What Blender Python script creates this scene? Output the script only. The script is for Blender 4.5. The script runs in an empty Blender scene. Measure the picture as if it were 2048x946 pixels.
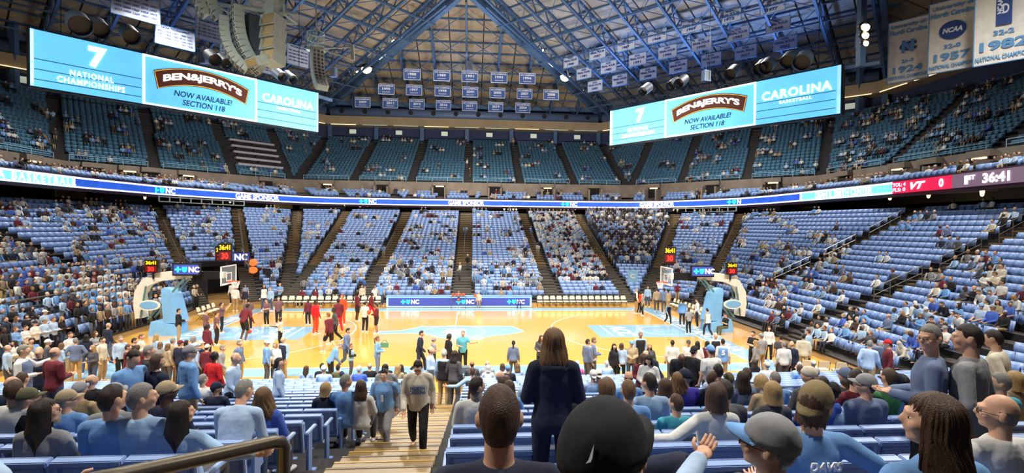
import bpy, bmesh, math, random
import numpy as np
from mathutils import Vector, Matrix

random.seed(7)
RNG = np.random.default_rng(7)
SC = bpy.context.scene
COL = SC.collection

# ------------------------------------------------------------------ camera
CAM_F, CAM_P = 1010.0, Vector((0.96, -30.6, 6.35))
YAW, PITCH, ROLL = 0.0803, -0.0175, 0.0104
_fw = Vector((math.sin(YAW) * math.cos(PITCH), math.cos(YAW) * math.cos(PITCH), math.sin(PITCH)))
_r0 = Vector((math.cos(YAW), -math.sin(YAW), 0))
_u0 = _r0.cross(_fw)
_rt = math.cos(ROLL) * _r0 + math.sin(ROLL) * _u0
_up = -math.sin(ROLL) * _r0 + math.cos(ROLL) * _u0
cam = bpy.data.cameras.new('camera')
cam.sensor_fit = 'HORIZONTAL'
cam.sensor_width = 36.0
cam.lens = 36.0 * CAM_F / 2048.0
cam.clip_start, cam.clip_end = 0.05, 400
camo = bpy.data.objects.new('camera', cam)
COL.objects.link(camo)
camo.matrix_world = Matrix(((_rt.x, _up.x, -_fw.x, CAM_P.x), (_rt.y, _up.y, -_fw.y, CAM_P.y), (_rt.z, _up.z, -_fw.z, CAM_P.z), (0, 0, 0, 1)))
SC.camera = camo

# ------------------------------------------------------------------ world, lights, exposure
SC.view_settings.view_transform = 'Standard'
SC.view_settings.look = 'None'
SC.view_settings.exposure = 0.55
SC.view_settings.gamma = 1.0
W = bpy.data.worlds.new('hall_air')
SC.world = W
W.use_nodes = True
W.node_tree.nodes['Background'].inputs[0].default_value = (0.55, 0.6, 0.75, 1)
W.node_tree.nodes['Background'].inputs[1].default_value = 0.12


def spot(name, loc, aim, power, size_deg, radius=0.5, color=(1, 1, 1), blend=0.6):
    l = bpy.data.lights.new(name, 'SPOT')
    l.energy, l.spot_size, l.spot_blend, l.shadow_soft_size, l.color = power, math.radians(size_deg), blend, radius, color
    o = bpy.data.objects.new(name, l)
    COL.objects.link(o)
    o.location = loc
    o.rotation_euler = (Vector(aim) - Vector(loc)).to_track_quat('-Z', 'Y').to_euler()
    return o


WARM = (1.0, 0.93, 0.80)
# sports lighting hung from the hip catwalks, aimed at the court
for _x in (-19, -7, 7, 19):
    for _y in (-24, 28):
        spot('sports_light', (_x, _y, 30), (_x * 0.45, _y * 0.12, 0), 15000, 62, 0.6, WARM)
# wide fill spots added above the stands to lift the general light
for _x, _y, _p in ((-30, 24, 13000), (30, 24, 13000), (0, 33, 15000), (-31, -6, 13000), (31, -6, 15000), (-14, -24, 16000), (14, -24, 16000)):
    spot('stand_fill', (_x, _y, 29), (_x * 1.0, _y * 0.97, 0), _p, 150, 1.2, (1.0, 0.96, 0.88), 0.9)
# blue architectural uplights below the roof
for _s in (-1, 1):
    for _x, _y in ((27, 50), (35, 42), (43, 34)):
        spot('blue_uplight', (_s * (_x - 4), _y - 4, 21.5), (_s * (_x - 9), _y - 9, 36), 5200 if _s > 0 else 1600, 110, 0.6, (0.25, 0.45, 1.0), 1.0)
spot('blue_uplight', (0, 52, 24), (0, 44, 36), 1500, 150, 0.6, (0.45, 0.6, 1.0), 1.0)
for _x, _y, _p in ((0, 24, 14000), (-13, 20, 10000), (14, 20, 13000)):
    spot('roof_fill', (_x, _y, 11), (_x * 1.9, _y + 22, 38), _p, 150, 2.0, (1.0, 0.92, 0.8), 1.0)  # unseen upward fill spots, added to brighten the roof


# ------------------------------------------------------------------ helpers
def lin(c):
    return tuple((x / 12.92 if x <= 0.04045 else ((x + 0.055) / 1.055) ** 2.4) for x in (v / 255.0 for v in c))


def rgb(r, g, b):
    return lin((r, g, b))


def project(p):
    q = Vector(p) - CAM_P
    z = q.dot(_fw)
    return 1024 + CAM_F * q.dot(_rt) / z, 473 - CAM_F * q.dot(_up) / z, z


def ray(u, v):
    return _fw + _rt * ((u - 1024) / CAM_F) - _up * ((v - 473) / CAM_F)


def plan_dir(u):
    d = _fw + _rt * ((u - 1024) / CAM_F)
    return d.x, d.y


MATS = {}


def mat(name, color=(0.5, 0.5, 0.5), rough=0.6, metal=0.0, vary=0.12, scale=6.0, bump=0.0, bscale=60.0, objcolor=False, emit=0.0, coat=0.0, attr=None, spec=0.5, stretch=None):
    if name in MATS:
        return MATS[name]
    m = bpy.data.materials.new(name)
    m.use_nodes = True
    nt = m.node_tree
    b = nt.nodes['Principled BSDF']
    b.inputs['Roughness'].default_value = rough
    b.inputs['Metallic'].default_value = metal
    b.inputs['Specular IOR Level'].default_value = spec
    b.inputs['Coat Weight'].default_value = coat
    tc = nt.nodes.new('ShaderNodeTexCoord')
    src = tc.outputs['Object']
    if stretch:
        mp = nt.nodes.new('ShaderNodeMapping')
        mp.inputs['Scale'].default_value = stretch
        nt.links.new(src, mp.inputs[0])
        src = mp.outputs[0]
    n = nt.nodes.new('ShaderNodeTexNoise')
    n.inputs['Scale'].default_value = scale
    n.inputs['Detail'].default_value = 3
    nt.links.new(src, n.inputs['Vector'])
    mr = nt.nodes.new('ShaderNodeMapRange')
    mr.inputs[1].default_value, mr.inputs[2].default_value = 0.3, 0.7
    mr.inputs[3].default_value, mr.inputs[4].default_value = 1 - vary, 1 + vary
    nt.links.new(n.outputs[0], mr.inputs[0])
    mx = nt.nodes.new('ShaderNodeMix')
    mx.data_type = 'RGBA'
    mx.blend_type = 'MULTIPLY'
    mx.inputs[0].default_value = 1.0
    if objcolor:
        oi = nt.nodes.new('ShaderNodeObjectInfo')
        nt.links.new(oi.outputs['Color'], mx.inputs[6])
    elif attr:
        at = nt.nodes.new('ShaderNodeAttribute')
        at.attribute_name = attr
        nt.links.new(at.outputs['Color'], mx.inputs[6])
    else:
        mx.inputs[6].default_value = (*color, 1)
    nt.links.new(mr.outputs[0], mx.inputs[7])
    nt.links.new(mx.outputs[2], b.inputs['Base Color'])
    if bump:
        n2 = nt.nodes.new('ShaderNodeTexNoise')
        n2.inputs['Scale'].default_value = bscale
        nt.links.new(src, n2.inputs['Vector'])
        bp = nt.nodes.new('ShaderNodeBump')
        bp.inputs['Strength'].default_value = bump
        bp.inputs['Distance'].default_value = 0.02
        nt.links.new(n2.outputs[0], bp.inputs['Height'])
        nt.links.new(bp.outputs[0], b.inputs['Normal'])
    if emit:
        nt.links.new(mx.outputs[2], b.inputs['Emission Color'])
        b.inputs['Emission Strength'].default_value = emit
    MATS[name] = m
    return m


class MB:
    """collects polygons; mesh() makes one mesh"""

    def __init__(s):
        s.v, s.f, s.m = [], [], []

    def add(s, vs, fs, mi=0):
        o = len(s.v)
        s.v += [tuple(v) for v in vs]
        s.f += [tuple(i + o for i in f) for f in fs]
        s.m += [mi] * len(fs)

    def box(s, c, size, rot=None, mi=0):
        hx, hy, hz = size[0] / 2, size[1] / 2, size[2] / 2
        vs = [Vector((x, y, z)) for x in (-hx, hx) for y in (-hy, hy) for z in (-hz, hz)]
        if rot is not None:
            vs = [rot @ v for v in vs]
        c = Vector(c)
        s.add([v + c for v in vs], [(0, 1, 3, 2), (4, 6, 7, 5), (0, 4, 5, 1), (2, 3, 7, 6), (0, 2, 6, 4), (1, 5, 7, 3)], mi)

    def bar(s, a, b, w, h=None, mi=0, up=(0, 0, 1)):
        a, b = Vector(a), Vector(b)
        d = b - a
        L = d.length
        if L < 1e-6:
            return
        d /= L
        upv = Vector(up)
        if abs(d.dot(upv)) > 0.98:
            upv = Vector((0, 1, 0))
        x = d.cross(upv).normalized()
        z = x.cross(d)
        h = h or w
        vs = []
        for p in (a, b):
            for sx, sz in ((-1, -1), (1, -1), (1, 1), (-1, 1)):
                vs.append(p + x * sx * w / 2 + z * sz * h / 2)
        s.add(vs, [(3, 2, 1, 0), (4, 5, 6, 7), (0, 1, 5, 4), (1, 2, 6, 5), (2, 3, 7, 6), (3, 0, 4, 7)], mi)

    def rings(s, rings, mi=0, cap=True, closed=False):
        n = len(rings[0])
        vs = [p for r in rings for p in r]
        fs = []
        for k in range(len(rings) - 1):
            for i in range(n):
                j = (i + 1) % n
                fs.append((k * n + i, k * n + j, (k + 1) * n + j, (k + 1) * n + i))
        if cap:
            fs.append(tuple(range(n - 1, -1, -1)))
            fs.append(tuple((len(rings) - 1) * n + i for i in range(n)))
        s.add(vs, fs, mi)

    def tube(s, pts, rad, n=8, mi=0, cap=True):
        pts = [Vector(p) for p in pts]
        rad = rad if isinstance(rad, (list, tuple)) else [rad] * len(pts)
        rs = []
        x = None
        for i, p in enumerate(pts):
            d = (pts[min(i + 1, len(pts) - 1)] - pts[max(i - 1, 0)]).normalized()
            if x is None:
                x = d.orthogonal().normalized()
            else:
                x = (x - d * x.dot(d)).normalized()
            y = d.cross(x)
            rs.append([p + (x * math.cos(2 * math.pi * k / n) + y * math.sin(2 * math.pi * k / n)) * rad[i] for k in range(n)])
        s.rings(rs, mi, cap)

    def ell(s, c, r, n=12, m=8, rot=None, mi=0):
        c = Vector(c)
        rs = []
        for i in range(m + 1):
            t = math.pi * (i + 0.02 * (i == 0) - 0.02 * (i == m)) / m
            ring = []
            for k in range(n):
                a = 2 * math.pi * k / n
                p = Vector((r[0] * math.sin(t) * math.cos(a), r[1] * math.sin(t) * math.sin(a), -r[2] * math.cos(t)))
                if rot is not None:
                    p = rot @ p
                ring.append(c + p)
            rs.append(ring)
        s.rings(rs, mi)

    def cap2(s, a, b, ra, rb, n=10, mi=0):
        a, b = Vector(a), Vector(b)
        d = b - a
        L = max(d.length, 1e-5)
        d = d / L
        pts, rad = [], []
        for k in range(4):
            t = math.pi / 2 * k / 3
            pts.append(a - d * ra * math.cos(t))
            rad.append(max(ra * math.sin(t), ra * 0.08))
        for k in range(4):
            t = math.pi / 2 * k / 3
            pts.append(b + d * rb * math.sin(t))
            rad.append(max(rb * math.cos(t), rb * 0.08))
        s.tube(pts, rad, n, mi)

    def prism(s, poly, y0, y1, mi=0, M=None):
        n = len(poly)
        vs = [Vector((p[0], y0, p[1])) for p in poly] + [Vector((p[0], y1, p[1])) for p in poly]
        if M is not None:
            vs = [M @ v for v in vs]
        s.add(vs, [tuple(range(n)), tuple(range(2 * n - 1, n - 1, -1))] + [((i + 1) % n, i, n + i, n + (i + 1) % n) for i in range(n)], mi)

    def mesh(s, name, mats, smooth=False):
        me = bpy.data.meshes.new(name)
        me.from_pydata(s.v, [], s.f)
        for m in (mats if isinstance(mats, (list, tuple)) else [mats]):
            me.materials.append(m)
        if any(s.m):
            me.polygons.foreach_set('material_index', s.m)
        if smooth:
            me.polygons.foreach_set('use_smooth', [True] * len(me.polygons))
        me.update()
        return me


def link(name, data, parent=None, loc=None, rot=None, color=None, label=None, cat=None, group=None, kind=None, scale=None):
    o = bpy.data.objects.new(name, data)
    COL.objects.link(o)
    if parent is not None:
        o.parent = parent
    if loc is not None:
        o.location = loc
    if rot is not None:
        o.rotation_euler = rot
    if scale is not None:
        o.scale = (scale, scale, scale) if isinstance(scale, (int, float)) else scale
    if color is not None:
        o.color = (*color[:3], 1)
    for k, v in (('label', label), ('category', cat), ('group', group), ('kind', kind)):
        if v:
            o[k] = v
    return o


def thing(name, label, cat, loc=(0, 0, 0), rotz=0.0, group=None, kind=None):
    return link(name, None, None, loc, (0, 0, rotz), None, label, cat, group, kind)


SCRATCH = bpy.data.scenes.new('scratch')


def evaluated_mesh(o):
    """mesh of an object with its modifiers, worked out in a scene of its own"""
    SCRATCH.collection.objects.link(o)
    with bpy.context.temp_override(scene=SCRATCH, view_layer=SCRATCH.view_layers[0]):
        dg = bpy.context.evaluated_depsgraph_get()
        dg.update()
        me = bpy.data.meshes.new_from_object(o.evaluated_get(dg), depsgraph=dg)
    SCRATCH.collection.objects.unlink(o)
    return me


def remesh(mb, voxel, smooth_it=2, ratio=None, mats=None, name='m'):
    """one continuous skin over overlapping tapered forms"""
    me = mb.mesh(name + '_raw', mats or [])
    o = bpy.data.objects.new('tmp', me)
    md = o.modifiers.new('r', 'REMESH')
    md.mode = 'VOXEL'
    md.voxel_size = voxel
    if smooth_it:
        sm = o.modifiers.new('s', 'SMOOTH')
        sm.factor, sm.iterations = 0.5, smooth_it
    if ratio:
        dm = o.modifiers.new('d', 'DECIMATE')
        dm.ratio = ratio
    out = evaluated_mesh(o)
    out.name = name
    out.polygons.foreach_set('use_smooth', [True] * len(out.polygons))
    if mats and not out.materials:
        for m in mats:
            out.materials.append(m)
    bpy.data.objects.remove(o)
    bpy.data.meshes.remove(me)
    return out


_TXT = {}


def text_mesh(s, bold=0.02, ext=0.004, m=None, spacing=1.0, shear=0.0):
    """text as a flat mesh in local XY, centred, 1 unit wide; returns (mesh, height/width)"""
    key = (s, bold, ext, m.name if m else None, spacing, shear)
    if key in _TXT:
        return _TXT[key]
    c = bpy.data.curves.new('txt', 'FONT')
    c.body = s
    c.align_x = 'CENTER'
    c.offset = bold
    c.extrude = ext
    c.resolution_u = 3
    c.space_character = spacing
    c.shear = shear
    o = bpy.data.objects.new('tmp', c)
    me = evaluated_mesh(o)
    bpy.data.objects.remove(o)
    n = len(me.vertices)
    co = np.empty(n * 3, np.float32)
    me.vertices.foreach_get('co', co)
    co = co.reshape(-1, 3)
    lo, hi = co.min(0), co.max(0)
    w, h = hi[0] - lo[0], hi[1] - lo[1]
    co[:, 0] = (co[:, 0] - (lo[0] + hi[0]) / 2) / w
    co[:, 1] = (co[:, 1] - (lo[1] + hi[1]) / 2) / h
    me.vertices.foreach_set('co', co.ravel())
    me.materials.clear()
    if m:
        me.materials.append(m)
    me.name = 'lettering'
    _TXT[key] = (me, h / w)
    return _TXT[key]


def put_text(s, parent, loc, width, height, m, name='lettering', bold=0.02, spacing=1.0, basis=None, shear=0.0, lift=0.02):
    """lettering on a board whose local X runs along the board, Z up, front towards -Y (parent space)"""
    me, _ = text_mesh(s, bold, 0.004, m, spacing, shear)
    o = link(name, me, parent)
    M = Matrix(((width, 0, 0, loc[0]), (0, 0, -1.0, loc[1] - lift), (0, height, 0, loc[2]), (0, 0, 0, 1)))
    o.matrix_local = (basis @ M) if basis is not None else M
    return o


def flat(poly, y, mi=0, mb=None, thick=0.01):
    mb = mb or MB()
    mb.prism(poly, y, y + thick, mi)
    return mb


def ordinal(n):
    a = ['first', 'second', 'third', 'fourth', 'fifth', 'sixth', 'seventh', 'eighth', 'ninth', 'tenth', 'eleventh', 'twelfth', 'thirteenth', 'fourteenth', 'fifteenth', 'sixteenth', 'seventeenth', 'eighteenth', 'nineteenth']
    if n <= 19:
        return a[n - 1]
    t = {2: 'twent', 3: 'thirt', 4: 'fort'}[n // 10]
    return t + 'ieth' if n % 10 == 0 else t + 'y-' + a[n % 10 - 1]


# ------------------------------------------------------------------ shared materials
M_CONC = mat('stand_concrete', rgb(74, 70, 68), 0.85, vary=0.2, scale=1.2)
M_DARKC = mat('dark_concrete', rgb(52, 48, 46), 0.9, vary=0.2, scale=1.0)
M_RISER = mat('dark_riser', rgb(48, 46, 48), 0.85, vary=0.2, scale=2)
M_TREAD = mat('wood_tread', rgb(132, 108, 70), 0.4, vary=0.25, scale=3, stretch=(1, 14, 1))
M_TREADD = mat('dark_tread', rgb(74, 66, 56), 0.6, vary=0.2, scale=3)
M_NOSE = mat('yellow_nosing', rgb(178, 138, 66), 0.45, vary=0.15)
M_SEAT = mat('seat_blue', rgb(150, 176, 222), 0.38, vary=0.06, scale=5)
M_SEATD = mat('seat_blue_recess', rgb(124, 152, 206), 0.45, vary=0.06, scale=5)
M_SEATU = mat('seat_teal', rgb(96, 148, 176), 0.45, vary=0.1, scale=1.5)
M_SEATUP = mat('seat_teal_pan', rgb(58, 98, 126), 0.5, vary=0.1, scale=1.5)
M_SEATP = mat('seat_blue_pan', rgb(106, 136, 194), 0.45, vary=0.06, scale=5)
M_STEEL = mat('brushed_rail', rgb(140, 135, 125), 0.35, 0.8, vary=0.1)
M_RAIL = mat('bronze_rail', rgb(120, 110, 95), 0.32, 0.85, vary=0.08, scale=30)
M_BLUEST = mat('roof_steel_blue', rgb(74, 102, 138), 0.5, 0.2, vary=0.15, scale=2)
M_WHITE = mat('white_paint', rgb(235, 235, 232), 0.5, vary=0.04)
M_BLACK = mat('black_plastic', rgb(20, 20, 22), 0.45, vary=0.1)
M_CARO = mat('carolina_paint', rgb(140, 190, 226), 0.3, vary=0.05)
E_WHITE = mat('led_white', rgb(255, 250, 255), 0.6, vary=0.0, emit=1.05)
E_CARO = mat('led_sky', rgb(96, 186, 236), 0.6, vary=0.05, emit=0.75, scale=0.6)
E_NAVY = mat('led_navy', rgb(34, 82, 190), 0.6, vary=0.15, emit=0.8, scale=1.2)
E_CYAN = mat('led_cyan', rgb(110, 215, 255), 0.6, vary=0.03, emit=0.9)
E_TURQ = mat('led_turquoise', rgb(40, 200, 225), 0.6, vary=0.0, emit=0.9)
E_RED = mat('led_red', rgb(200, 24, 70), 0.6, vary=0.1, emit=0.8)
E_GREY = mat('led_mauve', rgb(110, 88, 108), 0.6, vary=0.06, emit=0.6, scale=20)
E_BROWN = mat('led_brown', rgb(70, 34, 22), 0.6, vary=0.0, emit=0.6)
E_GOLD = mat('led_gold', rgb(240, 180, 80), 0.6, vary=0.0, emit=0.8)
E_INK = mat('led_ink', rgb(12, 20, 60), 0.6, vary=0.0, emit=0.3)
E_YELL = mat('led_amber', rgb(255, 190, 20), 0.6, vary=0.0, emit=1.2)
E_DRED = mat('led_digit_red', rgb(255, 40, 30), 0.6, vary=0.0, emit=1.4)
E_LAMP = mat('lamp_glow', rgb(255, 225, 150), 0.5, vary=0.0, emit=30.0)
E_WARM = mat('warm_tube', rgb(255, 214, 150), 0.5, vary=0.0, emit=2.2)
E_LIT = mat('lit_sign_box', rgb(196, 208, 190), 0.5, vary=0.0, emit=0.3)
E_STRIP = mat('soffit_tube', rgb(255, 224, 170), 0.5, vary=0.0, emit=1.0)
E_ORANGE = mat('orange_lamp', rgb(255, 110, 50), 0.5, vary=0.0, emit=1.0)
E_NAVY2 = mat('led_table_navy', rgb(60, 70, 150), 0.5, vary=0.05, emit=0.55)
E_CARO2 = mat('led_edge_sky', rgb(150, 205, 245), 0.5, vary=0.02, emit=0.8)
E_LINE = mat('led_line', rgb(20, 60, 90), 0.6, vary=0.0, emit=0.2)
E_DGREEN = mat('led_darkpanel', rgb(16, 14, 16), 0.5, vary=0.0, emit=0.02)
E_HAZE = mat('concourse_glow', rgb(225, 200, 150), 0.6, vary=0.25, emit=0.5, scale=0.8)
E_BEIGE = mat('lit_plaster', rgb(150, 128, 92), 0.8, vary=0.1)
E_TEXTW = mat('led_text_pink', rgb(255, 225, 255), 0.6, vary=0.0, emit=1.0)
E_PINK = E_TEXTW
E_FIX = mat('lamp_strip', rgb(255, 240, 205), 0.5, vary=0.0, emit=4.0)
E_BULB = mat('small_bulb', rgb(255, 200, 110), 0.5, vary=0.0, emit=3.0)
E_ULTRA = E_FIX


# ------------------------------------------------------------------ bowl geometry
def zprof(t):
    return 0.1 + 0.22 * t + 0.002 * t * t


def lerp2(a, b, f):
    return (a[0] + (b[0] - a[0]) * f, a[1] + (b[1] - a[1]) * f)


# sections: (name, left aisle (inner, outer), right aisle (inner, outer), rows, z function of fraction, gap left, gap right, seat kind)
def lowz(f):
    return zprof(30.5 * f)


LOWER = []   # r0: first row built (the players' tunnel opens under the first block)


def sec(lst, name, a0, a1, b0, b1, rows, zf, ga=0.65, gb=0.65, f0=0.0):
    lst.append(dict(name=name, a0=a0, a1=a1, b0=b0, b1=b1, rows=rows, zf=zf, ga=ga, gb=gb, f0=f0))


# far side, left to right as seen from the camera
sec(LOWER, 'left corner stand by the tunnel', (-19.6, 9.6), (-34.6, 29.0), (-17.2, 12.6), (-28.4, 35.4), 28, lowz)
LOWER[0]['r0'] = 9
sec(LOWER, 'corner wedge left of the far stand', (-17.0, 12.8), (-28.4, 35.4), (-14.6, 13.2), (-23.4, 42.6), 31, lowz)
sec(LOWER, 'narrow wedge beside the far stand', (-14.6, 13.2), (-23.4, 42.6), (-14.0, 12.2), (-16.6, 43.0), 34, lowz)
sec(LOWER, 'far stand, outer left block', (-14.0, 12.0), (-16.6, 43.0), (-8.1, 12.0), (-8.2, 43.0), 36, lowz)
sec(LOWER, 'far stand, inner left block', (-8.1, 12.0), (-8.2, 43.0), (0.2, 12.0), (0.2, 43.0), 36, lowz, 0.65, 0.82)
sec(LOWER, 'far stand, inner right block', (0.2, 12.0), (0.2, 43.0), (8.2, 12.0), (8.3, 43.0), 36, lowz, 0.82, 0.65)
sec(LOWER, 'far stand, outer right block', (8.2, 12.0), (8.3, 43.0), (14.6, 12.0), (16.4, 43.0), 36, lowz)
sec(LOWER, 'band section in the far corner', (14.6, 12.2), (16.4, 43.0), (16.6, 13.4), (28.3, 35.3), 32, lowz)
sec(LOWER, 'right corner stand', (16.6, 13.0), (28.3, 35.3), (19.7, 9.8), (34.4, 29.2), 28, lowz)
sec(LOWER, 'right end stand beyond the basket', (19.7, 9.8), (34.4, 29.2), (19.2, 6.8), (37.6, 6.6), 25, lowz)
sec(LOWER, 'right end stand behind the basket', (19.2, 6.8), (37.6, 6.6), (19.2, -3.0), (37.6, -3.2), 25, lowz)
sec(LOWER, 'right end stand, near block', (19.2, -3.0), (37.6, -3.2), (18.8, -11.0), (36.0, -15.5), 25, lowz)
sec(LOWER, 'left end stand beyond the basket', (-19.2, 6.8), (-37.6, 6.6), (-19.7, 9.8), (-34.4, 29.0), 25, lowz)
sec(LOWER, 'left end stand behind the basket', (-19.2, -3.0), (-37.6, -3.2), (-19.2, 6.8), (-37.6, 6.6), 25, lowz)
sec(LOWER, 'left end stand, near block', (-18.8, -11.0), (-36.0, -15.5), (-19.2, -3.0), (-37.6, -3.2), 25, lowz)

sec(LOWER, 'right near corner block', (18.8, -11.0), (36.0, -15.5), (20.5, -13.6), (33.0, -27.0), 25, lowz)

NEAR_ROWS, NEAR_P = 22, 0.85


def near_y(r):
    return -(12.5 + NEAR_P * r)


def near_z(r):
    t = 0.5 + NEAR_P * r
    return 0.1 + 0.22 * t + 0.0022 * t * t


NEAR = [('near stand right of the centre stairs', 0.5, 7.55), ('near stand left of the centre stairs', -8.0, -.95),
        ('near stand beyond the right aisle', 8.95, 22.4), ('near stand beyond the left aisle', -17.0, -9.3)]
SEAT_W = 0.545


def floor_z(x, y):
    """height of the near stand or of the hall floor"""
    if y > -12.0:
        return 0.0
    r = max(0, math.ceil((-y - 12.0 - 0.62) / NEAR_P - 0.0))
    return near_z(min(r, NEAR_ROWS))


UPPER, FRONT = [], []


def upz(f):
    return 13.0 + 8.6 * f + 0.35 * f * f


def frz(f):
    return 10.15 + 1.15 * f


_ua = [((-44.2, -14), (-55, -14)), ((-44.2, -3), (-55, -3)), ((-44.2, 8), (-55, 8)), ((-44.2, 19), (-55, 20)), ((-44.2, 28.8), (-50.4, 36.0)), ((-37.9, 35.1), (-43.8, 42.5)), ((-31.5, 41.5), (-37.6, 48.8)),
       ((-26.0, 47.2), (-31.8, 54.9)), ((-25.1, 47.8), (-24.9, 62.0)), ((-16.8, 47.6), (-16.5, 62.4)), ((-8.3, 47.6), (-7.6, 62.4)), ((0.4, 47.6), (0.4, 62.4)),
       ((8.4, 47.6), (8.5, 62.4)), ((17.0, 47.6), (16.7, 62.4)), ((25.1, 47.8), (24.9, 62.0)), ((26.0, 47.2), (31.8, 54.9)), ((31.5, 41.5), (37.6, 48.8)),
       ((37.9, 35.1), (43.8, 42.5)), ((44.2, 28.8), (50.4, 36.0)), ((44.2, 19), (55, 20)), ((44.2, 8), (55, 8)), ((44.2, -3), (55, -3)), ((44.2, -14), (55, -14))]
for _i in range(len(_ua) - 1):
    sec(UPPER, 'upper stand block', *_ua[_i], *_ua[_i + 1], 18, upz, 0.55, 0.55)

# balcony edge (the ribbon board hangs on it)
RIB = [(-33.2, -24), (-33.4, -8), (-33.4, 10), (-33.2, 17), (-31.8, 25), (-29.6, 30), (-26, 36), (-22.2, 40.7), (-17, 42.7), (-8, 43.4), (1, 43.5), (10, 43.4), (18, 43.2), (24, 42.2),
       (27.2, 40.6), (31, 36), (34.4, 30.0), (35.2, 25), (35.2, 10), (34.2, 0), (33.4, -8), (33.2, -24)]


def offset_out(p, d):
    """push a plan point outwards from the hall's centre"""
    L = math.hypot(p[0], p[1])
    return (p[0] * (1 + d / L), p[1] * (1 + d / L))


_fin = [offset_out(p, 0.5) for p in RIB]
_fo = [(-43.2, -24), (-43.2, -8), (-43.2, 10), (-43.2, 19), (-43.2, 28.3), (-39.5, 32.2), (-33, 39), (-25.6, 46.2), (-19, 46.8), (-8, 46.8), (1, 46.8), (10, 46.8), (19, 46.8), (25.6, 46.2),
       (29, 43), (36, 36), (43.2, 28.4), (43.2, 22), (43.2, 10), (43.2, 0), (43.2, -8), (43.2, -24)]
for _i in range(len(RIB) - 1):
    _d = math.hypot(_fo[_i][0] - _fin[_i][0], _fo[_i][1] - _fin[_i][1])
    sec(FRONT, 'balcony block', _fin[_i], _fo[_i], _fin[_i + 1], _fo[_i + 1], max(3, int(_d / 0.9)), frz, 0.45, 0.45)


def row_line(s, r, edge=0.5):
    f = (r + edge) / s['rows']
    return lerp2(s['a0'], s['a1'], f), lerp2(s['b0'], s['b1'], f), s['zf'](r / s['rows'])


def seats_of(s, r, w=SEAT_W):
    a, b, z = row_line(s, r, 0.42)
    dx, dy = b[0] - a[0], b[1] - a[1]
    L = math.hypot(dx, dy)
    use = L - s['ga'] - s['gb']
    n = int(use / w)
    if n < 1:
        return []
    ex, ey = dx / L, dy / L
    nx, ny = ey, -ex  # towards the court for sections listed left to right
    mx, my = (a[0] + b[0]) / 2, (a[1] + b[1]) / 2
    if nx * mx + ny * my > 0:
        nx, ny = -nx, -ny
    off = s['ga'] + (use - n * w) / 2 + w / 2
    rz = math.atan2(-nx, ny)
    return [(a[0] + ex * (off + k * w), a[1] + ey * (off + k * w), z, rz, k, n) for k in range(n)]
# ================================================================== THE SETTING
HALL = [(24.4, 63.6), (55.8, 32.2), (55.8, -46), (-55.8, -46), (-55.8, 32.2), (-24.4, 63.6)]

# floor slab
mb = MB()
mb.box((0, 8, -0.2), (112, 112, 0.4))
FLOOR = link('floor', mb.mesh('floor', mat('hall_floor', rgb(150, 112, 62), 0.35, vary=0.12, scale=0.8)), kind='structure')

# playing court --------------------------------------------------------------
def wood_mat():
    m = mat('court_maple', rgb(232, 176, 82), 0.16, vary=0.07, scale=1.4, coat=0.5, stretch=(0.35, 9, 1))
    nt = m.node_tree
    b = nt.nodes['Principled BSDF']
    b.inputs['Coat Roughness'].default_value = 0.08
    return m


M_WOOD = wood_mat()
M_LINE = mat('court_line_white', rgb(246, 244, 236), 0.25, vary=0.02)
M_CPAINT = mat('court_blue_paint', rgb(148, 192, 222), 0.18, vary=0.04, coat=0.4)


def slab(name, poly, z, m, parent=FLOOR, th=0.004):
    mb = MB()
    n = len(poly)
    vs = [(p[0], p[1], z) for p in poly] + [(p[0], p[1], z - th) for p in poly]
    mb.add(vs, [tuple(range(n)), tuple(range(2 * n - 1, n - 1, -1))] + [(i, n + i, n + (i + 1) % n, (i + 1) % n) for i in range(n)])
    return link(name, mb.mesh(name, m), parent)


def rect(x0, y0, x1, y1):
    return [(x0, y0), (x1, y0), (x1, y1), (x0, y1)]


def strip(pts, w, z, m, name='painted_line', parent=FLOOR):
    mb = MB()
    L, R = [], []
    for i, p in enumerate(pts):
        a, b = pts[max(0, i - 1)], pts[min(len(pts) - 1, i + 1)]
        dx, dy = b[0] - a[0], b[1] - a[1]
        l = math.hypot(dx, dy)
        nx, ny = -dy / l * w / 2, dx / l * w / 2
        L.append((p[0] + nx, p[1] + ny, z))
        R.append((p[0] - nx, p[1] - ny, z))
    n = len(pts)
    mb.add(L + R, [(i + 1, i, n + i, n + i + 1) for i in range(n - 1)])
    return link(name, mb.mesh(name, m), parent)


def arc(cx, cy, r, a0, a1, n=40):
    return [(cx + r * math.cos(math.radians(a0 + (a1 - a0) * i / n)), cy + r * math.sin(math.radians(a0 + (a1 - a0) * i / n))) for i in range(n + 1)]


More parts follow.
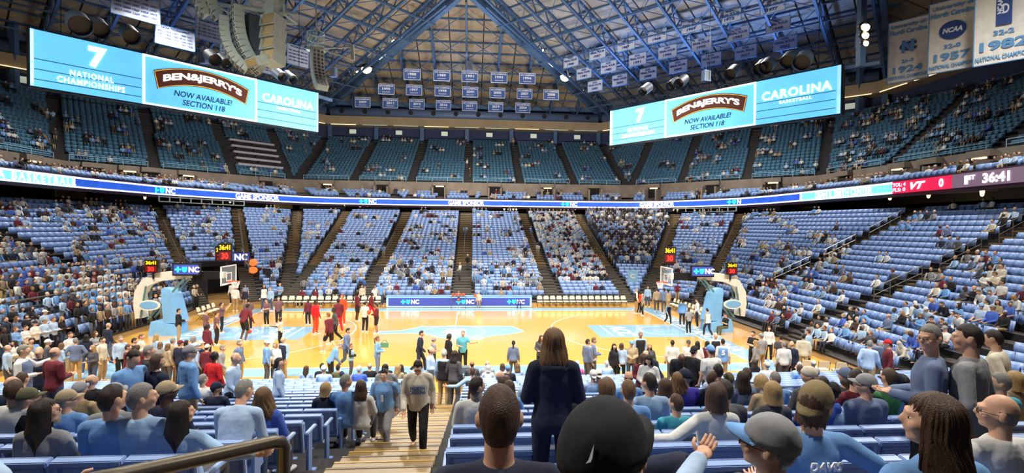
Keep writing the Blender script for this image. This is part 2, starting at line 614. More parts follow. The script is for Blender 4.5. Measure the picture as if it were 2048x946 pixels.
slab('court_boards', rect(-18.2, -11.2, 18.2, 11.0), 0.02, M_WOOD, th=0.02)
HLX, HLY = 14.33, 7.62
for nm, r in (('boundary_band', rect(-HLX - 1.2, HLY, HLX + 1.2, HLY + 1.25)), ('boundary_band', rect(-HLX - 1.2, -HLY - 1.25, HLX + 1.2, -HLY)),
              ('boundary_band', rect(-HLX - 1.25, -HLY, -HLX, HLY)), ('boundary_band', rect(HLX, -HLY, HLX + 1.25, HLY))):
    slab(nm, r, 0.024, M_CPAINT)
for r in (rect(-HLX - .03, HLY - .03, HLX + .03, HLY + .05), rect(-HLX - .03, -HLY - .05, HLX + .03, -HLY + .03), rect(-HLX - .06, -HLY, -HLX + .02, HLY), rect(HLX - .02, -HLY, HLX + .06, HLY)):
    slab('painted_line', r, 0.029, M_LINE)
for s in (-1, 1):
    x0, x1 = sorted((s * 8.53, s * HLX))
    slab('lane_paint', rect(x0, -1.83, x1, 1.83), 0.024, M_CPAINT)
    bx = s * (HLX - 1.6)
    a = 90 if s > 0 else -90
    strip(arc(bx, 0, 1.22, a, a + 180), 0.06, 0.029, M_LINE)
    strip([(bx, 1.22), (bx + s * .5, 1.22)], 0.06, 0.029, M_LINE)
    strip([(bx, -1.22), (bx + s * .5, -1.22)], 0.06, 0.029, M_LINE)
    th = math.degrees(math.asin(6.6 / 6.75))
    c0 = 180 - th if s > 0 else th
    c1 = 180 + th if s > 0 else -th
    strip(arc(bx, 0, 6.75, c0, c1, 60), 0.07, 0.029, M_LINE)
    ex = bx + (-s) * 6.75 * math.cos(math.radians(th))
    for q in (-1, 1):
        strip([(ex, q * 6.6), (s * HLX, q * 6.6)], 0.07, 0.029, M_LINE)
    me, _ = text_mesh('ACC', 0.03, 0.002, M_LINE)
    o = link('court_lettering', me, FLOOR)
    o.matrix_world = Matrix(((0, s * 1.15, 0, s * 10.3), (-s * 3.0, 0, 0, 0), (0, 0, 1, 0.03), (0, 0, 0, 1)))
    strip([(s * 9.35, -1.6), (s * 9.35, 1.6)], 0.1, 0.029, M_LINE)
    me, _ = text_mesh('NORTH CAROLINA', 0.02, 0.002, M_LINE)
    o = link('court_lettering', me, FLOOR)
    o.matrix_world = Matrix(((0, s * 0.75, 0, s * (HLX + .63)), (-s * 11.0, 0, 0, 0), (0, 0, 1, 0.03), (0, 0, 0, 1)))


def floor_pt(u, v, z=0.0):
    d = ray(u, v)
    k = (z - CAM_P.z) / d.z
    p = CAM_P + d * k
    return p.x, p.y


_map = [(747, 667), (762, 663.5), (802, 662), (830, 657), (842, 653.6), (884, 653.2), (1024, 653.2), (1047, 662.5), (1044, 665), (1014, 670.5), (990, 672), (969, 676), (960, 679.5), (944, 679), (925, 678), (905, 678.8), (880, 677), (861, 670), (826, 667.8), (795, 668), (762, 669.5)]
_mp = [floor_pt(u, v) for u, v in _map]
slab('state_map_paint', _mp, 0.025, M_CPAINT)
strip(_mp + [_mp[0]], 0.09, 0.029, M_LINE)
strip(arc(0, 0, 1.83, 0, 360, 60), 0.07, 0.031, M_LINE)
strip([(0, -HLY), (0, HLY)], 0.07, 0.031, M_LINE)
# interlocked N and C at centre
me, _ = text_mesh('C', 0.05, 0.002, M_LINE)
o = link('court_lettering', me, FLOOR); o.matrix_world = Matrix(((1.5, 0, 0, 0), (0, 1.25, 0, 0), (0, 0, 1, .032), (0, 0, 0, 1)))
me, _ = text_mesh('N', 0.05, 0.002, M_LINE)
o = link('court_lettering', me, FLOOR); o.matrix_world = Matrix(((1.0, 0, 0, 0), (0, 1.7, 0, 0), (0, 0, 1, .034), (0, 0, 0, 1)))


# stands: stepped concrete ---------------------------------------------------
def stepped(name, secs, mats):
    mb = MB()
    for s in secs:
        R = s['rows']
        for r in range(s.get('r0', 0), R):
            f0, f1 = r / R, (r + 1) / R
            a, b = lerp2(s['a0'], s['a1'], f0), lerp2(s['b0'], s['b1'], f0)
            c, d = lerp2(s['a0'], s['a1'], f1), lerp2(s['b0'], s['b1'], f1)
            z = s['zf'](r / R)
            zp = s['zf']((r - 1) / R) if r else z - 0.5
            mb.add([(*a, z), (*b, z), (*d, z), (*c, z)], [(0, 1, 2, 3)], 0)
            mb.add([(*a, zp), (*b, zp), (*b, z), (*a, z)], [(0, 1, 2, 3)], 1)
    return link(name, mb.mesh(name, mats), kind='structure')


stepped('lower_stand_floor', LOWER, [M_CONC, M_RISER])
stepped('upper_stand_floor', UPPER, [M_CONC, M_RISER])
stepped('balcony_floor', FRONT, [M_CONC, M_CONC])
mb = MB()
for r in range(NEAR_ROWS + 1):
    y0 = near_y(r) + 0.5
    z = near_z(r)
    zp = near_z(r - 1) if r else 0
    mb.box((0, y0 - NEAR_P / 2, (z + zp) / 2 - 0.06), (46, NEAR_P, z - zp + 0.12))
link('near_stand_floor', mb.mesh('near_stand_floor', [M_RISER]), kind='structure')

# stairs: every step is a board of its own --------------------------------------
_mbx = MB(); _mbx.box((0, 0, 0), (1, 1, 1))
STEP_W = _mbx.mesh('step', M_TREAD)
STEP_D = _mbx.mesh('step', M_TREADD)
STEP_E = _mbx.mesh('nosing', mat('brown_nosing', rgb(112, 96, 70), 0.5, vary=.2))  # mid-brown nosing, darker than the yellow one
STEP_N = _mbx.mesh('nosing', M_NOSE)


def far_stairs(a0, a1, rows, zf, width, split=0.33):
    root = thing('aisle_stairs_floor', None, None, (0, 0, 0), kind='structure')
    dx, dy = a1[0] - a0[0], a1[1] - a0[1]
    L = math.hypot(dx, dy)
    rz = math.atan2(dy, dx) - math.pi / 2
    run = L / rows
    for r in range(rows):
        z, zp = zf(r / rows), zf((r - 1) / rows)
        for h in (0, 1):
            f = (r - 0.25 + 0.5 * h) / rows
            p = lerp2(a0, a1, max(f, 0))
            zt = z + 0.02 if h else (z + zp) / 2 + 0.02
            hgt = 0.12
            dark = r / rows < split
            o = link('step', STEP_D if dark else STEP_W, root, (p[0], p[1], zt - hgt / 2 + 0.01), (0, 0, rz), scale=(width, run * 0.48, hgt))
    return root


for i, (a0, a1, rows, w) in enumerate([((-17.2, 12.6), (-28.4, 35.4), 28, 1.2), ((-19.7, 9.7), (-34.5, 29.0), 26, 1.5), ((-14.6, 13.2), (-23.4, 42.6), 32, 1.2), ((-14.0, 12.0), (-16.6, 43.0), 36, 1.25),
                                       ((-8.1, 12.0), (-8.2, 43.0), 36, 1.25), ((0.2, 12.0), (0.2, 43.0), 36, 1.6), ((8.2, 12.0), (8.3, 43.0), 36, 1.25), ((14.6, 12.0), (16.4, 43.0), 36, 1.25),
                                       ((16.6, 13.2), (28.3, 35.3), 30, 1.25), ((19.7, 9.8), (34.4, 29.2), 26, 1.25), ((19.2, 6.8), (37.6, 6.6), 25, 1.25), ((19.2, -3.0), (37.6, -3.2), 25, 1.25)]):
    far_stairs(a0, a1, rows, lowz, w)
# near centre stairs (and the two side aisles)
for xa, xb in ((-.9, 0.46), (7.6, 8.9), (-9.25, -8.05)):
    root = thing('centre_stairs_floor' if xa == -.9 else 'side_stairs_floor', None, None, kind='structure')
    for r in range(NEAR_ROWS):
        z, zp = near_z(r), (near_z(r - 1) if r else 0)
        y0 = near_y(r) + 0.5
        for h in (0, 1):
            zt = (z + zp) / 2 if h == 0 else z
            yc = y0 + 0.21 if h == 0 else y0 - 0.21
            st = link('step', STEP_W, root, ((xa + xb) / 2, yc, zt - 0.08), scale=(xb - xa, 0.425, 0.2))
            link('nosing', STEP_N if h == 0 else STEP_E, st, (0, 0.45, 0.0), scale=(1.0, 0.10, 1.06))

# handrails in the far aisles
def handrail(pts, label, posts=2, r=0.03, mid=True, m=M_STEEL):
    mb = MB()
    mb.tube(pts, r, 6)
    root = link('handrail', mb.mesh('rail_tube', m), label=label, cat='handrail', group='aisle handrails')
    n = max(2, posts)
    for i in range(n):
        f = i / (n - 1)
        k = f * (len(pts) - 1)
        j = min(int(k), len(pts) - 2)
        p = Vector(pts[j]).lerp(Vector(pts[j + 1]), k - j)
        q = MB(); q.tube([(p.x, p.y, p.z), (p.x, p.y, p.z - 0.95)], r * 0.9, 6)
        link('post', q.mesh('post', m), root)
    if mid:
        q = MB(); q.tube([(p[0], p[1], p[2] - 0.42) for p in pts], r * 0.7, 6)
        link('mid_rail', q.mesh('mid_rail', m), root)
    return root


def aisle_rail(a0, a1, f0, f1, label, off=0.0):
    p, q = lerp2(a0, a1, f0), lerp2(a0, a1, f1)
    handrail([(p[0] + off, p[1], lowz(f0) + 0.95), (q[0] + off, q[1], lowz(f1) + 0.95)], label, 4)


aisle_rail((0.2, 12), (0.2, 43), 0.36, 0.62, 'grey handrail down the middle of the centre aisle, far side')
aisle_rail((8.2, 12), (8.3, 43), 0.36, 0.6, 'grey handrail in the aisle left of the packed far block')
aisle_rail((-8.1, 12), (-8.2, 43), 0.34, 0.6, 'grey handrail in the aisle right of the outer left far block')
aisle_rail((-14, 12), (-16.6, 43), 0.36, 0.66, 'grey handrail in the aisle left of the outer left far block')
aisle_rail((14.6, 12), (16.4, 43), 0.34, 0.7, 'grey handrail in the aisle between packed block and band')
aisle_rail((16.6, 13.2), (28.3, 35.3), 0.4, 0.75, 'grey handrail in the aisle right of the band')
aisle_rail((19.7, 9.8), (34.4, 29.2), 0.34, 0.7, 'grey handrail in the aisle of the right corner')
aisle_rail((-17.2, 12.6), (-28.4, 35.4), 0.3, 0.8, 'grey handrail in the aisle right of the left tunnel')
aisle_rail((-19.7, 9.7), (-34.5, 29), 0.32, 0.72, 'grey handrail in the aisle left of the left tunnel')
for k, (f0, f1) in enumerate(((0.28, 0.44), (0.5, 0.64), (0.7, 0.84))):
    aisle_rail((19.2, 6.8), (37.6, 6.6), f0, f1, 'grey handrail piece, %s one up the aisle beyond the right basket' % ordinal(k + 1))
    aisle_rail((19.2, -3.0), (37.6, -3.2), f0, f1, 'grey handrail piece, %s one up the aisle nearest on the right' % ordinal(k + 1))
# rail in front of the student stand (left) and over the left tunnel
handrail([(-21.5, -8.5, 2.45), (-21.6, -1, 2.45), (-21.9, 6.2, 2.45)], 'long grey rail across the student stand at the left', 7, 0.045)
handrail([(-21.2, 11.4, 3.3), (-25.2, 17.3, 3.6)], 'grey rail on the left corner stand beside the stairs', 4, 0.04)
# heavy rail beside the photographer
mb = MB()
_rp = [CAM_P + ray(_u, _v) * _z for _u, _v, _z in ((-420, 1086, 0.8), (240, 952, 1.32), (400, 917, 1.58), (545, 884, 1.82), (562, 884, 1.86), (568, 893, 1.87))]
mb.tube(_rp + [_rp[-1] - Vector((0, 0, 1.2))], 0.023, 12)
link('stair_rail', mb.mesh('stair_rail', M_RAIL, True), label='thick bronze handrail turning down at its end beside the centre stairs', cat='handrail')


# concourse behind the lower bowl, underside of the balcony -------------------------
LOW_OUT = [(-36, -15.5), (-37.6, -3.2), (-37.6, 6.6), (-34.5, 29.1), (-28.4, 35.4), (-23.4, 42.6), (-16.6, 43), (0.2, 43), (8.3, 43), (16.4, 43), (28.3, 35.3), (34.4, 29.2), (37.6, 6.6), (37.6, -3.2), (36, -15.5)]
BACK = [offset_out(p, 7.0) for p in LOW_OUT]
mb = MB()
zt = lowz(1.0)
for i in range(len(LOW_OUT) - 1):
    a, b, c, d = LOW_OUT[i], LOW_OUT[i + 1], BACK[i + 1], BACK[i]
    mb.add([(*a, zt), (*b, zt), (*c, zt), (*d, zt)], [(0, 1, 2, 3)])
link('concourse_floor', mb.mesh('concourse_floor', M_CONC), kind='structure')
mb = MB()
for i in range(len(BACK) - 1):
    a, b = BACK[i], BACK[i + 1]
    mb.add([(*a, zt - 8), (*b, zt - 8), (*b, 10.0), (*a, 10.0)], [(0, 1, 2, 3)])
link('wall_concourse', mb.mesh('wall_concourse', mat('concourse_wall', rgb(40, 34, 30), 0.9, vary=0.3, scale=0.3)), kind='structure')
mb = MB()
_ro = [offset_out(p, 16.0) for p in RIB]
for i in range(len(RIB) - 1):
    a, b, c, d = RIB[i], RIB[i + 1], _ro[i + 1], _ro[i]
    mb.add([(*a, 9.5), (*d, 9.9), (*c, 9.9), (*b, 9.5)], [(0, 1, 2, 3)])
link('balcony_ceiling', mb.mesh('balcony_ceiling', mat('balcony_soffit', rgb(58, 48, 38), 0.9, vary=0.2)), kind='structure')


def on_ring(ring, u, extra=0.0):
    """plan point where the viewing direction u meets a plan polyline"""
    dx, dy = plan_dir(u)
    best = None
    for i in range(len(ring) - 1):
        (x0, y0), (x1, y1) = ring[i], ring[i + 1]
        ex, ey = x1 - x0, y1 - y0
        det = dx * -ey + dy * ex
        if abs(det) < 1e-9:
            continue
        rx, ry = x0 - CAM_P.x, y0 - CAM_P.y
        k = (rx * -ey + ry * ex) / det
        t = (dx * ry - dy * rx) / det
        if k > 0 and -1e-6 <= t <= 1 + 1e-6 and (best is None or k < best[0]):
            best = (k, i, t, (x0 + ex * t, y0 + ey * t), (ex / math.hypot(ex, ey), ey / math.hypot(ex, ey)))
    return best


def frame_at(p, e):
    """matrix of a board at plan point p (z=0) with local X along e and local -Y facing the court"""
    X = Vector((e[0], e[1], 0)).normalized()
    Y = Vector((0, 0, 1)).cross(X)
    return Matrix(((X.x, Y.x, 0, p[0]), (X.y, Y.y, 0, p[1]), (0, 0, 1, 0), (0, 0, 0, 1)))


# lit wall pieces, doors and lamps seen under the balcony (they stand on the concourse)
_b2 = [offset_out(p, 4.5) for p in LOW_OUT]
TAN = [(112, 172, 8.9, 10.0), (548, 584, 8.8, 9.9), (1592, 1632, 8.9, 9.9), (1060, 1100, 8.9, 9.8), (860, 900, 8.9, 9.8)]
for u0, u1, z0, z1 in TAN:
    A, B = on_ring(_b2, u0), on_ring(_b2, u1)
    pa, pb = A[3], B[3]
    L = math.hypot(pb[0] - pa[0], pb[1] - pa[1])
    m_ = MB(); m_.box((L / 2, 0, (z0 + z1) / 2 - .4), (L, 0.15, z1 - z0 + .8))
    o = link('wall_panel', m_.mesh('wall_panel', E_BEIGE), kind='structure')
    o.matrix_world = frame_at(pa, (pb[0] - pa[0], pb[1] - pa[1]))
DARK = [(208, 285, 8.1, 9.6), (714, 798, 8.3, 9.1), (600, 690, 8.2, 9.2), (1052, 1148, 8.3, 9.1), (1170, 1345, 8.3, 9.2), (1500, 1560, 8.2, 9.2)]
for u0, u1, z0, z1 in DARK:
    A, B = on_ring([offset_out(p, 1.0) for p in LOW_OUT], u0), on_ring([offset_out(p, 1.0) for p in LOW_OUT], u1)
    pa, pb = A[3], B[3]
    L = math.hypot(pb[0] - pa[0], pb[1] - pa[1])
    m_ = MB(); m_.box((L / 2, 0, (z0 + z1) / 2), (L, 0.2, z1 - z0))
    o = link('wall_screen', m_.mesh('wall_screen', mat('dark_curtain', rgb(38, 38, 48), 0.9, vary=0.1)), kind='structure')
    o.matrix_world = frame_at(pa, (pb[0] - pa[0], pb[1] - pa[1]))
_lampu = [(636, 9.5), (690, 9.55), (702, 9.6), (720, 9.5), (735, 9.55), (930, 9.6), (1008, 9.3), (1016, 9.3), (1020, 9.25), (1026, 9.3), (1032, 9.3), (1150, 9.5), (1346, 9.3), (1354, 9.3), (1778, 9.6), (1855, 9.6), (1962, 9.5), (290, 9.5), (460, 9.5)]
_me = MB(); _me.cap2((0, 0, 0.18), (0, 0, -0.1), 0.16, 0.12, 8)
LAMP_ME = _me.mesh('concourse_lamp', E_WARM, True)
for k, (u, z) in enumerate(_lampu):
    A = on_ring([offset_out(p, 3.4) for p in LOW_OUT], u)
    if A:
        link('concourse_lamp', LAMP_ME, None, (A[3][0], A[3][1], z - .1), label='small warm lamp hanging under the balcony, %s from the left' % ordinal(k + 1), cat='lamp', group='lamps under the balcony')
for _x, _y in ((0, 47), (-26, 40), (26, 40), (40, 8), (-40, 8)):
    l = bpy.data.lights.new('concourse_light', 'POINT'); l.energy, l.color, l.shadow_soft_size = 160, (1, .85, .6), 0.4
    o = bpy.data.objects.new('concourse_light', l); COL.objects.link(o); o.location = (_x, _y, 9.2)

# ribbon board ----------------------------------------------------------------------
ribbon = thing('ribbon_board', 'long blue LED ribbon board running along the balcony edge', 'screen')
RZ0, RZ1 = 9.42, 10.36


def rib_piece(u0, u1, name, m, z0, z1, depth=0.12, lift=0.0):
    A, B = on_ring(RIB, u0), on_ring(RIB, u1)
    pts = [A[3]] + [RIB[i] for i in range(A[1] + 1, B[1] + 1)] + [B[3]]
    mb = MB()
    for i in range(len(pts) - 1):
        a, b = pts[i], pts[i + 1]
        if math.hypot(b[0] - a[0], b[1] - a[1]) < 0.02:
            continue
        X = Vector((b[0] - a[0], b[1] - a[1], 0)).normalized()
        n = Vector((X.y, -X.x, 0)) * lift
        o_ = Vector((-X.y, X.x, 0)) * depth
        q = [Vector((*a, z0)) + n, Vector((*b, z0)) + n, Vector((*b, z1)) + n, Vector((*a, z1)) + n]
        mb.add(q + [v + o_ for v in q], [(0, 1, 2, 3), (5, 4, 7, 6), (3, 2, 6, 7), (1, 0, 4, 5)])
    return link(name, mb.mesh(name, m), ribbon)


rib_piece(-60, 2200, 'fascia', mat('fascia_undershadow', rgb(70, 50, 62), 0.8), 9.15, 10.48, 0.5, -0.14)  # purple-dark colour paints the shadow below the ribbon
rib_piece(-60, 149, 'screen_panel', E_CYAN, RZ0, RZ1)
rib_piece(149, 1600, 'screen_panel', E_NAVY, RZ0, RZ1)
rib_piece(1600, 1782, 'screen_panel', E_CYAN, RZ0, RZ1)
rib_piece(1782, 1901, 'screen_panel', E_RED, RZ0, RZ1)
rib_piece(1901, 2200, 'screen_panel', E_GREY, RZ0, RZ1)
for z0, z1 in ((RZ0, RZ0 + 0.13), (RZ1 - 0.15, RZ1)):
    rib_piece(-60, 1782, 'white_edge', E_WHITE, z0, z1, 0.02, 0.025)
for u in (149, 1600):
    rib_piece(u - 1.5, u + 1.5, 'white_edge', E_WHITE, RZ0, RZ1, 0.02, 0.025)


def shield(w, h):
    P = [(-w / 2, h / 2), (0, h / 2 * .86), (w / 2, h / 2), (w / 2, 0)]
    P += [(w / 2 * math.cos(a), -h / 2 * math.sin(a)) for a in (0.5, 1.0, 1.3)] + [(0, -h / 2)]
    return P[::-1] + [(-w / 2 * math.cos(a), -h / 2 * math.sin(a)) for a in (1.3, 1.0, 0.5)][::1][:0] + [(-w / 2 * math.cos(a), -h / 2 * math.sin(a)) for a in (0.0, 0.5, 1.0, 1.3)][::1][:0] if False else \
        [(0, -h / 2)] + [(w / 2 * math.cos(a), -h / 2 * math.sin(a)) for a in (1.3, 1.0, 0.5, 0.0)] + [(w / 2, h / 2), (0, h * .42), (-w / 2, h / 2)] + [(-w / 2 * math.cos(a), -h / 2 * math.sin(a)) for a in (0.0, 0.5, 1.0, 1.3)]


def cross_poly(w):
    a, b = w / 2, w / 6
    return [(-b, -a), (b, -a), (b, -b), (a, -b), (a, b), (b, b), (b, a), (-b, a), (-b, b), (-a, b), (-a, -b), (-b, -b)]


def cross_logo(parent, basis, x, z, h, lift=0.05, parts=('cross', 'shield', 'NC')):
    """turquoise cross and shield with the letters NC"""
    k = x
    if 'cross' in parts:
        mb = MB(); mb.prism(cross_poly(h), -lift - .01, -lift)
        o = link('cross_emblem', mb.mesh('cross_emblem', E_TURQ), parent); o.matrix_local = basis @ Matrix.Translation((k, 0, z))
    if 'shield' in parts:
        mb = MB(); mb.prism(shield(h * .82, h * .98), -lift - .01, -lift)
        o = link('shield_emblem', mb.mesh('shield_emblem', E_TURQ), parent); o.matrix_local = basis @ Matrix.Translation((k + h * 1.05, 0, z))
    put_text('NC', parent, (k + h * 2.55, 0, z), h * 1.7, h * .95, E_WHITE, basis=basis, bold=0.03, lift=lift)


def rib_frame(u):
    A = on_ring(RIB, u)
    return frame_at(A[3], A[4])


RZM = (RZ0 + RZ1) / 2
_cum = [0.0]
for _i in range(len(RIB) - 1):
    _cum.append(_cum[-1] + math.hypot(RIB[_i + 1][0] - RIB[_i][0], RIB[_i + 1][1] - RIB[_i][1]))


def rib_text(s, u, z, w, h, m, bold=.03, spacing=1.0, shear=0.0, lift=.06):
    """lettering laid along the curved ribbon"""
    me = text_mesh(s, bold, .004, m, spacing, shear)[0].copy()
    A = on_ring(RIB, u)
    s0 = _cum[A[1]] + A[2] * (_cum[A[1] + 1] - _cum[A[1]])
    for v in me.vertices:
        q = s0 + v.co.x * w
        i = max(0, min(len(RIB) - 2, next((k for k in range(len(_cum) - 1) if _cum[k + 1] >= q), len(RIB) - 2)))
        f = (q - _cum[i]) / (_cum[i + 1] - _cum[i])
        a, b = RIB[i], RIB[i + 1]
        L = _cum[i + 1] - _cum[i]
        nx, ny = (b[1] - a[1]) / L, -(b[0] - a[0]) / L
        d = lift + v.co.z
        v.co = (a[0] + (b[0] - a[0]) * f + nx * d, a[1] + (b[1] - a[1]) * f + ny * d, z + v.co.y * h)
    return link('lettering', me, ribbon)


for u in (332, 738, 1140, 1474):
    Bm = rib_frame(u)
    cross_logo(ribbon, Bm, -1.1, RZM, 0.62)
for u, w in ((514, 5.9), (932, 5.2), (1314, 5.2)):
    rib_text('GAME SPONSOR', u, RZM, w, 0.62, E_PINK, .035)
rib_text('CAROLINA BASKETBALL', 26, RZM, 11.6, 0.6, E_PINK, .02, 1.35)
rib_text('DEAN E. SMITH CENTER', 1682, RZM, 7.2, 0.64, E_PINK, .02)
for s, dz in (('TOL: 4', .2), ('FLS: 0', -.2)):
    rib_text(s, 1797, RZM + dz, 1.35, .3, E_PINK, .03)
rib_text('VT', 1834, RZM, 1.45, .56, E_WHITE, .05, 1.0, .35)
rib_text('0', 1881, RZM, .4, .62, E_WHITE, .04)
rib_text('1', 1931, RZM, .28, .6, E_WHITE, .04)
rib_text('ST', 1942, RZM + .14, .5, .32, E_WHITE, .04)
rib_text('36:41', 1990, RZM, 1.85, .66, E_WHITE, .04)

# concrete wall at the back of the balcony, with wall tubes of light over its passages
BW = _fo
mb = MB()
for i in range(len(BW) - 1):
    a, b = BW[i], BW[i + 1]
    c, d = offset_out(a, 0.35), offset_out(b, 0.35)
    z0, z1 = 11.2, 13.15
    mb.add([(*a, z0), (*b, z0), (*b, z1), (*a, z1), (*c, z0), (*d, z0), (*d, z1), (*c, z1)], [(0, 1, 2, 3), (3, 2, 6, 7), (5, 4, 7, 6)])
link('wall_balcony', mb.mesh('wall_balcony', mat('balcony_concrete', rgb(130, 118, 106), 0.9, vary=0.2, scale=0.8)), kind='structure')
# gap closing slab between wall and upper stand
mb = MB()
_ui = [(-44.2, -24)] + [(a[0][0], a[0][1]) for a in _ua] + [(44.2, -24)]
for i in range(len(BW) - 1):
    a, b = BW[i], BW[i + 1]
    c, d = offset_out(a, 1.6), offset_out(b, 1.6)
    mb.add([(*a, 13.0), (*b, 13.0), (*d, 13.0), (*c, 13.0)], [(0, 1, 2, 3)])
link('cross_aisle_floor', mb.mesh('cross_aisle_floor', M_CONC), kind='structure')
VOM = [(58, 1.6), (185, 1.6), (255, 1.5), (300, 1.6), (372, 1.6), (530, 1.6), (655, 1.6), (765, 1.6), (878, 1.6), (988, 1.6), (1092, 1.6), (1186, 1.6), (1308, 1.6), (1424, 1.6), (1545, 1.6), (1690, 1.6), (1800, 1.6), (1862, 1.6), (1965, 1.6)]
for k, (u, w) in enumerate(VOM):
    A = on_ring(BW, u)
    F = frame_at(A[3], A[4])
    t = thing('wall_passage', None, None, kind='structure')
    m_ = MB()
    m_.box((0, -0.25, 11.75), (w, 0.5, 1.5))  # solid dark block paints the unlit depth of the passage
    o = link('shade_panel', m_.mesh('shade_panel', mat('passage_shade', rgb(22, 18, 16), 0.95)), t); o.matrix_local = F
    m_ = MB()
    for sx in (-1, 1):
        m_.box((sx * (w / 2 + .12), -0.9, 11.3), (0.22, 1.9, 1.9))
    m_.box((0, -.3, 12.85), (w + .4, .7, 0.55))
    o = link('surround', m_.mesh('surround', MATS['balcony_concrete']), t); o.matrix_local = F
    if k % 2 == 0:
        m_ = MB(); m_.box((0.1, -0.6, 12.45), (1.2, 0.12, 0.14))
        o = link('light_tube', m_.mesh('light_tube', E_WARM), t); o.matrix_local = F

# front rail of the upper stand (short pale blue rails)
for k in range(len(_ua) - 1):
    a, b = _ua[k][0], _ua[k + 1][0]
    L = math.hypot(b[0] - a[0], b[1] - a[1])
    if L < 2.5 or abs(a[1]) > 60 or a[1] < 0:
        continue
    p, q = lerp2(a, b, 0.8 / L), lerp2(a, b, 1 - 0.8 / L)
    handrail([(*p, 13.95), (*q, 13.95)], 'pale rail before the front row of the upper stand, %s from the left' % ordinal(k + 1), 4, 0.04, True, mat('pale_blue_rail', rgb(150, 185, 205), 0.5))

# outer wall behind the upper stand, with columns, lit soffit and air duct
mb = MB()
H2 = [HALL[3], HALL[4], HALL[5], HALL[0], HALL[1], HALL[2]]
for i in range(len(H2) - 1):
    a, b = H2[i], H2[i + 1]
    mb.add([(*a, 9), (*b, 9), (*b, 29.4), (*a, 29.4)], [(0, 1, 2, 3)])
M_NAVYW = mat('upper_wall_navy', rgb(44, 56, 92), 0.8, vary=0.15, scale=0.5)
link('wall_upper', mb.mesh('wall_upper', M_NAVYW), kind='structure')
mb = MB(); mb.box((0, -46, 14.5), (112, 0.4, 30))
link('wall_behind', mb.mesh('wall_behind', M_NAVYW), kind='structure')
# ledge behind the last row
mb = MB()
_ins = lambda d: [(-55.8 + d, -40), (-55.8 + d, 32.2 - d * .41), (-24.4 + d * -.0 , 63.6 - d), (24.4, 63.6 - d), (55.8 - d, 32.2 - d * .41), (55.8 - d, -40)]
for a, b, c, d in zip(_ins(2.2)[:-1], _ins(2.2)[1:], _ins(0)[1:], _ins(0)[:-1]):
    mb.add([(*a, 21.7), (*b, 21.7), (*c, 21.7), (*d, 21.7)], [(0, 1, 2, 3)])
link('top_walk_floor', mb.mesh('top_walk_floor', M_CONC), kind='structure')
mb = MB()
q0, q1 = _ins(2.6), _ins(0.1)
for i in range(5):
    a, b, c, d = q0[i], q0[i + 1], q1[i + 1], q1[i]
    mb.add([(*a, 24.3), (*b, 24.3), (*c, 24.3), (*d, 24.3), (*a, 25.8), (*b, 25.8), (*c, 25.8), (*d, 25.8)], [(3, 2, 1, 0), (0, 1, 5, 4), (4, 5, 6, 7)])
link('trim_1', mb.mesh('trim_1', mat('soffit_tan', rgb(158, 140, 112), 0.8, vary=0.1, scale=0.6)), kind='structure')
for i in range(5):
    a, b = _ins(2.75)[i], _ins(2.75)[i + 1]
    n = max(2, int(math.hypot(b[0] - a[0], b[1] - a[1]) / 5))
    for k in range(n):
        p, q = lerp2(a, b, (k + .1) / n), lerp2(a, b, (k + .9) / n)
        if p[1] < -6:
            continue
        mb = MB(); mb.bar((*p, 24.25), (*q, 24.25), 0.09, 0.09)
        link('light_strip_trim', mb.mesh('light_strip_trim', E_STRIP if i != 2 else (E_STRIP if k % 3 == 0 else E_LIT)), kind='structure')
# columns and lit number boxes of the upper wall
def _along(a, b, n):
    return [lerp2(a, b, k / n) for k in range(n + 1)]
cols_ = _along((-24.4, 62.6), (24.4, 62.6), 6) + _along((24.4, 62.6), (55.0, 32), 5)[1:] + _along((-24.4, 62.6), (-55.0, 32), 5)[1:]
mb = MB(); mb.box((0, 0, 23), (0.7, 0.7, 3.4))
ME_ = mb.mesh('column', M_BLUEST)
for p in cols_:
    link('column', ME_, None, (p[0], p[1], 0), (0, 0, 0 if abs(p[0]) < 24.5 else math.pi / 4), kind='structure')
mb = MB(); mb.box((0, 0, 0), (1.15, 0.12, 0.75))
ME_ = mb.mesh('number_plate', E_LIT)
for k, p in enumerate(_along((-20.4, 62.3), (20.4, 62.3), 5) + _along((27.5, 58.8), (52.0, 34.3), 5) + _along((-27.5, 58.8), (-52.0, 34.3), 5)):
    a = 0 if abs(p[0]) < 24 else (-math.pi / 4 if p[0] > 0 else math.pi / 4)
    link('number_plate', ME_, None, (p[0], p[1], 23.3), (0, 0, a), label='lit section plate on the top wall, %s %s' % (ordinal(k % 6 + 1), ('of the far side', 'of the right corner', 'of the left corner')[k // 6]), cat='sign', group='lit section plates')


def duct(a, b, n, label):
    mb = MB(); mb.tube([(*a, 26.6), (*b, 26.6)], 0.85, 20)
    root = link('air_duct', mb.mesh('duct_pipe', mat('duct_blue', rgb(92, 112, 150), 0.5, 0.1), True), label=label, cat='duct')
    X = Vector((b[0] - a[0], b[1] - a[1], 0)).normalized()
    N = Vector((X.y, -X.x, 0))
    for k in range(n):
        p = lerp2(a, b, (k + .5) / n)
        q = Vector((*p, 26.6)) + N * 0.78
        mb = MB(); mb.tube([q, q + N * .16], [.42, .42], 14)
        link('outlet', mb.mesh('outlet', M_BLACK), root)
    return root


duct((-24.0, 61.6), (24.0, 61.6), 12, 'fat blue air duct with round black outlets along the far wall')
duct((25.0, 60.8), (54.0, 31.8), 7, 'fat air duct along the right corner wall under the roof')
duct((-54.0, 31.8), (-25.0, 60.8), 7, 'fat air duct along the left corner wall under the roof')
duct((54.3, 30.0), (54.3, -8), 6, 'fat blue air duct above the right upper stand')

# ------------------------------------------------------------------ roof
def zF(x, y):
    return 28.8 + 0.35 * (62.5 - y)


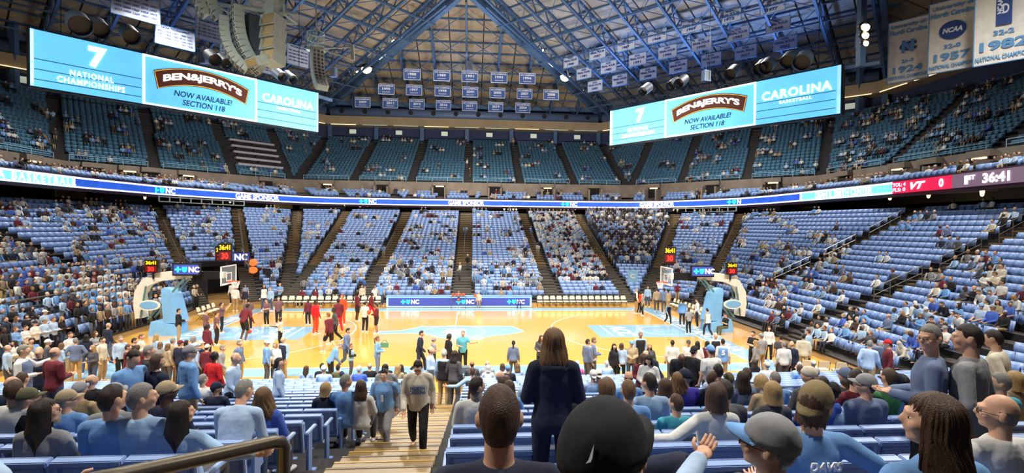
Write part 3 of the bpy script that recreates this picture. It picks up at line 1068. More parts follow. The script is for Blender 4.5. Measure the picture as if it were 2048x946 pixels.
def zD(x, y):
    return 28.8 + 0.258 * (61.5 - (abs(x) + y) / math.sqrt(2))


def zS(x, y):
    return 28.8 + 0.35 * (55.5 - abs(x))


def clip(poly, nx, ny, d):
    """keep nx*x+ny*y<=d"""
    out = []
    for i in range(len(poly)):
        a, b = poly[i], poly[(i + 1) % len(poly)]
        da, db = nx * a[0] + ny * a[1] - d, nx * b[0] + ny * b[1] - d
        if da <= 0:
            out.append(a)
        if (da <= 0) != (db <= 0):
            t = da / (da - db)
            out.append((a[0] + (b[0] - a[0]) * t, a[1] + (b[1] - a[1]) * t))
    return out


M_PANEL = mat('roof_panel', rgb(150, 134, 112), 0.8, vary=0.22, scale=0.5)
M_PANELD = mat('roof_panel_lit', rgb(146, 142, 138), 0.8, vary=0.22, scale=0.5)  # whiter copy of the roof panel, the light put into its colour
M_ROOFBACK = mat('roof_deck', rgb(60, 54, 48), 0.9)
# hip lines in plan: (+-24.4,62.5) -> (0,36): 26.5|x| - 24.4 y... and (+-55.5,31.5)->(0,-20)
HIPN = (26.5, -24.4)  # |x|*26.5 - (y-36)*24.4 <= 0 inside the far face


def panel(parent, poly, zf, m, shrink=0.93):
    cx, cy = sum(p[0] for p in poly) / len(poly), sum(p[1] for p in poly) / len(poly)
    P = [(cx + (p[0] - cx) * shrink, cy + (p[1] - cy) * shrink) for p in poly]
    n = len(P)
    vs = [(p[0], p[1], zf(*p) - 0.12) for p in P] + [(p[0], p[1], zf(*p)) for p in P]
    mb = MB()
    mb.add(vs, [tuple(range(n)), tuple(range(2 * n - 1, n - 1, -1))] + [((i + 1) % n, i, n + i, n + (i + 1) % n) for i in range(n)])
    link('panel', mb.mesh('panel', m), parent)


def area(p):
    return abs(sum(p[i][0] * p[(i + 1) % len(p)][1] - p[(i + 1) % len(p)][0] * p[i][1] for i in range(len(p)))) / 2


ceil_far = thing('ceiling_far', None, None, kind='structure')
mb = MB(); mb.add([(-24.6, 62.8, zF(0, 62.8) + .05), (24.6, 62.8, zF(0, 62.8) + .05), (0, 35.6, zF(0, 35.6) + .05)], [(0, 1, 2)])
link('roof_deck', mb.mesh('roof_deck', M_ROOFBACK), ceil_far)
for i in range(-10, 10):
    for j in range(12):
        q = rect(i * 2.5, 62.5 - (j + 1) * 2.3, (i + 1) * 2.5, 62.5 - j * 2.3)
        q = clip(q, 26.5, -24.4, -36 * 24.4)
        q = clip(q, -26.5, -24.4, -36 * 24.4) if q else q
        if len(q) >= 3 and area(q) > 0.3:
            panel(ceil_far, q, zF, M_PANEL)
for s in (-1, 1):
    cd = thing('ceiling_right' if s > 0 else 'ceiling_left', None, None, kind='structure')
    deck = [(24.4, 62.5), (55.5, 31.5), (0.0, -24.0), (0, 36)]
    mb = MB(); mb.add([(s * p[0], p[1], zD(*p) + .05) for p in deck], [(0, 1, 2, 3)])
    link('roof_deck', mb.mesh('roof_deck', M_ROOFBACK), cd)
    r2 = math.sqrt(.5)
    for a in range(16):
        for b in range(17):
            # a along the eave from the far hip, b inwards
            def P(aa, bb):
                return (24.4 + aa * r2 - bb * r2, 62.5 - aa * r2 - bb * r2)
            q = [P(a * 2.75, b * 2.5), P(a * 2.75 + 2.75, b * 2.5), P(a * 2.75 + 2.75, b * 2.5 + 2.5), P(a * 2.75, b * 2.5 + 2.5)]
            q = clip(q, -26.5, 24.4, 36 * 24.4)
            q = clip(q, -1, 0, 0) if q else q
            q = clip(q, 55.5, -55.5, 24 * 55.5) if q else q
            if len(q) < 3 or area(q) < 0.3:
                continue
            uc = [project((s * p[0], p[1], zD(*p))) for p in q]
            if all(t[2] < 1 or t[1] < -150 or t[0] < -150 or t[0] > 2200 for t in uc):
                continue
            panel(cd, [(s * p[0], p[1]) for p in (q if s > 0 else q[::-1])], zD, M_PANELD if s > 0 else M_PANEL)
    cs = thing('ceiling_side', None, None, kind='structure')
    deck = [(55.8, 32), (55.8, -46), (0.0, -24.0)]
    mb = MB(); mb.add([(s * p[0], p[1], zS(*p) if p[0] > 1 else zD(*p)) for p in deck], [(0, 1, 2)])
    link('roof_deck', mb.mesh('roof_deck', M_ROOFBACK), cs)
    for i in range(12):
        for j in range(4):
            q = rect(55.5 - (j + 1) * 2.6, 30 - (i + 1) * 3, 55.5 - j * 2.6, 30 - i * 3)
            q = clip(q, -0.6, 1, -1.5)
            if len(q) >= 3 and area(q) > .5:
                panel(cs, [(s * p[0], p[1]) for p in q], zS, M_PANEL)
mb = MB(); mb.add([(-56, -46, 33), (56, -46, 33), (0, -20, 45)], [(0, 1, 2)])
link('ceiling_behind', mb.mesh('ceiling_behind', M_ROOFBACK), kind='structure')


def truss(pts_top, depth, cw=0.24, web=0.14, name='truss_beam', m=M_BLUEST, n=6):
    a, b = Vector(pts_top[0]), Vector(pts_top[1])
    dn = Vector((0, 0, -depth))
    mb = MB()
    mb.bar(a, b, cw)
    mb.bar(a + dn, b + dn, cw * 1.1)
    for k in range(n):
        p, q, r = a.lerp(b, k / n), a.lerp(b, (k + .5) / n), a.lerp(b, (k + 1) / n)
        mb.bar(p, q + dn, web)
        mb.bar(q + dn, r, web)
    return link(name, mb.mesh(name, m), kind='structure')


# far face: trusses up the slope, purlins across, diagonal rods
for i in range(-4, 5):
    x = i * 5.0
    ytop = 36 + abs(x) * 26.5 / 24.4
    if 62 - ytop < 3:
        continue
    truss([(x, 61.8, zF(x, 61.8) - .3), (x, ytop + .4, zF(x, ytop + .4) - .3)], 1.7, n=max(2, int((62 - ytop) / 3.6)))
for j in range(1, 12):
    y = 62.5 - j * 2.3
    hw = (y - 36) / 26.5 * 24.4
    if hw < .8:
        continue
    mb = MB(); mb.bar((-hw, y, zF(0, y) - .25), (hw, y, zF(0, y) - .25), 0.16, 0.22)
    link('purlin_beam', mb.mesh('purlin_beam', M_BLUEST), kind='structure')
mb = MB()
for i in range(-4, 4):
    for j in range(0, 5):
        y0, y1 = 62 - j * 4.6, 62 - (j + 1) * 4.6
        for xa, xb in ((i * 5, i * 5 + 5), (i * 5 + 5, i * 5)):
            if all(abs(x) < (y - 36) / 26.5 * 24.4 for x, y in ((xa, y0), (xb, y1))):
                mb.bar((xa, y0, zF(0, y0) - 1.5), (xb, y1, zF(0, y1) - 1.5), 0.09)
link('bracing_beam', mb.mesh('bracing_beam', M_BLUEST), kind='structure')
# corner faces
r2 = math.sqrt(.5)
for s in (-1, 1):
    for a in np.arange(3.2, 44, 5.0):
        bmax = 37 + (a - 3.2) * 0.0
        ex, ey = 24.4 + a * r2, 62.5 - a * r2
        # run inwards until x reaches 0
        bmax = ex / r2
        if a > 30:
            bmax = min(bmax, 48)
        P = lambda b: (s * (ex - b * r2), ey - b * r2)
        b0, b1 = 0.6, min(bmax - .3, 34)
        # stay out of the far face
        p0, p1 = P(b0), P(b1)
        truss([(*p0, zD(*p0) - .3), (*p1, zD(*p1) - .3)], 2.0, 0.26, 0.13, n=int((b1 - b0) / 3))
        # raking strut from the truss end down to the wall
        q = P(-1.2)
        p3 = P(2.6)
        mb = MB(); mb.bar((*q, 25.2), (*p3, zD(*p3) - 2.3), 0.34, 0.42)
        link('strut_beam', mb.mesh('strut_beam', M_BLUEST), kind='structure')
    for b in np.arange(2.5, 34, 2.5):
        # purlin along the eave direction, from far hip inwards limit
        e0 = (24.4 - b * r2, 62.5 - b * r2)
        # start on the hip: move along +a until outside far face
        pts = []
        for a in np.arange(0, 46, 0.5):
            p = (e0[0] + a * r2, e0[1] - a * r2)
            if p[0] > 0.05 and p[0] * 26.5 - (p[1] - 36) * 24.4 >= 0:
                pts.append(p)
        if len(pts) < 3:
            continue
        p, q = pts[0], pts[-1]
        mb = MB(); mb.bar((s * p[0], p[1], zD(*p) - .25), (s * q[0], q[1], zD(*q) - .25), 0.15, 0.22)
        link('purlin_beam', mb.mesh('purlin_beam', M_BLUEST), kind='structure')
        if b % 5 == 0:
            mb = MB(); mb.bar((s * p[0], p[1], zD(*p) - 2.3), (s * q[0], q[1], zD(*q) - 2.3), 0.18)
            link('tie_beam', mb.mesh('tie_beam', M_BLUEST), kind='structure')
    mb = MB()
    for a in np.arange(3.2, 38, 5.0):
        for b in np.arange(2, 32, 5.0):
            P2 = lambda aa, bb: (24.4 + aa * r2 - bb * r2, 62.5 - aa * r2 - bb * r2)
            for (aa, bb), (cc, dd) in (((a, b), (a + 5, b + 5)), ((a + 5, b), (a, b + 5))):
                p, q = P2(aa, bb), P2(cc, dd)
                if min(p[0], q[0]) > .3:
                    mb.bar((s * p[0], p[1], zD(*p) - 1.9), (s * q[0], q[1], zD(*q) - 1.9), 0.08)
    link('bracing_beam', mb.mesh('bracing_beam', M_BLUEST), kind='structure')
    # hip girder with catwalk truss and lamps
    A, B = Vector((s * 24.6, 62.4, 28.0)), Vector((0, 35.6, 37.3))
    A2, B2 = Vector((s * 55.0, 31.6, 28.2)), Vector((s * 34, 9, 33.5))
    mb = MB(); mb.bar(A, B, 0.75, 1.5)
    link('hip_beam', mb.mesh('hip_beam', M_BLUEST), kind='structure')
    off = Vector((s * 1.6, -1.6, .3))
    truss([tuple(A + off), tuple(B + off)], 1.5, 0.25, 0.13, 'catwalk_beam', n=14)
    mb = MB(); mb.bar(A2, B2, .6, 1.2)
    link('hip_beam', mb.mesh('hip_beam', M_BLUEST), kind='structure')
    # vertical hanger at the outer hip
    mb = MB(); mb.bar((s * 52.5, 33.4, 21.2), (s * 51.5, 32.0, 31.0), 0.6)
    link('hanger_beam', mb.mesh('hanger_beam', M_BLUEST), kind='structure')
    mb = MB(); mb.bar((s * 24.4, 62.3, 28.3), (s * 55.4, 31.6, 28.3), .5, .7)
    link('eave_beam', mb.mesh('eave_beam', M_BLUEST), kind='structure')
mb = MB(); mb.bar((-24.6, 62.3, 28.3), (24.6, 62.3, 28.3), .5, .7)
link('eave_beam', mb.mesh('eave_beam', M_BLUEST), kind='structure')


# lamps on the catwalks ---------------------------------------------------------------
def along_hip(s, u, dz=-1.4):
    """point of the hip girder seen at column u"""
    A, B = Vector((s * 24.6, 62.4, 28.0)), Vector((0, 35.6, 37.3))
    best = min((abs(project(A.lerp(B, k / 200))[0] - u), k) for k in range(201))[1]
    return A.lerp(B, best / 200) + Vector((s * 1.2, -1.2, dz))


def floodlight(p, r, label, star=True):
    t = thing('floodlight', label, 'lamp', p, group='roof floodlights')
    mb = MB()
    mb.tube([(0, 0.35, .15), (0, 0.1, .05), (0, -0.25, -.1)], [r * .45, r * .9, r], 14)
    link('housing', mb.mesh('housing', M_BLACK, True), t)
    mb = MB(); mb.ell((0, -0.26, -.11), (r * .93, .08, r * .93), 14, 6)
    link('lens', mb.mesh('lens', E_LAMP if star else E_BULB, True), t)
    mb = MB(); mb.bar((0, .1, .1), (0, .1, .9), .07)
    link('bracket', mb.mesh('bracket', M_BLUEST), t)
    return t


for s, u, r, lab in ((-1, 753, .85, 'glaring floodlight on the left hip girder of the roof'), (1, 1113, .85, 'glaring floodlight on the right hip girder of the roof'),
                     (-1, 735, .3, 'small lit floodlight just below the glaring left one'), (-1, 806, .25, 'small lit floodlight higher up the left girder'), (1, 1066, .3, 'small lit floodlight higher up the right girder')):
    floodlight(along_hip(s, u, -1.0 if r > .5 else -.4), r, lab)
for k, u in enumerate((697, 702, 708, 722, 730)):
    floodlight(along_hip(-1, u, -.6), .24, 'small dim spotlight low on the left girder, %s up' % ordinal(k + 1), False)
for k, u in enumerate((1148, 1152, 1158, 1162)):
    floodlight(along_hip(1, u, -.6), .24, 'small dim spotlight low on the right girder, %s down' % ordinal(k + 1), False)
for s, u0, u1 in ((-1, 776, 824), (1, 1050, 1090)):
    a, b = along_hip(s, u0, -1.1), along_hip(s, u1, -1.1)
    mb = MB(); mb.bar(a, b, 0.3, .22)
    link('strip_lamp', mb.mesh('strip_lamp', E_FIX), label='long lit lamp strip under the %s hip girder' % ('left' if s < 0 else 'right'), cat='lamp')
for k, (u, v) in enumerate(((1726, 53), (1726, 70), (1727, 86))):
    d = ray(u, v); p = CAM_P + d * (52 / d.length)
    floodlight(p, .4 - .08 * k, ('uppermost', 'middle', 'lowest')[k] + ' lamp in the column of three near the big banners', True)
mb = MB(); p = CAM_P + ray(1700, 55) * (53 / ray(1700, 55).length); mb.bar(p + Vector((1.4, .5, -3)), p + Vector((1.4, .5, 5)), .5)
link('lamp_mast_beam', mb.mesh('lamp_mast_beam', M_BLUEST), kind='structure')


# nozzle tubes above the score boards
def nozzle(u, v, k, dist, r, label):
    d = ray(u, v); p = CAM_P + d * (dist / d.length)
    t = thing('air_nozzle', label, 'vent', p, group='air nozzles')
    sgn = -1 if p.x > 0 else 1
    ax = Vector((sgn * .7, -.7, -.55)).normalized()
    mb = MB(); mb.tube([-ax * 1.3, ax * .4], r, 16, cap=False); mb.tube([ax * .4, -ax * .2], [r, r * .92], 16, cap=False)
    link('tube', mb.mesh('tube', mat('nozzle_grey', rgb(92, 108, 128), .6, .1), True), t)
    mb = MB(); mb.tube([ax * .34, ax * .4], [r * 1.06, r * 1.06], 16, cap=False)
    link('collar', mb.mesh('collar', MATS['nozzle_grey'], True), t)
    mb = MB(); mb.tube([-ax * .3, -ax * .25], r * .95, 16)
    link('throat', mb.mesh('throat', M_BLACK), t)


for k, (u, v, r) in enumerate(((160, 50, .75), (200, 58, .62), (262, 72, .62), (428, 118, .55), (450, 125, .5), (562, 152, .5), (584, 157, .45), (1288, 181, .5), (1344, 170, .5), (1360, 165, .5), (1462, 147, .55), (1520, 137, .55), (1532, 134, .6), (1575, 122, .6), (1604, 124, .7))):
    nozzle(u, v, k, 50 + 14 * (1 - abs(u - 900) / 800), r, 'round open air nozzle under the roof, %s from the left' % ordinal(k + 1))
# ================================================================== SEATS


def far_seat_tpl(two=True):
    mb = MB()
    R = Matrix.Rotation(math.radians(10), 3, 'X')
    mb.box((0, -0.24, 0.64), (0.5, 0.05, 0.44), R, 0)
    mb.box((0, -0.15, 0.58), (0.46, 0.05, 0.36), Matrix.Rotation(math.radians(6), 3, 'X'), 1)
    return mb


def instance_mesh(name, tpl, places, mats):
    """one mesh holding a template at many places (x, y, z, rotz)"""
    V = np.array([tuple(v) for v in tpl.v], np.float32)
    n, k = len(V), len(places)
    P = np.array(places, np.float32)
    c, s = np.cos(P[:, 3]), np.sin(P[:, 3])
    X = V[None, :, 0] * c[:, None] - V[None, :, 1] * s[:, None] + P[:, 0:1]
    Y = V[None, :, 0] * s[:, None] + V[None, :, 1] * c[:, None] + P[:, 1:2]
    Z = np.repeat(V[None, :, 2], k, 0) + P[:, 2:3]
    co = np.stack([X, Y, Z], 2).reshape(-1, 3)
    F = tpl.f
    sizes = np.array([len(f) for f in F], np.int32)
    flat_ = np.concatenate([np.array(f, np.int32) for f in F])
    loops = (flat_[None, :] + (np.arange(k, dtype=np.int32) * n)[:, None]).ravel()
    starts = np.concatenate([[0], np.cumsum(np.tile(sizes, k))[:-1]]).astype(np.int32)
    me = bpy.data.meshes.new(name)
    me.vertices.add(len(co)); me.vertices.foreach_set('co', co.ravel())
    me.loops.add(len(loops)); me.loops.foreach_set('vertex_index', loops)
    me.polygons.add(len(starts)); me.polygons.foreach_set('loop_start', starts)
    for m in mats:
        me.materials.append(m)
    me.polygons.foreach_set('material_index', np.tile(np.array(tpl.m, np.int32), k))
    me.update(calc_edges=True)
    me.validate()
    return me


FAR_SEATS, UP_SEATS, FR_SEATS = [], [], []


def visible(x, y, z, pad=40):
    u, v, d = project((x, y, z))
    return d > 0.5 and -pad < u < 2048 + pad and -pad < v < 946 + pad


for lst, out, sw in ((LOWER, FAR_SEATS, SEAT_W), (UPPER, UP_SEATS, 0.56), (FRONT, FR_SEATS, SEAT_W)):
    for si, s in enumerate(lst):
        for r in range(s.get('r0', 0), s['rows'] - (2 if lst is LOWER else 0)):
            for (x, y, z, rz, k, n) in seats_of(s, r, sw):
                if visible(x, y, z + .5):
                    if lst is UPPER and s['a0'] == (-31.5, 41.5) and 3 <= r <= 11:
                        continue   # bare benches there
                    if lst is FRONT and ((k + si * 5) % 17 in (0, 1, 2)):
                        continue
                    if lst is FRONT and y < -14:
                        continue
                    out.append((si, r, k, n, x, y, z, rz))
_t = far_seat_tpl()
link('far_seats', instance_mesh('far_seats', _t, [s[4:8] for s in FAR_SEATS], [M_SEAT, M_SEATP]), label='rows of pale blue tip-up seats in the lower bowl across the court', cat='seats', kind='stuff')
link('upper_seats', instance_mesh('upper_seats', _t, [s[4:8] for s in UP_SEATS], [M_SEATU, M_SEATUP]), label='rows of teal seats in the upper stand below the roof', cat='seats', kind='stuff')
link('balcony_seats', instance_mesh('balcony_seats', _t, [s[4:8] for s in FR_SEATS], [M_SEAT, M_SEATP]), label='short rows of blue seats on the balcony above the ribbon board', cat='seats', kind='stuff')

# bare aluminium benches in the upper left stand
s_ = [s for s in UPPER if s['a0'] == (-31.5, 41.5)][0]
for k in range(5):
    a, b, z = row_line(s_, 3 + k * 2, .5)
    p, q = lerp2(a, b, .12), lerp2(a, b, .92)
    mb = MB(); mb.bar((*p, z + .5), (*q, z + .5), .75, .3)
    o = link('bench', mb.mesh('bench', mat('bench_grey', rgb(188, 182, 190), .5, vary=.08)), label='bare grey bench in the upper left stand, %s from the bottom' % ordinal(k + 1), cat='bench', group='bare benches in the upper stand')
    for f in (.1, .5, .9):
        c = lerp2(p, q, f); m_ = MB(); m_.box((c[0], c[1], z + .22), (.12, .12, .5)); link('leg', m_.mesh('leg', M_BLACK), o)

# near seats ------------------------------------------------------------------------
NEAR_SEATS = []
for bi, (nm, x0, x1) in enumerate(NEAR):
    n = int((x1 - x0) / SEAT_W)
    off = (x1 - x0 - n * SEAT_W) / 2 + SEAT_W / 2
    for r in range(NEAR_ROWS):
        for k in range(n):
            x = x0 + off + k * SEAT_W
            y, z = near_y(r), near_z(r)
            if bi >= 2 and r > 19:
                continue
            if visible(x, y - .3, z + .9, 60) and project((x, y, z + .8))[2] > 0.75:
                NEAR_SEATS.append([bi, r, k, n, x, y, z])
NEAR_SEATS.sort(key=lambda s: project((s[4], s[5], s[6]))[2])
INDIV = NEAR_SEATS[:300]
REST = NEAR_SEATS[300:]
RT = Matrix.Rotation(math.radians(9), 3, 'X')


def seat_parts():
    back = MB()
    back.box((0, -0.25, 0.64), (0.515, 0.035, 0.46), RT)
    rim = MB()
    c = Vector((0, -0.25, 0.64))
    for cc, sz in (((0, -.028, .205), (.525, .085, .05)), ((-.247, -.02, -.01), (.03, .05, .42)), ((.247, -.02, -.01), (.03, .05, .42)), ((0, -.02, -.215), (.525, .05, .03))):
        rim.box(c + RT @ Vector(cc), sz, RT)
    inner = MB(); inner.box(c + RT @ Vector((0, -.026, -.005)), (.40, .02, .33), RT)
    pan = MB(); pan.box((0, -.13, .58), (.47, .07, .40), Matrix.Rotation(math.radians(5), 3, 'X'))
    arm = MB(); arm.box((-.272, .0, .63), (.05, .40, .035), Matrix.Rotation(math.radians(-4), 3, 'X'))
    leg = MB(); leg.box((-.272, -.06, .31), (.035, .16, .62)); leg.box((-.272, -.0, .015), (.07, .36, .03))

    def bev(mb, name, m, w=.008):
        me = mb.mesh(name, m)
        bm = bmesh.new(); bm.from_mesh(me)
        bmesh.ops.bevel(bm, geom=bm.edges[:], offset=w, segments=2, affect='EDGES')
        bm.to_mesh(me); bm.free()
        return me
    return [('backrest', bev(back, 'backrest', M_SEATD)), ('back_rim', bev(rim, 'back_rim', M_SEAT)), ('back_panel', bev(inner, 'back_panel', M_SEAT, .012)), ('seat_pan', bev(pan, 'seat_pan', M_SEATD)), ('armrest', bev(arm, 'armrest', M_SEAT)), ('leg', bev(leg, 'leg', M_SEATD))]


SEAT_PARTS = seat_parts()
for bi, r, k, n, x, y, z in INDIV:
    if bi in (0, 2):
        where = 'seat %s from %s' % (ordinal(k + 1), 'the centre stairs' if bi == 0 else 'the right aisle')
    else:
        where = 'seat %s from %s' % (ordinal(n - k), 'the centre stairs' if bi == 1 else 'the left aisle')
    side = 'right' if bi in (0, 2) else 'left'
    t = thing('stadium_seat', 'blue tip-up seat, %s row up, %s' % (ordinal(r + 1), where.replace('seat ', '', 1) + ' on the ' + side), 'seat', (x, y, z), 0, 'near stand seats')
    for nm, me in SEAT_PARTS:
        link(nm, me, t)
    if k == n - 1:
        link('armrest', SEAT_PARTS[4][1], t, (.544, 0, 0)); link('leg', SEAT_PARTS[5][1], t, (.544, 0, 0))
# ================================================================== SCORE BOARDS
def board_pt(A, B, u):
    g = on_ring([A, B], u, 0)
    if g is None:   # extend
        e = (B[0] - A[0], B[1] - A[1]); g = on_ring([(A[0] - e[0], A[1] - e[1]), (B[0] + e[0], B[1] + e[1])], u)
    return math.hypot(g[3][0] - A[0], g[3][1] - A[1]) * (1 if (g[3][0] - A[0]) * (B[0] - A[0]) + (g[3][1] - A[1]) * (B[1] - A[1]) >= 0 else -1)


def bend(me, k):
    me = me.copy()
    for v in me.vertices:
        v.co.y += k * (0.25 - v.co.x ** 2) * 4 - k
    return me


def scoreboard(A, B, z0, z1, us, label):
    root = thing('scoreboard', label, 'scoreboard', (0, 0, 0))
    F = frame_at(A, (B[0] - A[0], B[1] - A[1]))
    L = math.hypot(B[0] - A[0], B[1] - A[1])
    H = z1 - z0
    X = [board_pt(A, B, u) for u in us]   # 0 edge strip, 1 end of zone one, 2 end of zone two, 3 end

    def part(nm, x0, x1, za, zb, m, y=0.0, th=.05):
        mb = MB(); mb.box(((x0 + x1) / 2, y, (za + zb) / 2), (x1 - x0, th, zb - za))
        o = link(nm, mb.mesh(nm, m), root); o.matrix_local = F
        return o
    part('cabinet', -.1, L + .1, z0 - .1, z1 + .1, M_BLACK, .5, .8)
    part('screen', 0, L, z0, z1, E_CARO, .06)
    part('edge_strip', 0, X[0], z0, z1, E_CARO2, .02)
    part('edge_strip', L - X[0] * .7, L, z0, z1, E_CARO2, .02)
    put_text('PLAY HARD  PLAY SMART  PLAY TOGETHER', root, (0, 0, 0), H * .92, X[0] * .5, E_WHITE, basis=F @ Matrix.Translation((X[0] / 2, 0, z0 + H / 2)) @ Matrix.Rotation(math.radians(90), 4, 'Y'), lift=.04)
    for zz in (.12, .30, .48):
        part('seam_line', X[0], X[1] - .15, z0 + H * zz, z0 + H * zz + .05, E_LINE, .03)
        part('seam_line', X[2] + .15, L - X[0], z0 + H * zz, z0 + H * zz + .05, E_LINE, .03)
    for xa, xb, za, zb in ((X[1] - .07, X[1] + .1, z0, z1), (X[2] - .1, X[2] + .07, z0, z1), (X[1], X[2], z0, z0 + .14), (X[1], X[2], z1 - .14, z1)):
        part('white_frame', xa, xb, za, zb, E_WHITE, .0)
    c0 = (X[0] + X[1]) / 2
    w0 = X[1] - X[0]
    put_text('7', root, (c0 + w0 * .05, 0, z0 + H * .72), H * .28, H * .40, E_WHITE, basis=F, bold=.05, lift=.04)
    put_text('NATIONAL', root, (c0, 0, z0 + H * .35), w0 * .40, H * .11, E_TEXTW, basis=F, bold=.02, spacing=1.2, lift=.04)
    put_text('CHAMPIONSHIPS', root, (c0, 0, z0 + H * .2), w0 * .62, H * .11, E_TEXTW, basis=F, bold=.02, spacing=1.15, lift=.04)
    c1, w1 = (X[1] + X[2]) / 2, X[2] - X[1]
    # arched sweet-shop sign
    def arch(w, h, rise, n=16):
        top = [(-w / 2 + w * i / n, h / 2 + rise * (1 - (2 * i / n - 1) ** 2) - rise) for i in range(n + 1)]
        bot = [(x * .93, z - h) for x, z in top]
        return top, bot
    for nm, ex, m, y in (('sign_edge', .28, E_BROWN, .0), ('sign_border', .16, E_GOLD, -.02), ('sign_field', .07, E_BROWN, -.04)):
        top, bot = arch(w1 * .82 + ex, H * .30 + ex, H * .2)
        mb = MB()
        n = len(top)
        vs = [(p[0], y - .03, p[1]) for p in top] + [(p[0], y - .03, p[1]) for p in bot]
        vs += [(v[0], v[1] + .02, v[2]) for v in vs]
        mb.add(vs, [(n + i, n + i + 1, i + 1, i) for i in range(n - 1)] + [(2 * n + i, 2 * n + i + 1, i + 1 + 3 * n, i + 3 * n) for i in range(n - 1)])
        o = link(nm, mb.mesh(nm, m), root); o.matrix_local = F @ Matrix.Translation((c1, 0, z0 + H * .73))
    me, _ = text_mesh("BEN&JERRY'S", 0.035, .004, E_WHITE, .95)
    W_, HH = w1 * .70, H * .19
    me = bend(me, H * .2 * .8 / HH)
    o = link('lettering', me, root); o.matrix_local = F @ Matrix(((W_, 0, 0, c1), (0, 0, -1, -.12), (0, HH, 0, z0 + H * .725), (0, 0, 0, 1)))
    put_text('NOW AVAILABLE!', root, (c1, 0, z0 + H * .33), w1 * .52, H * .12, E_INK, basis=F, bold=.01, lift=.04, shear=.18)
    put_text('SECTION 118', root, (c1, 0, z0 + H * .16), w1 * .38, H * .12, E_INK, basis=F, bold=.01, lift=.04, shear=.18)
    c2, w2 = (X[2] + L) / 2, L - X[2]
    put_text('CAROLINA', root, (c2, 0, z0 + H * .62), w2 * .82, H * .20, E_WHITE, basis=F, bold=.03, spacing=1.1, lift=.04)
    put_text('BASKETBALL', root, (c2, 0, z0 + H * .43), w2 * .38, H * .07, E_TEXTW, basis=F, bold=.03, spacing=1.3, lift=.04)
    # hangers to the roof
    for f in (.08, .5, .92):
        mb = MB(); mb.bar((L * f, .7, z1 - .2), (L * f, .7, z1 + 9.5), .04)
        o = link('hanger', mb.mesh('hanger', M_BLACK), root); o.matrix_local = F
    mb = MB(); mb.bar((L, .5, z1 - .2), (L + 2.5, 1.5, z1 - .1), .3)
    o = link('side_arm', mb.mesh('side_arm', M_BLUEST), root); o.matrix_local = F
    return root


scoreboard((-32.4, 10.6), (-16.1, 27.2), 16.75, 21.05, (70, 288, 512), 'wide sky blue LED scoreboard at the left with an ice cream advert')
scoreboard((18.25, 32.1), (33.6, 12.1), 16.85, 21.15, (1222, 1327, 1505), 'wide sky blue LED scoreboard at the right with an ice cream advert')

# ================================================================== BANNERS
M_BANB = mat('banner_blue', rgb(62, 92, 158), 0.8, vary=0.1, scale=2, bump=.3, bscale=3)
M_BANW = mat('banner_white', rgb(196, 204, 224), 0.85, vary=0.06, scale=2, bump=.3, bscale=3)
M_BANG = mat('banner_cream', rgb(228, 226, 220), 0.85, vary=0.08, scale=2, bump=.4, bscale=3)
M_BTXT = mat('banner_print_blue', rgb(48, 74, 140), 0.8, vary=0.05)
M_BTXS = mat('banner_print_sky', rgb(92, 150, 205), 0.8, vary=0.05)
M_BTXW = mat('banner_print_white', rgb(225, 232, 245), 0.8, vary=0.03)
_bmesh = {}


def banner(p, rotz, w, h, cloth, edge, lines, label, group, name='banner', tm=None, wave=.03):
    t = thing(name, label, 'banner', p, rotz, group)
    key = (w, h, cloth.name, wave)
    if key not in _bmesh:
        mb = MB(); n = 8
        vs = []
        for y in (0, .03):
            for i in range(n + 1):
                x = -w / 2 + w * i / n
                yy = y + math.sin(i * 1.9) * wave
                vs += [(x, yy, -h / 2), (x, yy, h / 2)]
        k = 2 * (n + 1)
        mb.add(vs, [(2 * i, 2 * i + 2, 2 * i + 3, 2 * i + 1) for i in range(n)] + [(k + 2 * i + 1, k + 2 * i + 3, k + 2 * i + 2, k + 2 * i) for i in range(n)])
        e = MB()
        for c, s in (((0, 0, h / 2 - .03), (w, .1, .06)), ((0, 0, -h / 2 + .03), (w, .1, .06)), ((-w / 2 + .03, 0, 0), (.06, .1, h)), ((w / 2 - .03, 0, 0), (.06, .1, h))):
            e.box(c, s)
        _bmesh[key] = (mb.mesh('cloth', cloth, True), e.mesh('hem', edge))
    link('cloth', _bmesh[key][0], t); link('hem', _bmesh[key][1], t)
    for s, zz, ww, hh in lines:
        put_text(s, t, (0, 0, h * zz), w * ww, h * hh, tm, bold=.035, lift=.05 + wave)
    mb = MB()
    for sx in (-w * .45, w * .45):
        mb.tube([(sx, 0, h / 2), (sx, .1, h / 2 + .7)], .02, 4)
    link('wire', mb.mesh('wire', M_BLACK), t)
    return t


ACC = [(47.5, 153, [(822, 1988), (881, 1989), (937, 1991), (995, 1993), (1051, 1994)]), (51.5, 184, [(771, 1995), (826, 1997), (883, 1998), (938, 2001), (992, 2005), (1046, 2007), (1099, 2008)]),
       (55.5, 212, [(724, 2009), (779, 2011), (832, 2012), (885, 2016), (937, 2017), (989, 2019), (1043, 2024)])]
for y, v, row in ACC:
    for i, (u, yr) in enumerate(row):
        dx, dy = plan_dir(u)
        k = (y - CAM_P.y) / dy
        x = CAM_P.x + dx * k
        vv = v + (u - 937) * .035
        z = project((x, y, 0))
        zz = CAM_P.z + (ray(u, vv) * ((y - CAM_P.y) / ray(u, vv).y)).z
        banner((x, y, zz), 0, 2.5, 1.65, M_BANB, M_BTXW, [('ACC CHAMPIONS', .3, .86, .15), (str(yr), 0.02, .5, .24), ('REGULAR SEASON', -.28, .5, .08)], 'small blue championship banner of the year %s, %s from the left in its row' % ('nineteen-' + str(yr)[2:] if yr < 2000 else 'two-thousand-' + str(yr)[2:], ordinal(i + 1)), 'blue conference banners', tm=M_BTXW)
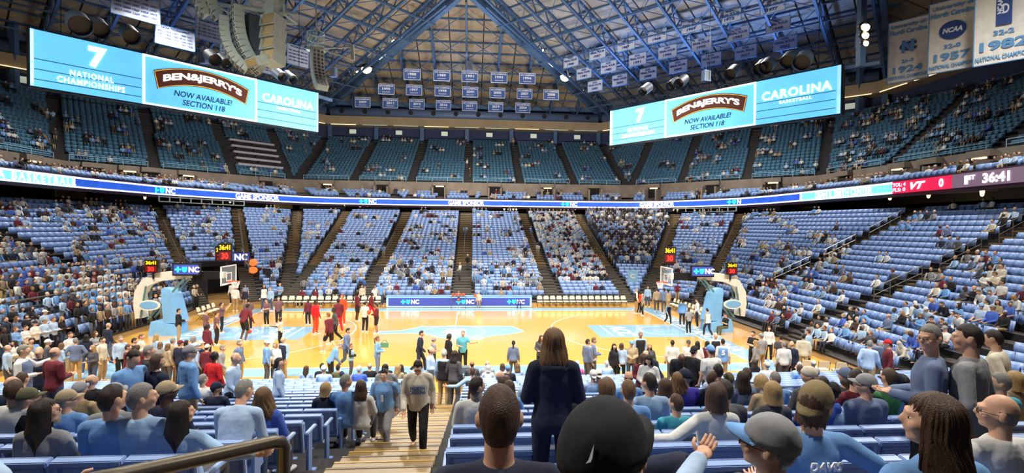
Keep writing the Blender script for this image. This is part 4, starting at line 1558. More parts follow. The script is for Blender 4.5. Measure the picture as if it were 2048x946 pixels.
FF = [(60, [(1142, 123, 1946), (1195, 107, 1957), (1252, 89, 1967), (1314, 72, 1968), (1383, 52, 1969), (1459, 32, 1972), (1545, 12, 1977)]), (64, [(1168, 147, 1981), (1217, 134, 1982), (1275, 119, 1991), (1335, 104, 1993), (1403, 88, 1995), (1476, 68, 1997), (1556, 50, 1998)]),
      (68, [(1190, 172, 2000), (1240, 160, 2005), (1296, 147, 2008), (1356, 133, 2009), (1422, 119, 2016), (1491, 104, 2017), (1570, 86, 2022)])]
for ri, (sm, row) in enumerate(FF):
    for i, (u, v, yr) in enumerate(row):
        d = ray(u, v)
        k = (sm - CAM_P.x - CAM_P.y) / (d.x + d.y)
        p = CAM_P + d * k
        banner(tuple(p), -math.pi / 4, 2.7, 1.7, M_BANW, M_BTXS, [('NCAA', .32, .3, .16), ('FINAL FOUR', .08, .82, .18), (str(yr), -.24, .42, .2)], 'small white final-four banner, %s in the %s row over the right scoreboard' % (ordinal(i + 1), ('top', 'middle', 'bottom')[ri]), 'white tournament banners', tm=M_BTXT)
LB = [(272, 14, 4.2, 2.5, 'NIT'), (351, 76, 3.8, 2.1, 'NCAA TOURNAMENT'), (418, 62, 2.9, 2.4, 'CHAMPIONS'), (596, 112, 3.0, 2.7, 'NCAA ELITE'), (525, 130, 2.9, 2.0, 'NCAA SWEET'), (460, 108, 2.4, 2.2, 'APPEARANCES')]
for i, (u, v, w, h, ti) in enumerate(LB):
    d = ray(u, v); k = (58 + i * 1.2 + CAM_P.x - CAM_P.y) / (d.y - d.x)
    p = CAM_P + d * k
    ys = [1941 + 5 * q for q in range(16)]
    lines = [(ti, .4, .7, .09)] + [(' '.join(str(ys[(r * 5 + c * 3) % 16] + r) for c in range(5)), .2 - r * .16, .86, .075) for r in range(4)]
    banner(tuple(p), math.pi / 4, w, h, M_BANW, M_BTXS, lines, 'large pale banner listing years, %s from the left above the left scoreboard' % ordinal(i + 1), 'pale year-list banners', tm=M_BTXT)
# three tall banners at the upper right
BIG = [(1816, 100, 45.5, 3.0, 5.6, 'nineteen twenty-four'), (1905, 70, 41.0, 3.1, 5.8, 'nineteen fifty-seven'), (2008, 44, 37.0, 3.3, 5.9, 'nineteen eighty-two')]
for i, (u, v, zc, w, h, yr) in enumerate(BIG):
    d = ray(u, v); p = CAM_P + d * zc
    rz = math.atan2(-.80, .6)
    L = [[('University of', .40, .84, .075), ('North Carolina', .31, .9, .075), ('26-0', -.17, .3, .06), ('1924', -.30, .72, .11), ('NATIONAL CHAMPIONS', -.42, .92, .055)],
         [('University of', .40, .84, .075), ('North Carolina', .31, .9, .075), ('32-0', -.15, .34, .06), ('1957', -.29, .74, .11), ('NATIONAL CHAMPIONS', -.42, .92, .055)],
         [('University of', .40, .84, .075), ('32-2', -.12, .34, .06), ('1982', -.27, .78, .12), ('NATIONAL CHAMPIONS', -.42, .92, .055)]][i]
    t = banner(tuple(p), rz, w, h, M_BANG, M_BTXS, L, 'tall cream national champions banner of %s hanging at the upper right' % yr, 'tall champions banners', tm=M_BTXS)
    if i == 0:
        put_text('C', t, (0, 0, h * .06), w * .42, h * .15, M_BTXT, bold=.06, lift=.1)
        put_text('N', t, (-.0, 0, h * .06), w * .30, h * .2, M_BTXS, bold=.05, lift=.12)
    elif i == 1:
        mb = MB(); mb.prism([(.85 * math.cos(a * math.pi / 14), .75 * math.sin(a * math.pi / 14)) for a in range(28)], -.1, -.08)
        link('round_emblem', mb.mesh('round_emblem', M_BTXT), t, (0, 0, h * .07))
        put_text('NCAA', t, (0, 0, h * .07), 1.25, .42, M_BTXW, bold=.05, lift=.14, shear=.25)
    else:
        mb = MB(); mb.box((0, -.1, h * .16), (.85, .03, 2.3))
        link('emblem_panel', mb.mesh('emblem_panel', M_BTXT), t)
        put_text('NCAA', t, (0, 0, 0), 1.1, .3, M_BTXW, basis=Matrix.Translation((-.22, 0, h * .2)) @ Matrix.Rotation(math.radians(-90), 4, 'Y'), bold=.04, lift=.14)
        put_text('D', t, (.1, 0, h * .16), .35, .7, M_BTXW, bold=.03, lift=.14)

# ================================================================== LOUDSPEAKERS
M_SPK = mat('speaker_pale', rgb(182, 200, 198), 0.6, vary=0.08, scale=3)
M_SPKT = mat('speaker_tan', rgb(170, 152, 110), 0.7, vary=0.1)
M_SPKD = mat('speaker_dark', rgb(88, 96, 104), 0.6)
_cab = MB(); _cab.box((0, 0, 0), (.95, .5, .3))
_cab.box((0, -.26, .0), (.9, .03, .26), None, 1)
for sx in (-.3, .3):
    _cab.tube([(sx, -.275, 0), (sx, -.295, 0)], [.1, .1], 8, 2)
_cab.box((0, -.28, 0), (.2, .03, .2), None, 2)
CAB = _cab.mesh('speaker_cabinet', [M_SPK, mat('speaker_grille', rgb(205, 216, 214), .6), M_SPKD])


def line_array(root, p, az, n, curve, scale=1.0):
    """hung column of cabinets that curls down and back; az = where the top faces"""
    pos = Vector(p)
    for i in range(n):
        th = curve * (i / max(1, n - 1)) ** 1.4
        R = Matrix.Rotation(az, 3, 'Z') @ Matrix.Rotation(th, 3, 'X')
        o = link('cabinet', CAB, root, pos, scale=scale)
        o.rotation_euler = R.to_euler()
        pos = pos + (R @ Vector((0, 0.0, -1))) * .315 * scale


def cam_pt(u, v, zc):
    return CAM_P + ray(u, v) * zc


sc1 = thing('speaker_cluster', 'large hanging cluster of pale loudspeakers with two curled columns', 'speaker', (0, 0, 0))
ZC = 30.0
line_array(sc1, cam_pt(448, 40, ZC), math.radians(-62), 11, math.radians(62), .95)
line_array(sc1, cam_pt(474, 20, ZC), math.radians(-50), 12, math.radians(55), 1.05)
for k in range(4):
    p = cam_pt(546, 46 + k * 24, ZC + .5)
    mb = MB(); mb.box((0, 0, 0), (1.15, .95, .7)); mb.box((.1, -.49, 0), (.9, .04, .6), None, 1)
    link('bass_cabinet', mb.mesh('bass_cabinet', [M_SPK, M_SPKT]), sc1, p, (math.radians(-12), 0, math.radians(-28)))
p = cam_pt(515, 122, ZC)
mb = MB(); mb.box((0, 0, 0), (1.2, .8, .5)); mb.box((0, -.42, 0), (1.1, .04, .4), None, 1)
link('front_cabinet', mb.mesh('front_cabinet', [M_SPK, M_SPKT]), sc1, p, (math.radians(25), 0, math.radians(-40)))
mb = MB()
for z in (0, .5):
    a, b = cam_pt(430, 8 - z * 40, ZC), cam_pt(568, 28 - z * 40, ZC + .5)
    mb.bar(a, b, .16)
    mb.bar(a + Vector((.3, 1.4, 0)), b + Vector((.3, 1.4, 0)), .16)
for f in (0, .25, .5, .75, 1):
    a, b = cam_pt(430, 8, ZC).lerp(cam_pt(568, 28, ZC + .5), f), cam_pt(430, -12, ZC).lerp(cam_pt(568, 8, ZC + .5), f)
    mb.bar(a, b, .1); mb.bar(a, a + Vector((.3, 1.4, 0)), .1); mb.bar(a, a + Vector((0, 0, 14)), .05)
link('rigging_frame', mb.mesh('rigging_frame', M_SPK), sc1)
mb = MB(); mb.box((0, 0, 0), (1.0, .9, 2.2)); link('back_cabinet', mb.mesh('back_cabinet', M_SPKD), sc1, cam_pt(505, 70, ZC + .9), (0, 0, math.radians(-40)))
mb = MB(); mb.box((0, 0, 0), (.9, .7, 1.6)); link('upper_cabinet', mb.mesh('upper_cabinet', M_SPK), sc1, cam_pt(546, 10, ZC + .5), (0, 0, math.radians(-28)))
sc2 = thing('speaker_cluster', 'smaller hanging loudspeaker column under a round cage by the left scoreboard', 'speaker', (0, 0, 0))
ZC = 46.0
line_array(sc2, cam_pt(634, 104, ZC), math.radians(40), 11, math.radians(-48), 1.15)
mb = MB()
c = cam_pt(632, 80, ZC)
for z in (-.6, 0, .6):
    mb.tube([c + Vector((.75 * math.cos(a * math.pi / 8), .75 * math.sin(a * math.pi / 8), z)) for a in range(17)], .035, 5)
for a in range(16):
    q = c + Vector((.75 * math.cos(a * math.pi / 8), .75 * math.sin(a * math.pi / 8), 0)); mb.tube([q - Vector((0, 0, .6)), q + Vector((0, 0, .6))], .025, 4)
link('cage', mb.mesh('cage', M_SPK), sc2)
mb = MB(); mb.tube([c, c + Vector((0, 0, 14))], .06, 6); mb.bar(c + Vector((0, 0, -.8)), c + Vector((3.2, 0, -.5)), .1); mb.bar(c + Vector((1, 0, -1.0)), c + Vector((3.2, 0, -1.6)), .09); mb.bar(c + Vector((3.2, 0, -.3)), c + Vector((3.3, 0, -1.7)), .3, .12)
link('rigging_arm', mb.mesh('rigging_arm', M_SPK), sc2)
mb = MB(); mb.box((0, 0, 0), (1.5, .8, .25)); link('bracket', mb.mesh('bracket', M_SPK), sc2, c + Vector((0, 0, -.85)))
sc3 = thing('speaker_cluster', 'lower end of a loudspeaker column cut off at the top edge', 'speaker', (0, 0, 0))
line_array(sc3, cam_pt(398, -18, 30), math.radians(-58), 5, math.radians(50), 1.0)
line_array(sc3, cam_pt(422, -14, 30), math.radians(-58), 5, math.radians(50), 1.0)
for k, (u, v, zc, l) in enumerate(((408, 116, 60, 'under the pale banners'), (1412, 152, 62, 'over the right scoreboard'), (1722, 82, 50, 'near the column of lamps'), (938, 132, 78, 'above the blue banners'), (667, 145, 72, 'beside the left girder'))):
    t = thing('hung_speaker', 'single small pale speaker box ' + l, 'speaker', cam_pt(u, v, zc), math.radians(-20 if u < 900 else 20))
    mb = MB(); mb.box((0, 0, 0), (.95, .6, 1.3)); link('box', mb.mesh('box', mat('speaker_blue', rgb(120, 140, 175), .6)), t)
    mb = MB(); mb.box((0, -.31, 0), (.8, .03, 1.1)); link('grille', mb.mesh('grille', M_SPKD), t)
    mb = MB(); mb.tube([(0, 0, .6), (0, 0, 2.6)], .04, 5); link('bracket', mb.mesh('bracket', M_BLUEST), t)

# ================================================================== COURT FURNITURE
M_PADB = mat('pad_blue', rgb(120, 176, 222), 0.55, vary=0.06)
M_PADW = mat('pad_cream', rgb(232, 228, 214), 0.55, vary=0.06)
M_GLASS = mat('board_glass', rgb(190, 200, 205), 0.05)
_b = M_GLASS.node_tree.nodes['Principled BSDF']; _b.inputs['Alpha'].default_value = .22
M_ORANGE = mat('rim_orange', rgb(226, 90, 40), 0.4)
M_BALL = mat('ball_orange', rgb(205, 92, 46), 0.7, vary=.1, scale=20, bump=.3, bscale=120)
M_NET = mat('net_white', rgb(240, 240, 240), 0.8)


def clock(parent, M, w, h, big=True):
    mb = MB(); mb.box((0, 0, 0), (w, .18, h))
    o = link('shot_clock', mb.mesh('shot_clock', M_BLACK), parent); o.matrix_local = M
    p = MB(); p.box((0, -.1, -h * .2), (w * .86, .02, h * .46)); link('red_field', p.mesh('red_field', mat('led_red_field', rgb(90, 8, 10), .5, emit=.4)), o)
    put_text('36:41', o, (0, -.1, h * .27), w * .78, h * .28, E_YELL, bold=.03)
    put_text('30', o, (0, -.1, -h * .2), w * .5, h * .36, E_DRED, bold=.04, lift=.03)
    return o


def goal(s, label):
    t = thing('basketball_goal', label, 'basketball goal', (s * 16.6, 0, 0))
    X = lambda x: s * (x - 16.6)

    def P(nm, mb, m, smooth=False):
        return link(nm, mb.mesh(nm, m, smooth), t)
    mb = MB(); mb.rings([[(X(15.65), -.65, .02), (X(17.2), -.65, .02), (X(17.2), .65, .02), (X(15.65), .65, .02)], [(X(15.7), -.56, .62), (X(17.1), -.56, .8), (X(17.1), .56, .8), (X(15.7), .56, .62)]])
    P('padded_base', mb, M_PADB)
    mb = MB(); mb.rings([[(X(15.55), -.5, .7), (X(16.45), -.5, .7), (X(16.45), .5, .7), (X(15.55), .5, .7)], [(X(15.95), -.45, 2.35), (X(16.6), -.45, 2.35), (X(16.6), .45, 2.35), (X(15.95), .45, 2.35)], [(X(16.15), -.4, 2.62), (X(16.6), -.4, 2.7), (X(16.6), .4, 2.7), (X(16.15), .4, 2.62)]])
    P('padded_column', mb, M_PADB)
    path = [(17.9, .95), (18.0, 1.7), (17.95, 2.4), (17.6, 3.0), (16.9, 3.32), (16, 3.42), (14.8, 3.45), (13.3, 3.42)]
    rs = []
    for i, (x, z) in enumerate(path):
        a, b = path[max(0, i - 1)], path[min(len(path) - 1, i + 1)]
        d = Vector((b[0] - a[0], b[1] - a[1])).normalized()
        n = Vector((-d.y, d.x)); w = .25 if i < 6 else .17
        rs.append([(X(x + n.x * w), -.22, z + n.y * w), (X(x - n.x * w), -.22, z - n.y * w), (X(x - n.x * w), .22, z - n.y * w), (X(x + n.x * w), .22, z + n.y * w)])
    mb = MB(); mb.rings(rs); P('padded_boom', mb, M_PADW)
    mb = MB()
    for q in (-.3, .3):
        mb.tube([(X(17.4), q, .9), (X(15.4), q, 3.25)], .06, 6)
        mb.tube([(X(17.8), q, 1.0), (X(17.5), q, 2.8)], .05, 6)
    P('strut', mb, mat('strut_teal', rgb(90, 130, 130), .5))
    mb = MB(); mb.box((X(14.25), -.2, 3.42), (1.5, .06, .46)); P('black_pad', mb, M_BLACK)
    mb = MB(); mb.prism([(.62 * math.cos(a * math.pi / 10), .3 * math.sin(a * math.pi / 10)) for a in range(20)], -.02, .02)
    o = P('oval_plate', mb, M_PADW); o.location = (X(17.15), -.62, 1.75)
    mb = MB(); mb.prism([(.5 * math.cos(a * math.pi / 10), .22 * math.sin(a * math.pi / 10)) for a in range(20)], -.03, -.02)
    link('oval_field', mb.mesh('oval_field', M_PADB), o)
    # board
    bx = X(13.11)
    mb = MB(); mb.box((bx, 0, 3.435), (.02, 1.83, 1.07)); P('glass_pane', mb, M_GLASS)
    mb = MB()
    for c, z in (((bx, 0, 2.93), (.06, 1.86, .09)), ((bx, 0, 3.95), (.06, 1.86, .06)), ((bx, -.9, 3.435), (.06, .06, 1.07)), ((bx, .9, 3.435), (.06, .06, 1.07))):
        mb.box(c, z)
    P('board_frame', mb, M_WHITE)
    mb = MB()
    for c, z in (((bx - s * .02, 0, 3.1), (.02, .6, .05)), ((bx - s * .02, 0, 3.55), (.02, .6, .05)), ((bx - s * .02, -.3, 3.33), (.02, .05, .45)), ((bx - s * .02, .3, 3.33), (.02, .05, .45))):
        mb.box(c, z)
    P('target_square', mb, M_WHITE)
    mb = MB(); rc = X(12.72)
    mb.tube([(rc + .23 * math.cos(a * math.pi / 12), .23 * math.sin(a * math.pi / 12), 3.05) for a in range(25)], .018, 6)
    mb.box((X(13.0), 0, 3.04), (.2, .2, .08))
    P('rim', mb, M_ORANGE)
    mb = MB()
    for k in range(12):
        for dr in (1, -1):
            pts = [(rc + r * math.cos((k + dr * q * .7) * math.pi / 6), r * math.sin((k + dr * q * .7) * math.pi / 6), 3.04 - .13 * q) for q, r in enumerate((.23, .19, .15, .125))]
            mb.tube(pts, .009, 4)
    o = P('net', mb, M_NET)
    F = Matrix.Translation((X(15.2), -.5, 3.78))
    mb = MB(); mb.box((0, .06, 0), (1.5, .14, .72)); o = P('screen_housing', mb, M_BLACK); o.matrix_local = F
    mb = MB(); mb.box((0, -.02, 0), (1.34, .03, .56)); o2 = P('screen', mb, E_NAVY2); o2.matrix_local = F
    cross_logo(t, F, -.42, 0, .34, lift=.06)
    clock(t, Matrix.Translation((X(17.1), -.4, 3.95)), .7, .75)
    clock(t, Matrix.Translation((X(13.3), 0, 4.75)) @ Matrix.Rotation(math.radians(-12 if s > 0 else 12), 4, 'Z'), .72, 1.05)
    mb = MB(); mb.tube([(X(13.3), .1, 3.9), (X(13.3), .1, 4.4)], .05, 6); mb.tube([(X(17.1), -.3, 3.2), (X(17.1), -.3, 3.7)], .05, 6); P('clock_post', mb, M_BLACK)
    return t


goal(-1, 'basketball goal with blue padded stand and glass board at the left end')
goal(1, 'basketball goal with blue padded stand and glass board at the right end')

# scorers' table
t = thing('scorers_table', 'long navy LED-fronted scorers table along the far sideline', 'table', (0.1, 9.35, 0))
mb = MB(); mb.box((0, .35, .42), (11.4, .7, .84)); link('cabinet', mb.mesh('cabinet', M_BLACK), t)
mb = MB(); mb.box((0, 0, .45), (11.4, .06, .8)); link('led_border', mb.mesh('led_border', E_CARO2), t)
mb = MB(); mb.box((0, -.04, .46), (11.1, .04, .62)); link('led_panel', mb.mesh('led_panel', E_NAVY2), t)
mb = MB(); mb.box((0, .3, .88), (11.5, .85, .05)); link('table_top', mb.mesh('table_top', mat('table_top_blue', rgb(110, 150, 200), .4)), t)
for x in (-4.4, -.1, 3.9):
    cross_logo(t, Matrix.Identity(4), x, .47, .36, lift=.07)

# chairs --------------------------------------------------------------------
def chair_meshes(cover, frame):
    seat = MB(); seat.box((0, .05, .45), (.44, .42, .05))
    back = MB(); back.rings([[(-.21, -.2, .58), (.21, -.2, .58), (.21, -.16, .58), (-.21, -.16, .58)], [(-.22, -.23, .72), (.22, -.23, .72), (.22, -.19, .72), (-.22, -.19, .72)], [(-.16, -.26, .86), (.16, -.26, .86), (.16, -.22, .86), (-.16, -.22, .86)]])
    leg = []
    for sx in (-.22, .22):
        mb = MB(); mb.tube([(sx, -.24, .84), (sx, -.12, .42), (sx, .26, .01)], .014, 5); leg.append(mb.mesh('leg', frame))
        mb = MB(); mb.tube([(sx, .2, .44), (sx, -.24, .01)], .014, 5); leg.append(mb.mesh('leg', frame))
    return [('seat', seat.mesh('seat', cover)), ('backrest', back.mesh('backrest', cover))] + [('leg', m) for m in leg]


CH_W = chair_meshes(mat('chair_cover_cream', rgb(226, 220, 198), .7, vary=.06), mat('chair_frame_dark', rgb(38, 36, 34), .5))
CH_B = chair_meshes(mat('chair_black', rgb(34, 34, 38), .5), MATS['chair_frame_dark'])


def fchair(x, y, z, rz, label, parts=CH_W, group='folding chairs by the court'):
    t = thing('folding_chair', label, 'chair', (x, y, z), rz, group)
    for nm, me in parts:
        link(nm, me, t)


PI = math.pi
for k in range(14):
    fchair(6.5 + k * .53, 9.6, 0, PI, 'cream folding chair in the row right of the scorers table, %s from the table' % ordinal(k + 1))
for k in range(12):
    fchair(7.0 + k * .55, 10.7, 0, PI, 'black folding chair behind the cream chairs, %s from the scorers table' % ordinal(k + 1), CH_B)
for k in range(14):
    fchair(-6.3 - k * .55, 9.6, 0, PI, 'cream folding chair in the bench row left of the scorers table, %s from the table' % ordinal(k + 1))
for k in range(9):
    fchair(16.9 + .02 * k, 8.2 - k * .62, 0, PI / 2, 'cream folding chair behind the right baseline, %s from the far corner' % ordinal(k + 1))
for k in range(4):
    fchair(14.7 + k * .6, -9.9 - .22 * k, 0, -.3, 'cream and black folding chair near the right front corner, %s from the court' % ordinal(k + 1))
for k in range(4):
    fchair(-16.8, 6.2 - k * .65, 0, -PI / 2, 'cream folding chair behind the left baseline, %s from the far corner' % ordinal(k + 1))

# players' tunnel at the far left corner
a_, b_, z_ = row_line(LOWER[0], 9, 0)
L = math.hypot(b_[0] - a_[0], b_[1] - a_[1])
tun = thing('wall_tunnel', None, None, kind='structure')
F = frame_at(a_, (b_[0] - a_[0], b_[1] - a_[1]))
mb = MB(); mb.box((L / 2, .1, 1.35), (L, .2, 2.7)); o = link('shade_panel', mb.mesh('shade_panel', mat('tunnel_shade', rgb(8, 8, 9), .95)), tun); o.matrix_local = F  # black panel painted in for the darkness inside the tunnel
mb = MB()
for x in (.1, L - .1):
    mb.box((x, -2.4, 1.2), (.2, 5.0, 2.4))
o = link('side_cheek', mb.mesh('side_cheek', mat('tunnel_cheek', rgb(46, 44, 48), .9)), tun); o.matrix_local = F
mb = MB(); mb.box((L / 2, 0, 2.75), (L, .3, .5)); o = link('header', mb.mesh('header', M_BLACK), tun); o.matrix_local = F
for k, zz in enumerate((1.55, 2.2)):
    d = ray(506, 540 - 15 * k); q = CAM_P + d * 46.5
    mb = MB(); mb.ell((0, 0, 0), (.42, .1, .32), 14, 8)
    link('tunnel_lamp', mb.mesh('tunnel_lamp', E_ORANGE, True), loc=q, label=('lower' if k == 0 else 'upper') + ' orange round lamp glowing in the dark tunnel mouth', cat='lamp')
tp = thing('tunnel_screen', 'small navy LED panel with white letters above the tunnel mouth', 'screen', (0, 0, 0))
F = Matrix.Translation(cam_pt(475, 514, 45)) @ Matrix.Rotation(math.radians(18), 4, 'Z')
mb = MB(); mb.box((0, .08, 0), (1.95, .12, .85)); o = link('housing', mb.mesh('housing', M_BLACK), tp); o.matrix_local = F
mb = MB(); mb.box((0, 0, 0), (1.85, .04, .72)); o = link('screen', mb.mesh('screen', E_NAVY2), tp); o.matrix_local = F
cross_logo(tp, F, -1.25, 0, .6, lift=.06, parts=('shield',))
tc = thing('wall_clock', 'tall black game clock with amber and red digits beside the tunnel panel', 'clock', (0, 0, 0))
clock(tc, Matrix.Translation(cam_pt(441, 508, 44.5)) @ Matrix.Rotation(math.radians(18), 4, 'Z'), .8, 1.35)
handrail([(-17.4, 12.8, 3.3), (-20.0, 17.4, 4.2)], 'sloping grey rail right of the tunnel mouth', 3, .05, True)
# ball rack in front of the table, stool, balls
t = thing('ball_rack', 'low wheeled rack of basketballs before the scorers table', 'rack', (0.0, 8.9, 0))
mb = MB()
for z in (.25, .95):
    mb.bar((-.55, 0, z), (.55, 0, z), .04)
for sx in (-.55, .55):
    mb.bar((sx, 0, .05), (sx, 0, .98), .04)
    mb.bar((sx, -.2, .05), (sx, .2, .05), .05)
link('frame', mb.mesh('frame', M_STEEL), t)
BALL = MB(); BALL.ell((0, 0, 0), (.12, .12, .12), 16, 12)
BALL = BALL.mesh('basketball', M_BALL, True)
for k in range(4):
    link('basketball', BALL, None, (-.42 + .27 * k, 8.9, 1.09), label='orange basketball on the rack by the table, %s from the left' % ordinal(k + 1), cat='ball', group='basketballs on the rack')
t = thing('stool', 'small dark stool before the right end of the scorers table', 'stool', (4.75, 8.9, 0))
mb = MB(); mb.tube([(0, 0, .5), (0, 0, .55)], .17, 12); link('seat', mb.mesh('seat', M_BLACK), t)
for a in range(4):
    mb = MB(); c, s = math.cos(a * PI / 2 + .8), math.sin(a * PI / 2 + .8); mb.tube([(.12 * c, .12 * s, .5), (.2 * c, .2 * s, .01)], .018, 5); link('leg', mb.mesh('leg', M_BLACK), t)
# band's banner
t = thing('section_banner', 'pale blue square banner on a stand before the band section', 'banner', (16.0, 15.4, 1.0), -.35)
mb = MB(); mb.box((0, 0, .75), (.95, .05, 1.5)); link('cloth', mb.mesh('cloth', M_CARO), t)
mb = MB(); mb.tube([(-.05, .05, 0), (-.05, .05, -.9)], .03, 6); link('post', mb.mesh('post', M_STEEL), t)
put_text('C', t, (0, 0, .95), .45, .42, M_WHITE, bold=.04, lift=.05)
# video table at the front of the near stand, by the centre stairs
t = thing('press_table', 'pale blue courtside table with equipment near the foot of the centre stairs', 'table', (1.0, -11.1, 0))
mb = MB(); mb.box((0, 0, .72), (1.6, .7, .05)); link('top', mb.mesh('top', M_CARO), t)
for sx in (-.7, .7):
    for sy in (-.28, .28):
        mb = MB(); mb.box((sx, sy, .35), (.06, .06, .7)); link('leg', mb.mesh('leg', M_SPK), t)
mb = MB(); mb.box((-.3, 0, .86), (.5, .35, .22)); link('monitor', mb.mesh('monitor', M_SPKD), t)
# ================================================================== PEOPLE
M_SKIN = mat('skin', rough=0.5, vary=0.06, scale=14, objcolor=True, spec=0.4)
M_CLOTH = mat('cloth', rough=0.85, vary=0.10, scale=7, objcolor=True, bump=0.55, bscale=9)
M_HAIRM = mat('hair', rough=0.42, vary=0.35, scale=30, objcolor=True, bump=0.5, bscale=60, stretch=(6, 6, 0.6))
M_SHOE = mat('shoe', rough=0.6, vary=0.05, objcolor=True)
M_LIP = mat('lip', rgb(150, 80, 74), 0.5)
M_EYEW = mat('eye_white', rgb(225, 222, 215), 0.3)
M_EYEI = mat('eye_iris', rgb(40, 28, 22), 0.2)
M_PRINT = mat('print_blue', rgb(88, 120, 190), 0.8)
CLR = {'kcap': (140, 122, 84), 'sky': (118, 166, 222), 'pow': (158, 192, 226), 'navy': (30, 36, 60), 'blk': (25, 25, 28), 'wht': (226, 224, 218), 'crm': (218, 208, 186), 'gry': (150, 150, 152), 'dgry': (78, 78, 82),
       'mar': (108, 30, 44), 'red': (205, 22, 32), 'org': (226, 78, 36), 'mauve': (120, 84, 86), 'kha': (170, 144, 104), 'tan': (172, 152, 122), 'jean': (64, 82, 114), 'ltb': (176, 200, 228),
       'teal': (88, 168, 190), 'pur': (66, 58, 165), 'roy': (72, 104, 196), 'olv': (92, 90, 62), 'brn': (84, 58, 40), 'gbl': (104, 120, 152), 'pink': (226, 110, 160), 'grn': (70, 130, 80), 'aqua': (70, 170, 190)}
HAIRC = {'blk': (20, 17, 16), 'dbr': (46, 33, 25), 'brn': (78, 54, 36), 'lbr': (120, 88, 56), 'bln': (176, 142, 92), 'gry': (140, 136, 130), 'wht': (205, 202, 196), 'red': (140, 78, 44), 'aqua': (90, 200, 200)}
SKIN = {'l': (222, 172, 142), 'm': (196, 146, 112), 't': (170, 120, 88), 'd': (92, 62, 46)}
CNAME = {'sky': 'sky blue', 'pow': 'powder blue', 'navy': 'navy', 'blk': 'black', 'wht': 'white', 'crm': 'cream', 'gry': 'grey', 'dgry': 'dark grey', 'mar': 'maroon', 'ltb': 'pale blue', 'roy': 'royal blue', 'tan': 'tan', 'gbl': 'grey-blue', 'olv': 'olive', 'kha': 'khaki', 'red': 'red'}
HNAME = {'blk': 'black', 'dbr': 'dark brown', 'brn': 'brown', 'lbr': 'light brown', 'bln': 'blond', 'gry': 'grey', 'wht': 'white'}


class Pose:
    """joint layout, facing +Y, feet or seat base at z=0"""

    def __init__(s, sit=False, lean=0.0, turn=0.0, nod=0.0, wr=None, el=None, kn=None, an=None, fem=False, twist=0.0, side=0.0):
        s.fem = fem
        s.sit = sit
        s.pel = Vector((0, -0.06, 0.56)) if sit else Vector((0, 0, 0.95))
        s.R = Matrix.Rotation(twist, 3, 'Z') @ Matrix.Rotation(side, 3, 'Y') @ Matrix.Rotation(-lean, 3, 'X')
        sw = 0.165 if fem else 0.188
        hw = 0.095
        s.sh = [s.up(sx * sw, -0.012, 0.445) for sx in (-1, 1)]
        s.el = [s.up(*e) for e in (el or ((-0.235, -0.03, 0.17), (0.235, -0.03, 0.17)))]
        s.wr = [s.up(*w) for w in (wr or ((-0.25, 0.06, -0.07), (0.25, 0.06, -0.07)))]
        s.hip = [s.pel + Vector((sx * hw, 0, -0.02)) for sx in (-1, 1)]
        if sit:
            s.kn = [Vector(k) for k in (kn or ((-0.13, 0.38, 0.52), (0.13, 0.38, 0.52)))]
            s.an = [Vector(a) for a in (an or ((-0.13, 0.40, 0.09), (0.13, 0.40, 0.09)))]
        else:
            s.kn = [Vector(k) for k in (kn or ((-0.11, 0.03, 0.5), (0.11, 0.03, 0.5)))]
            s.an = [Vector(a) for a in (an or ((-0.12, -0.03, 0.085), (0.12, -0.03, 0.085)))]
        s.hpiv = s.up(0, 0.0, 0.60)
        s.HR = s.R @ Matrix.Rotation(turn, 3, 'Z') @ Matrix.Rotation(-nod, 3, 'X')
        s.hc = s.hpiv + s.HR @ Vector((0, 0.022, 0.085))

    def up(s, x, y, z):
        return s.pel + s.R @ Vector((x, y, z))

    def head_matrix(s):
        M = s.HR.to_4x4()
        M.translation = s.hc
        return M


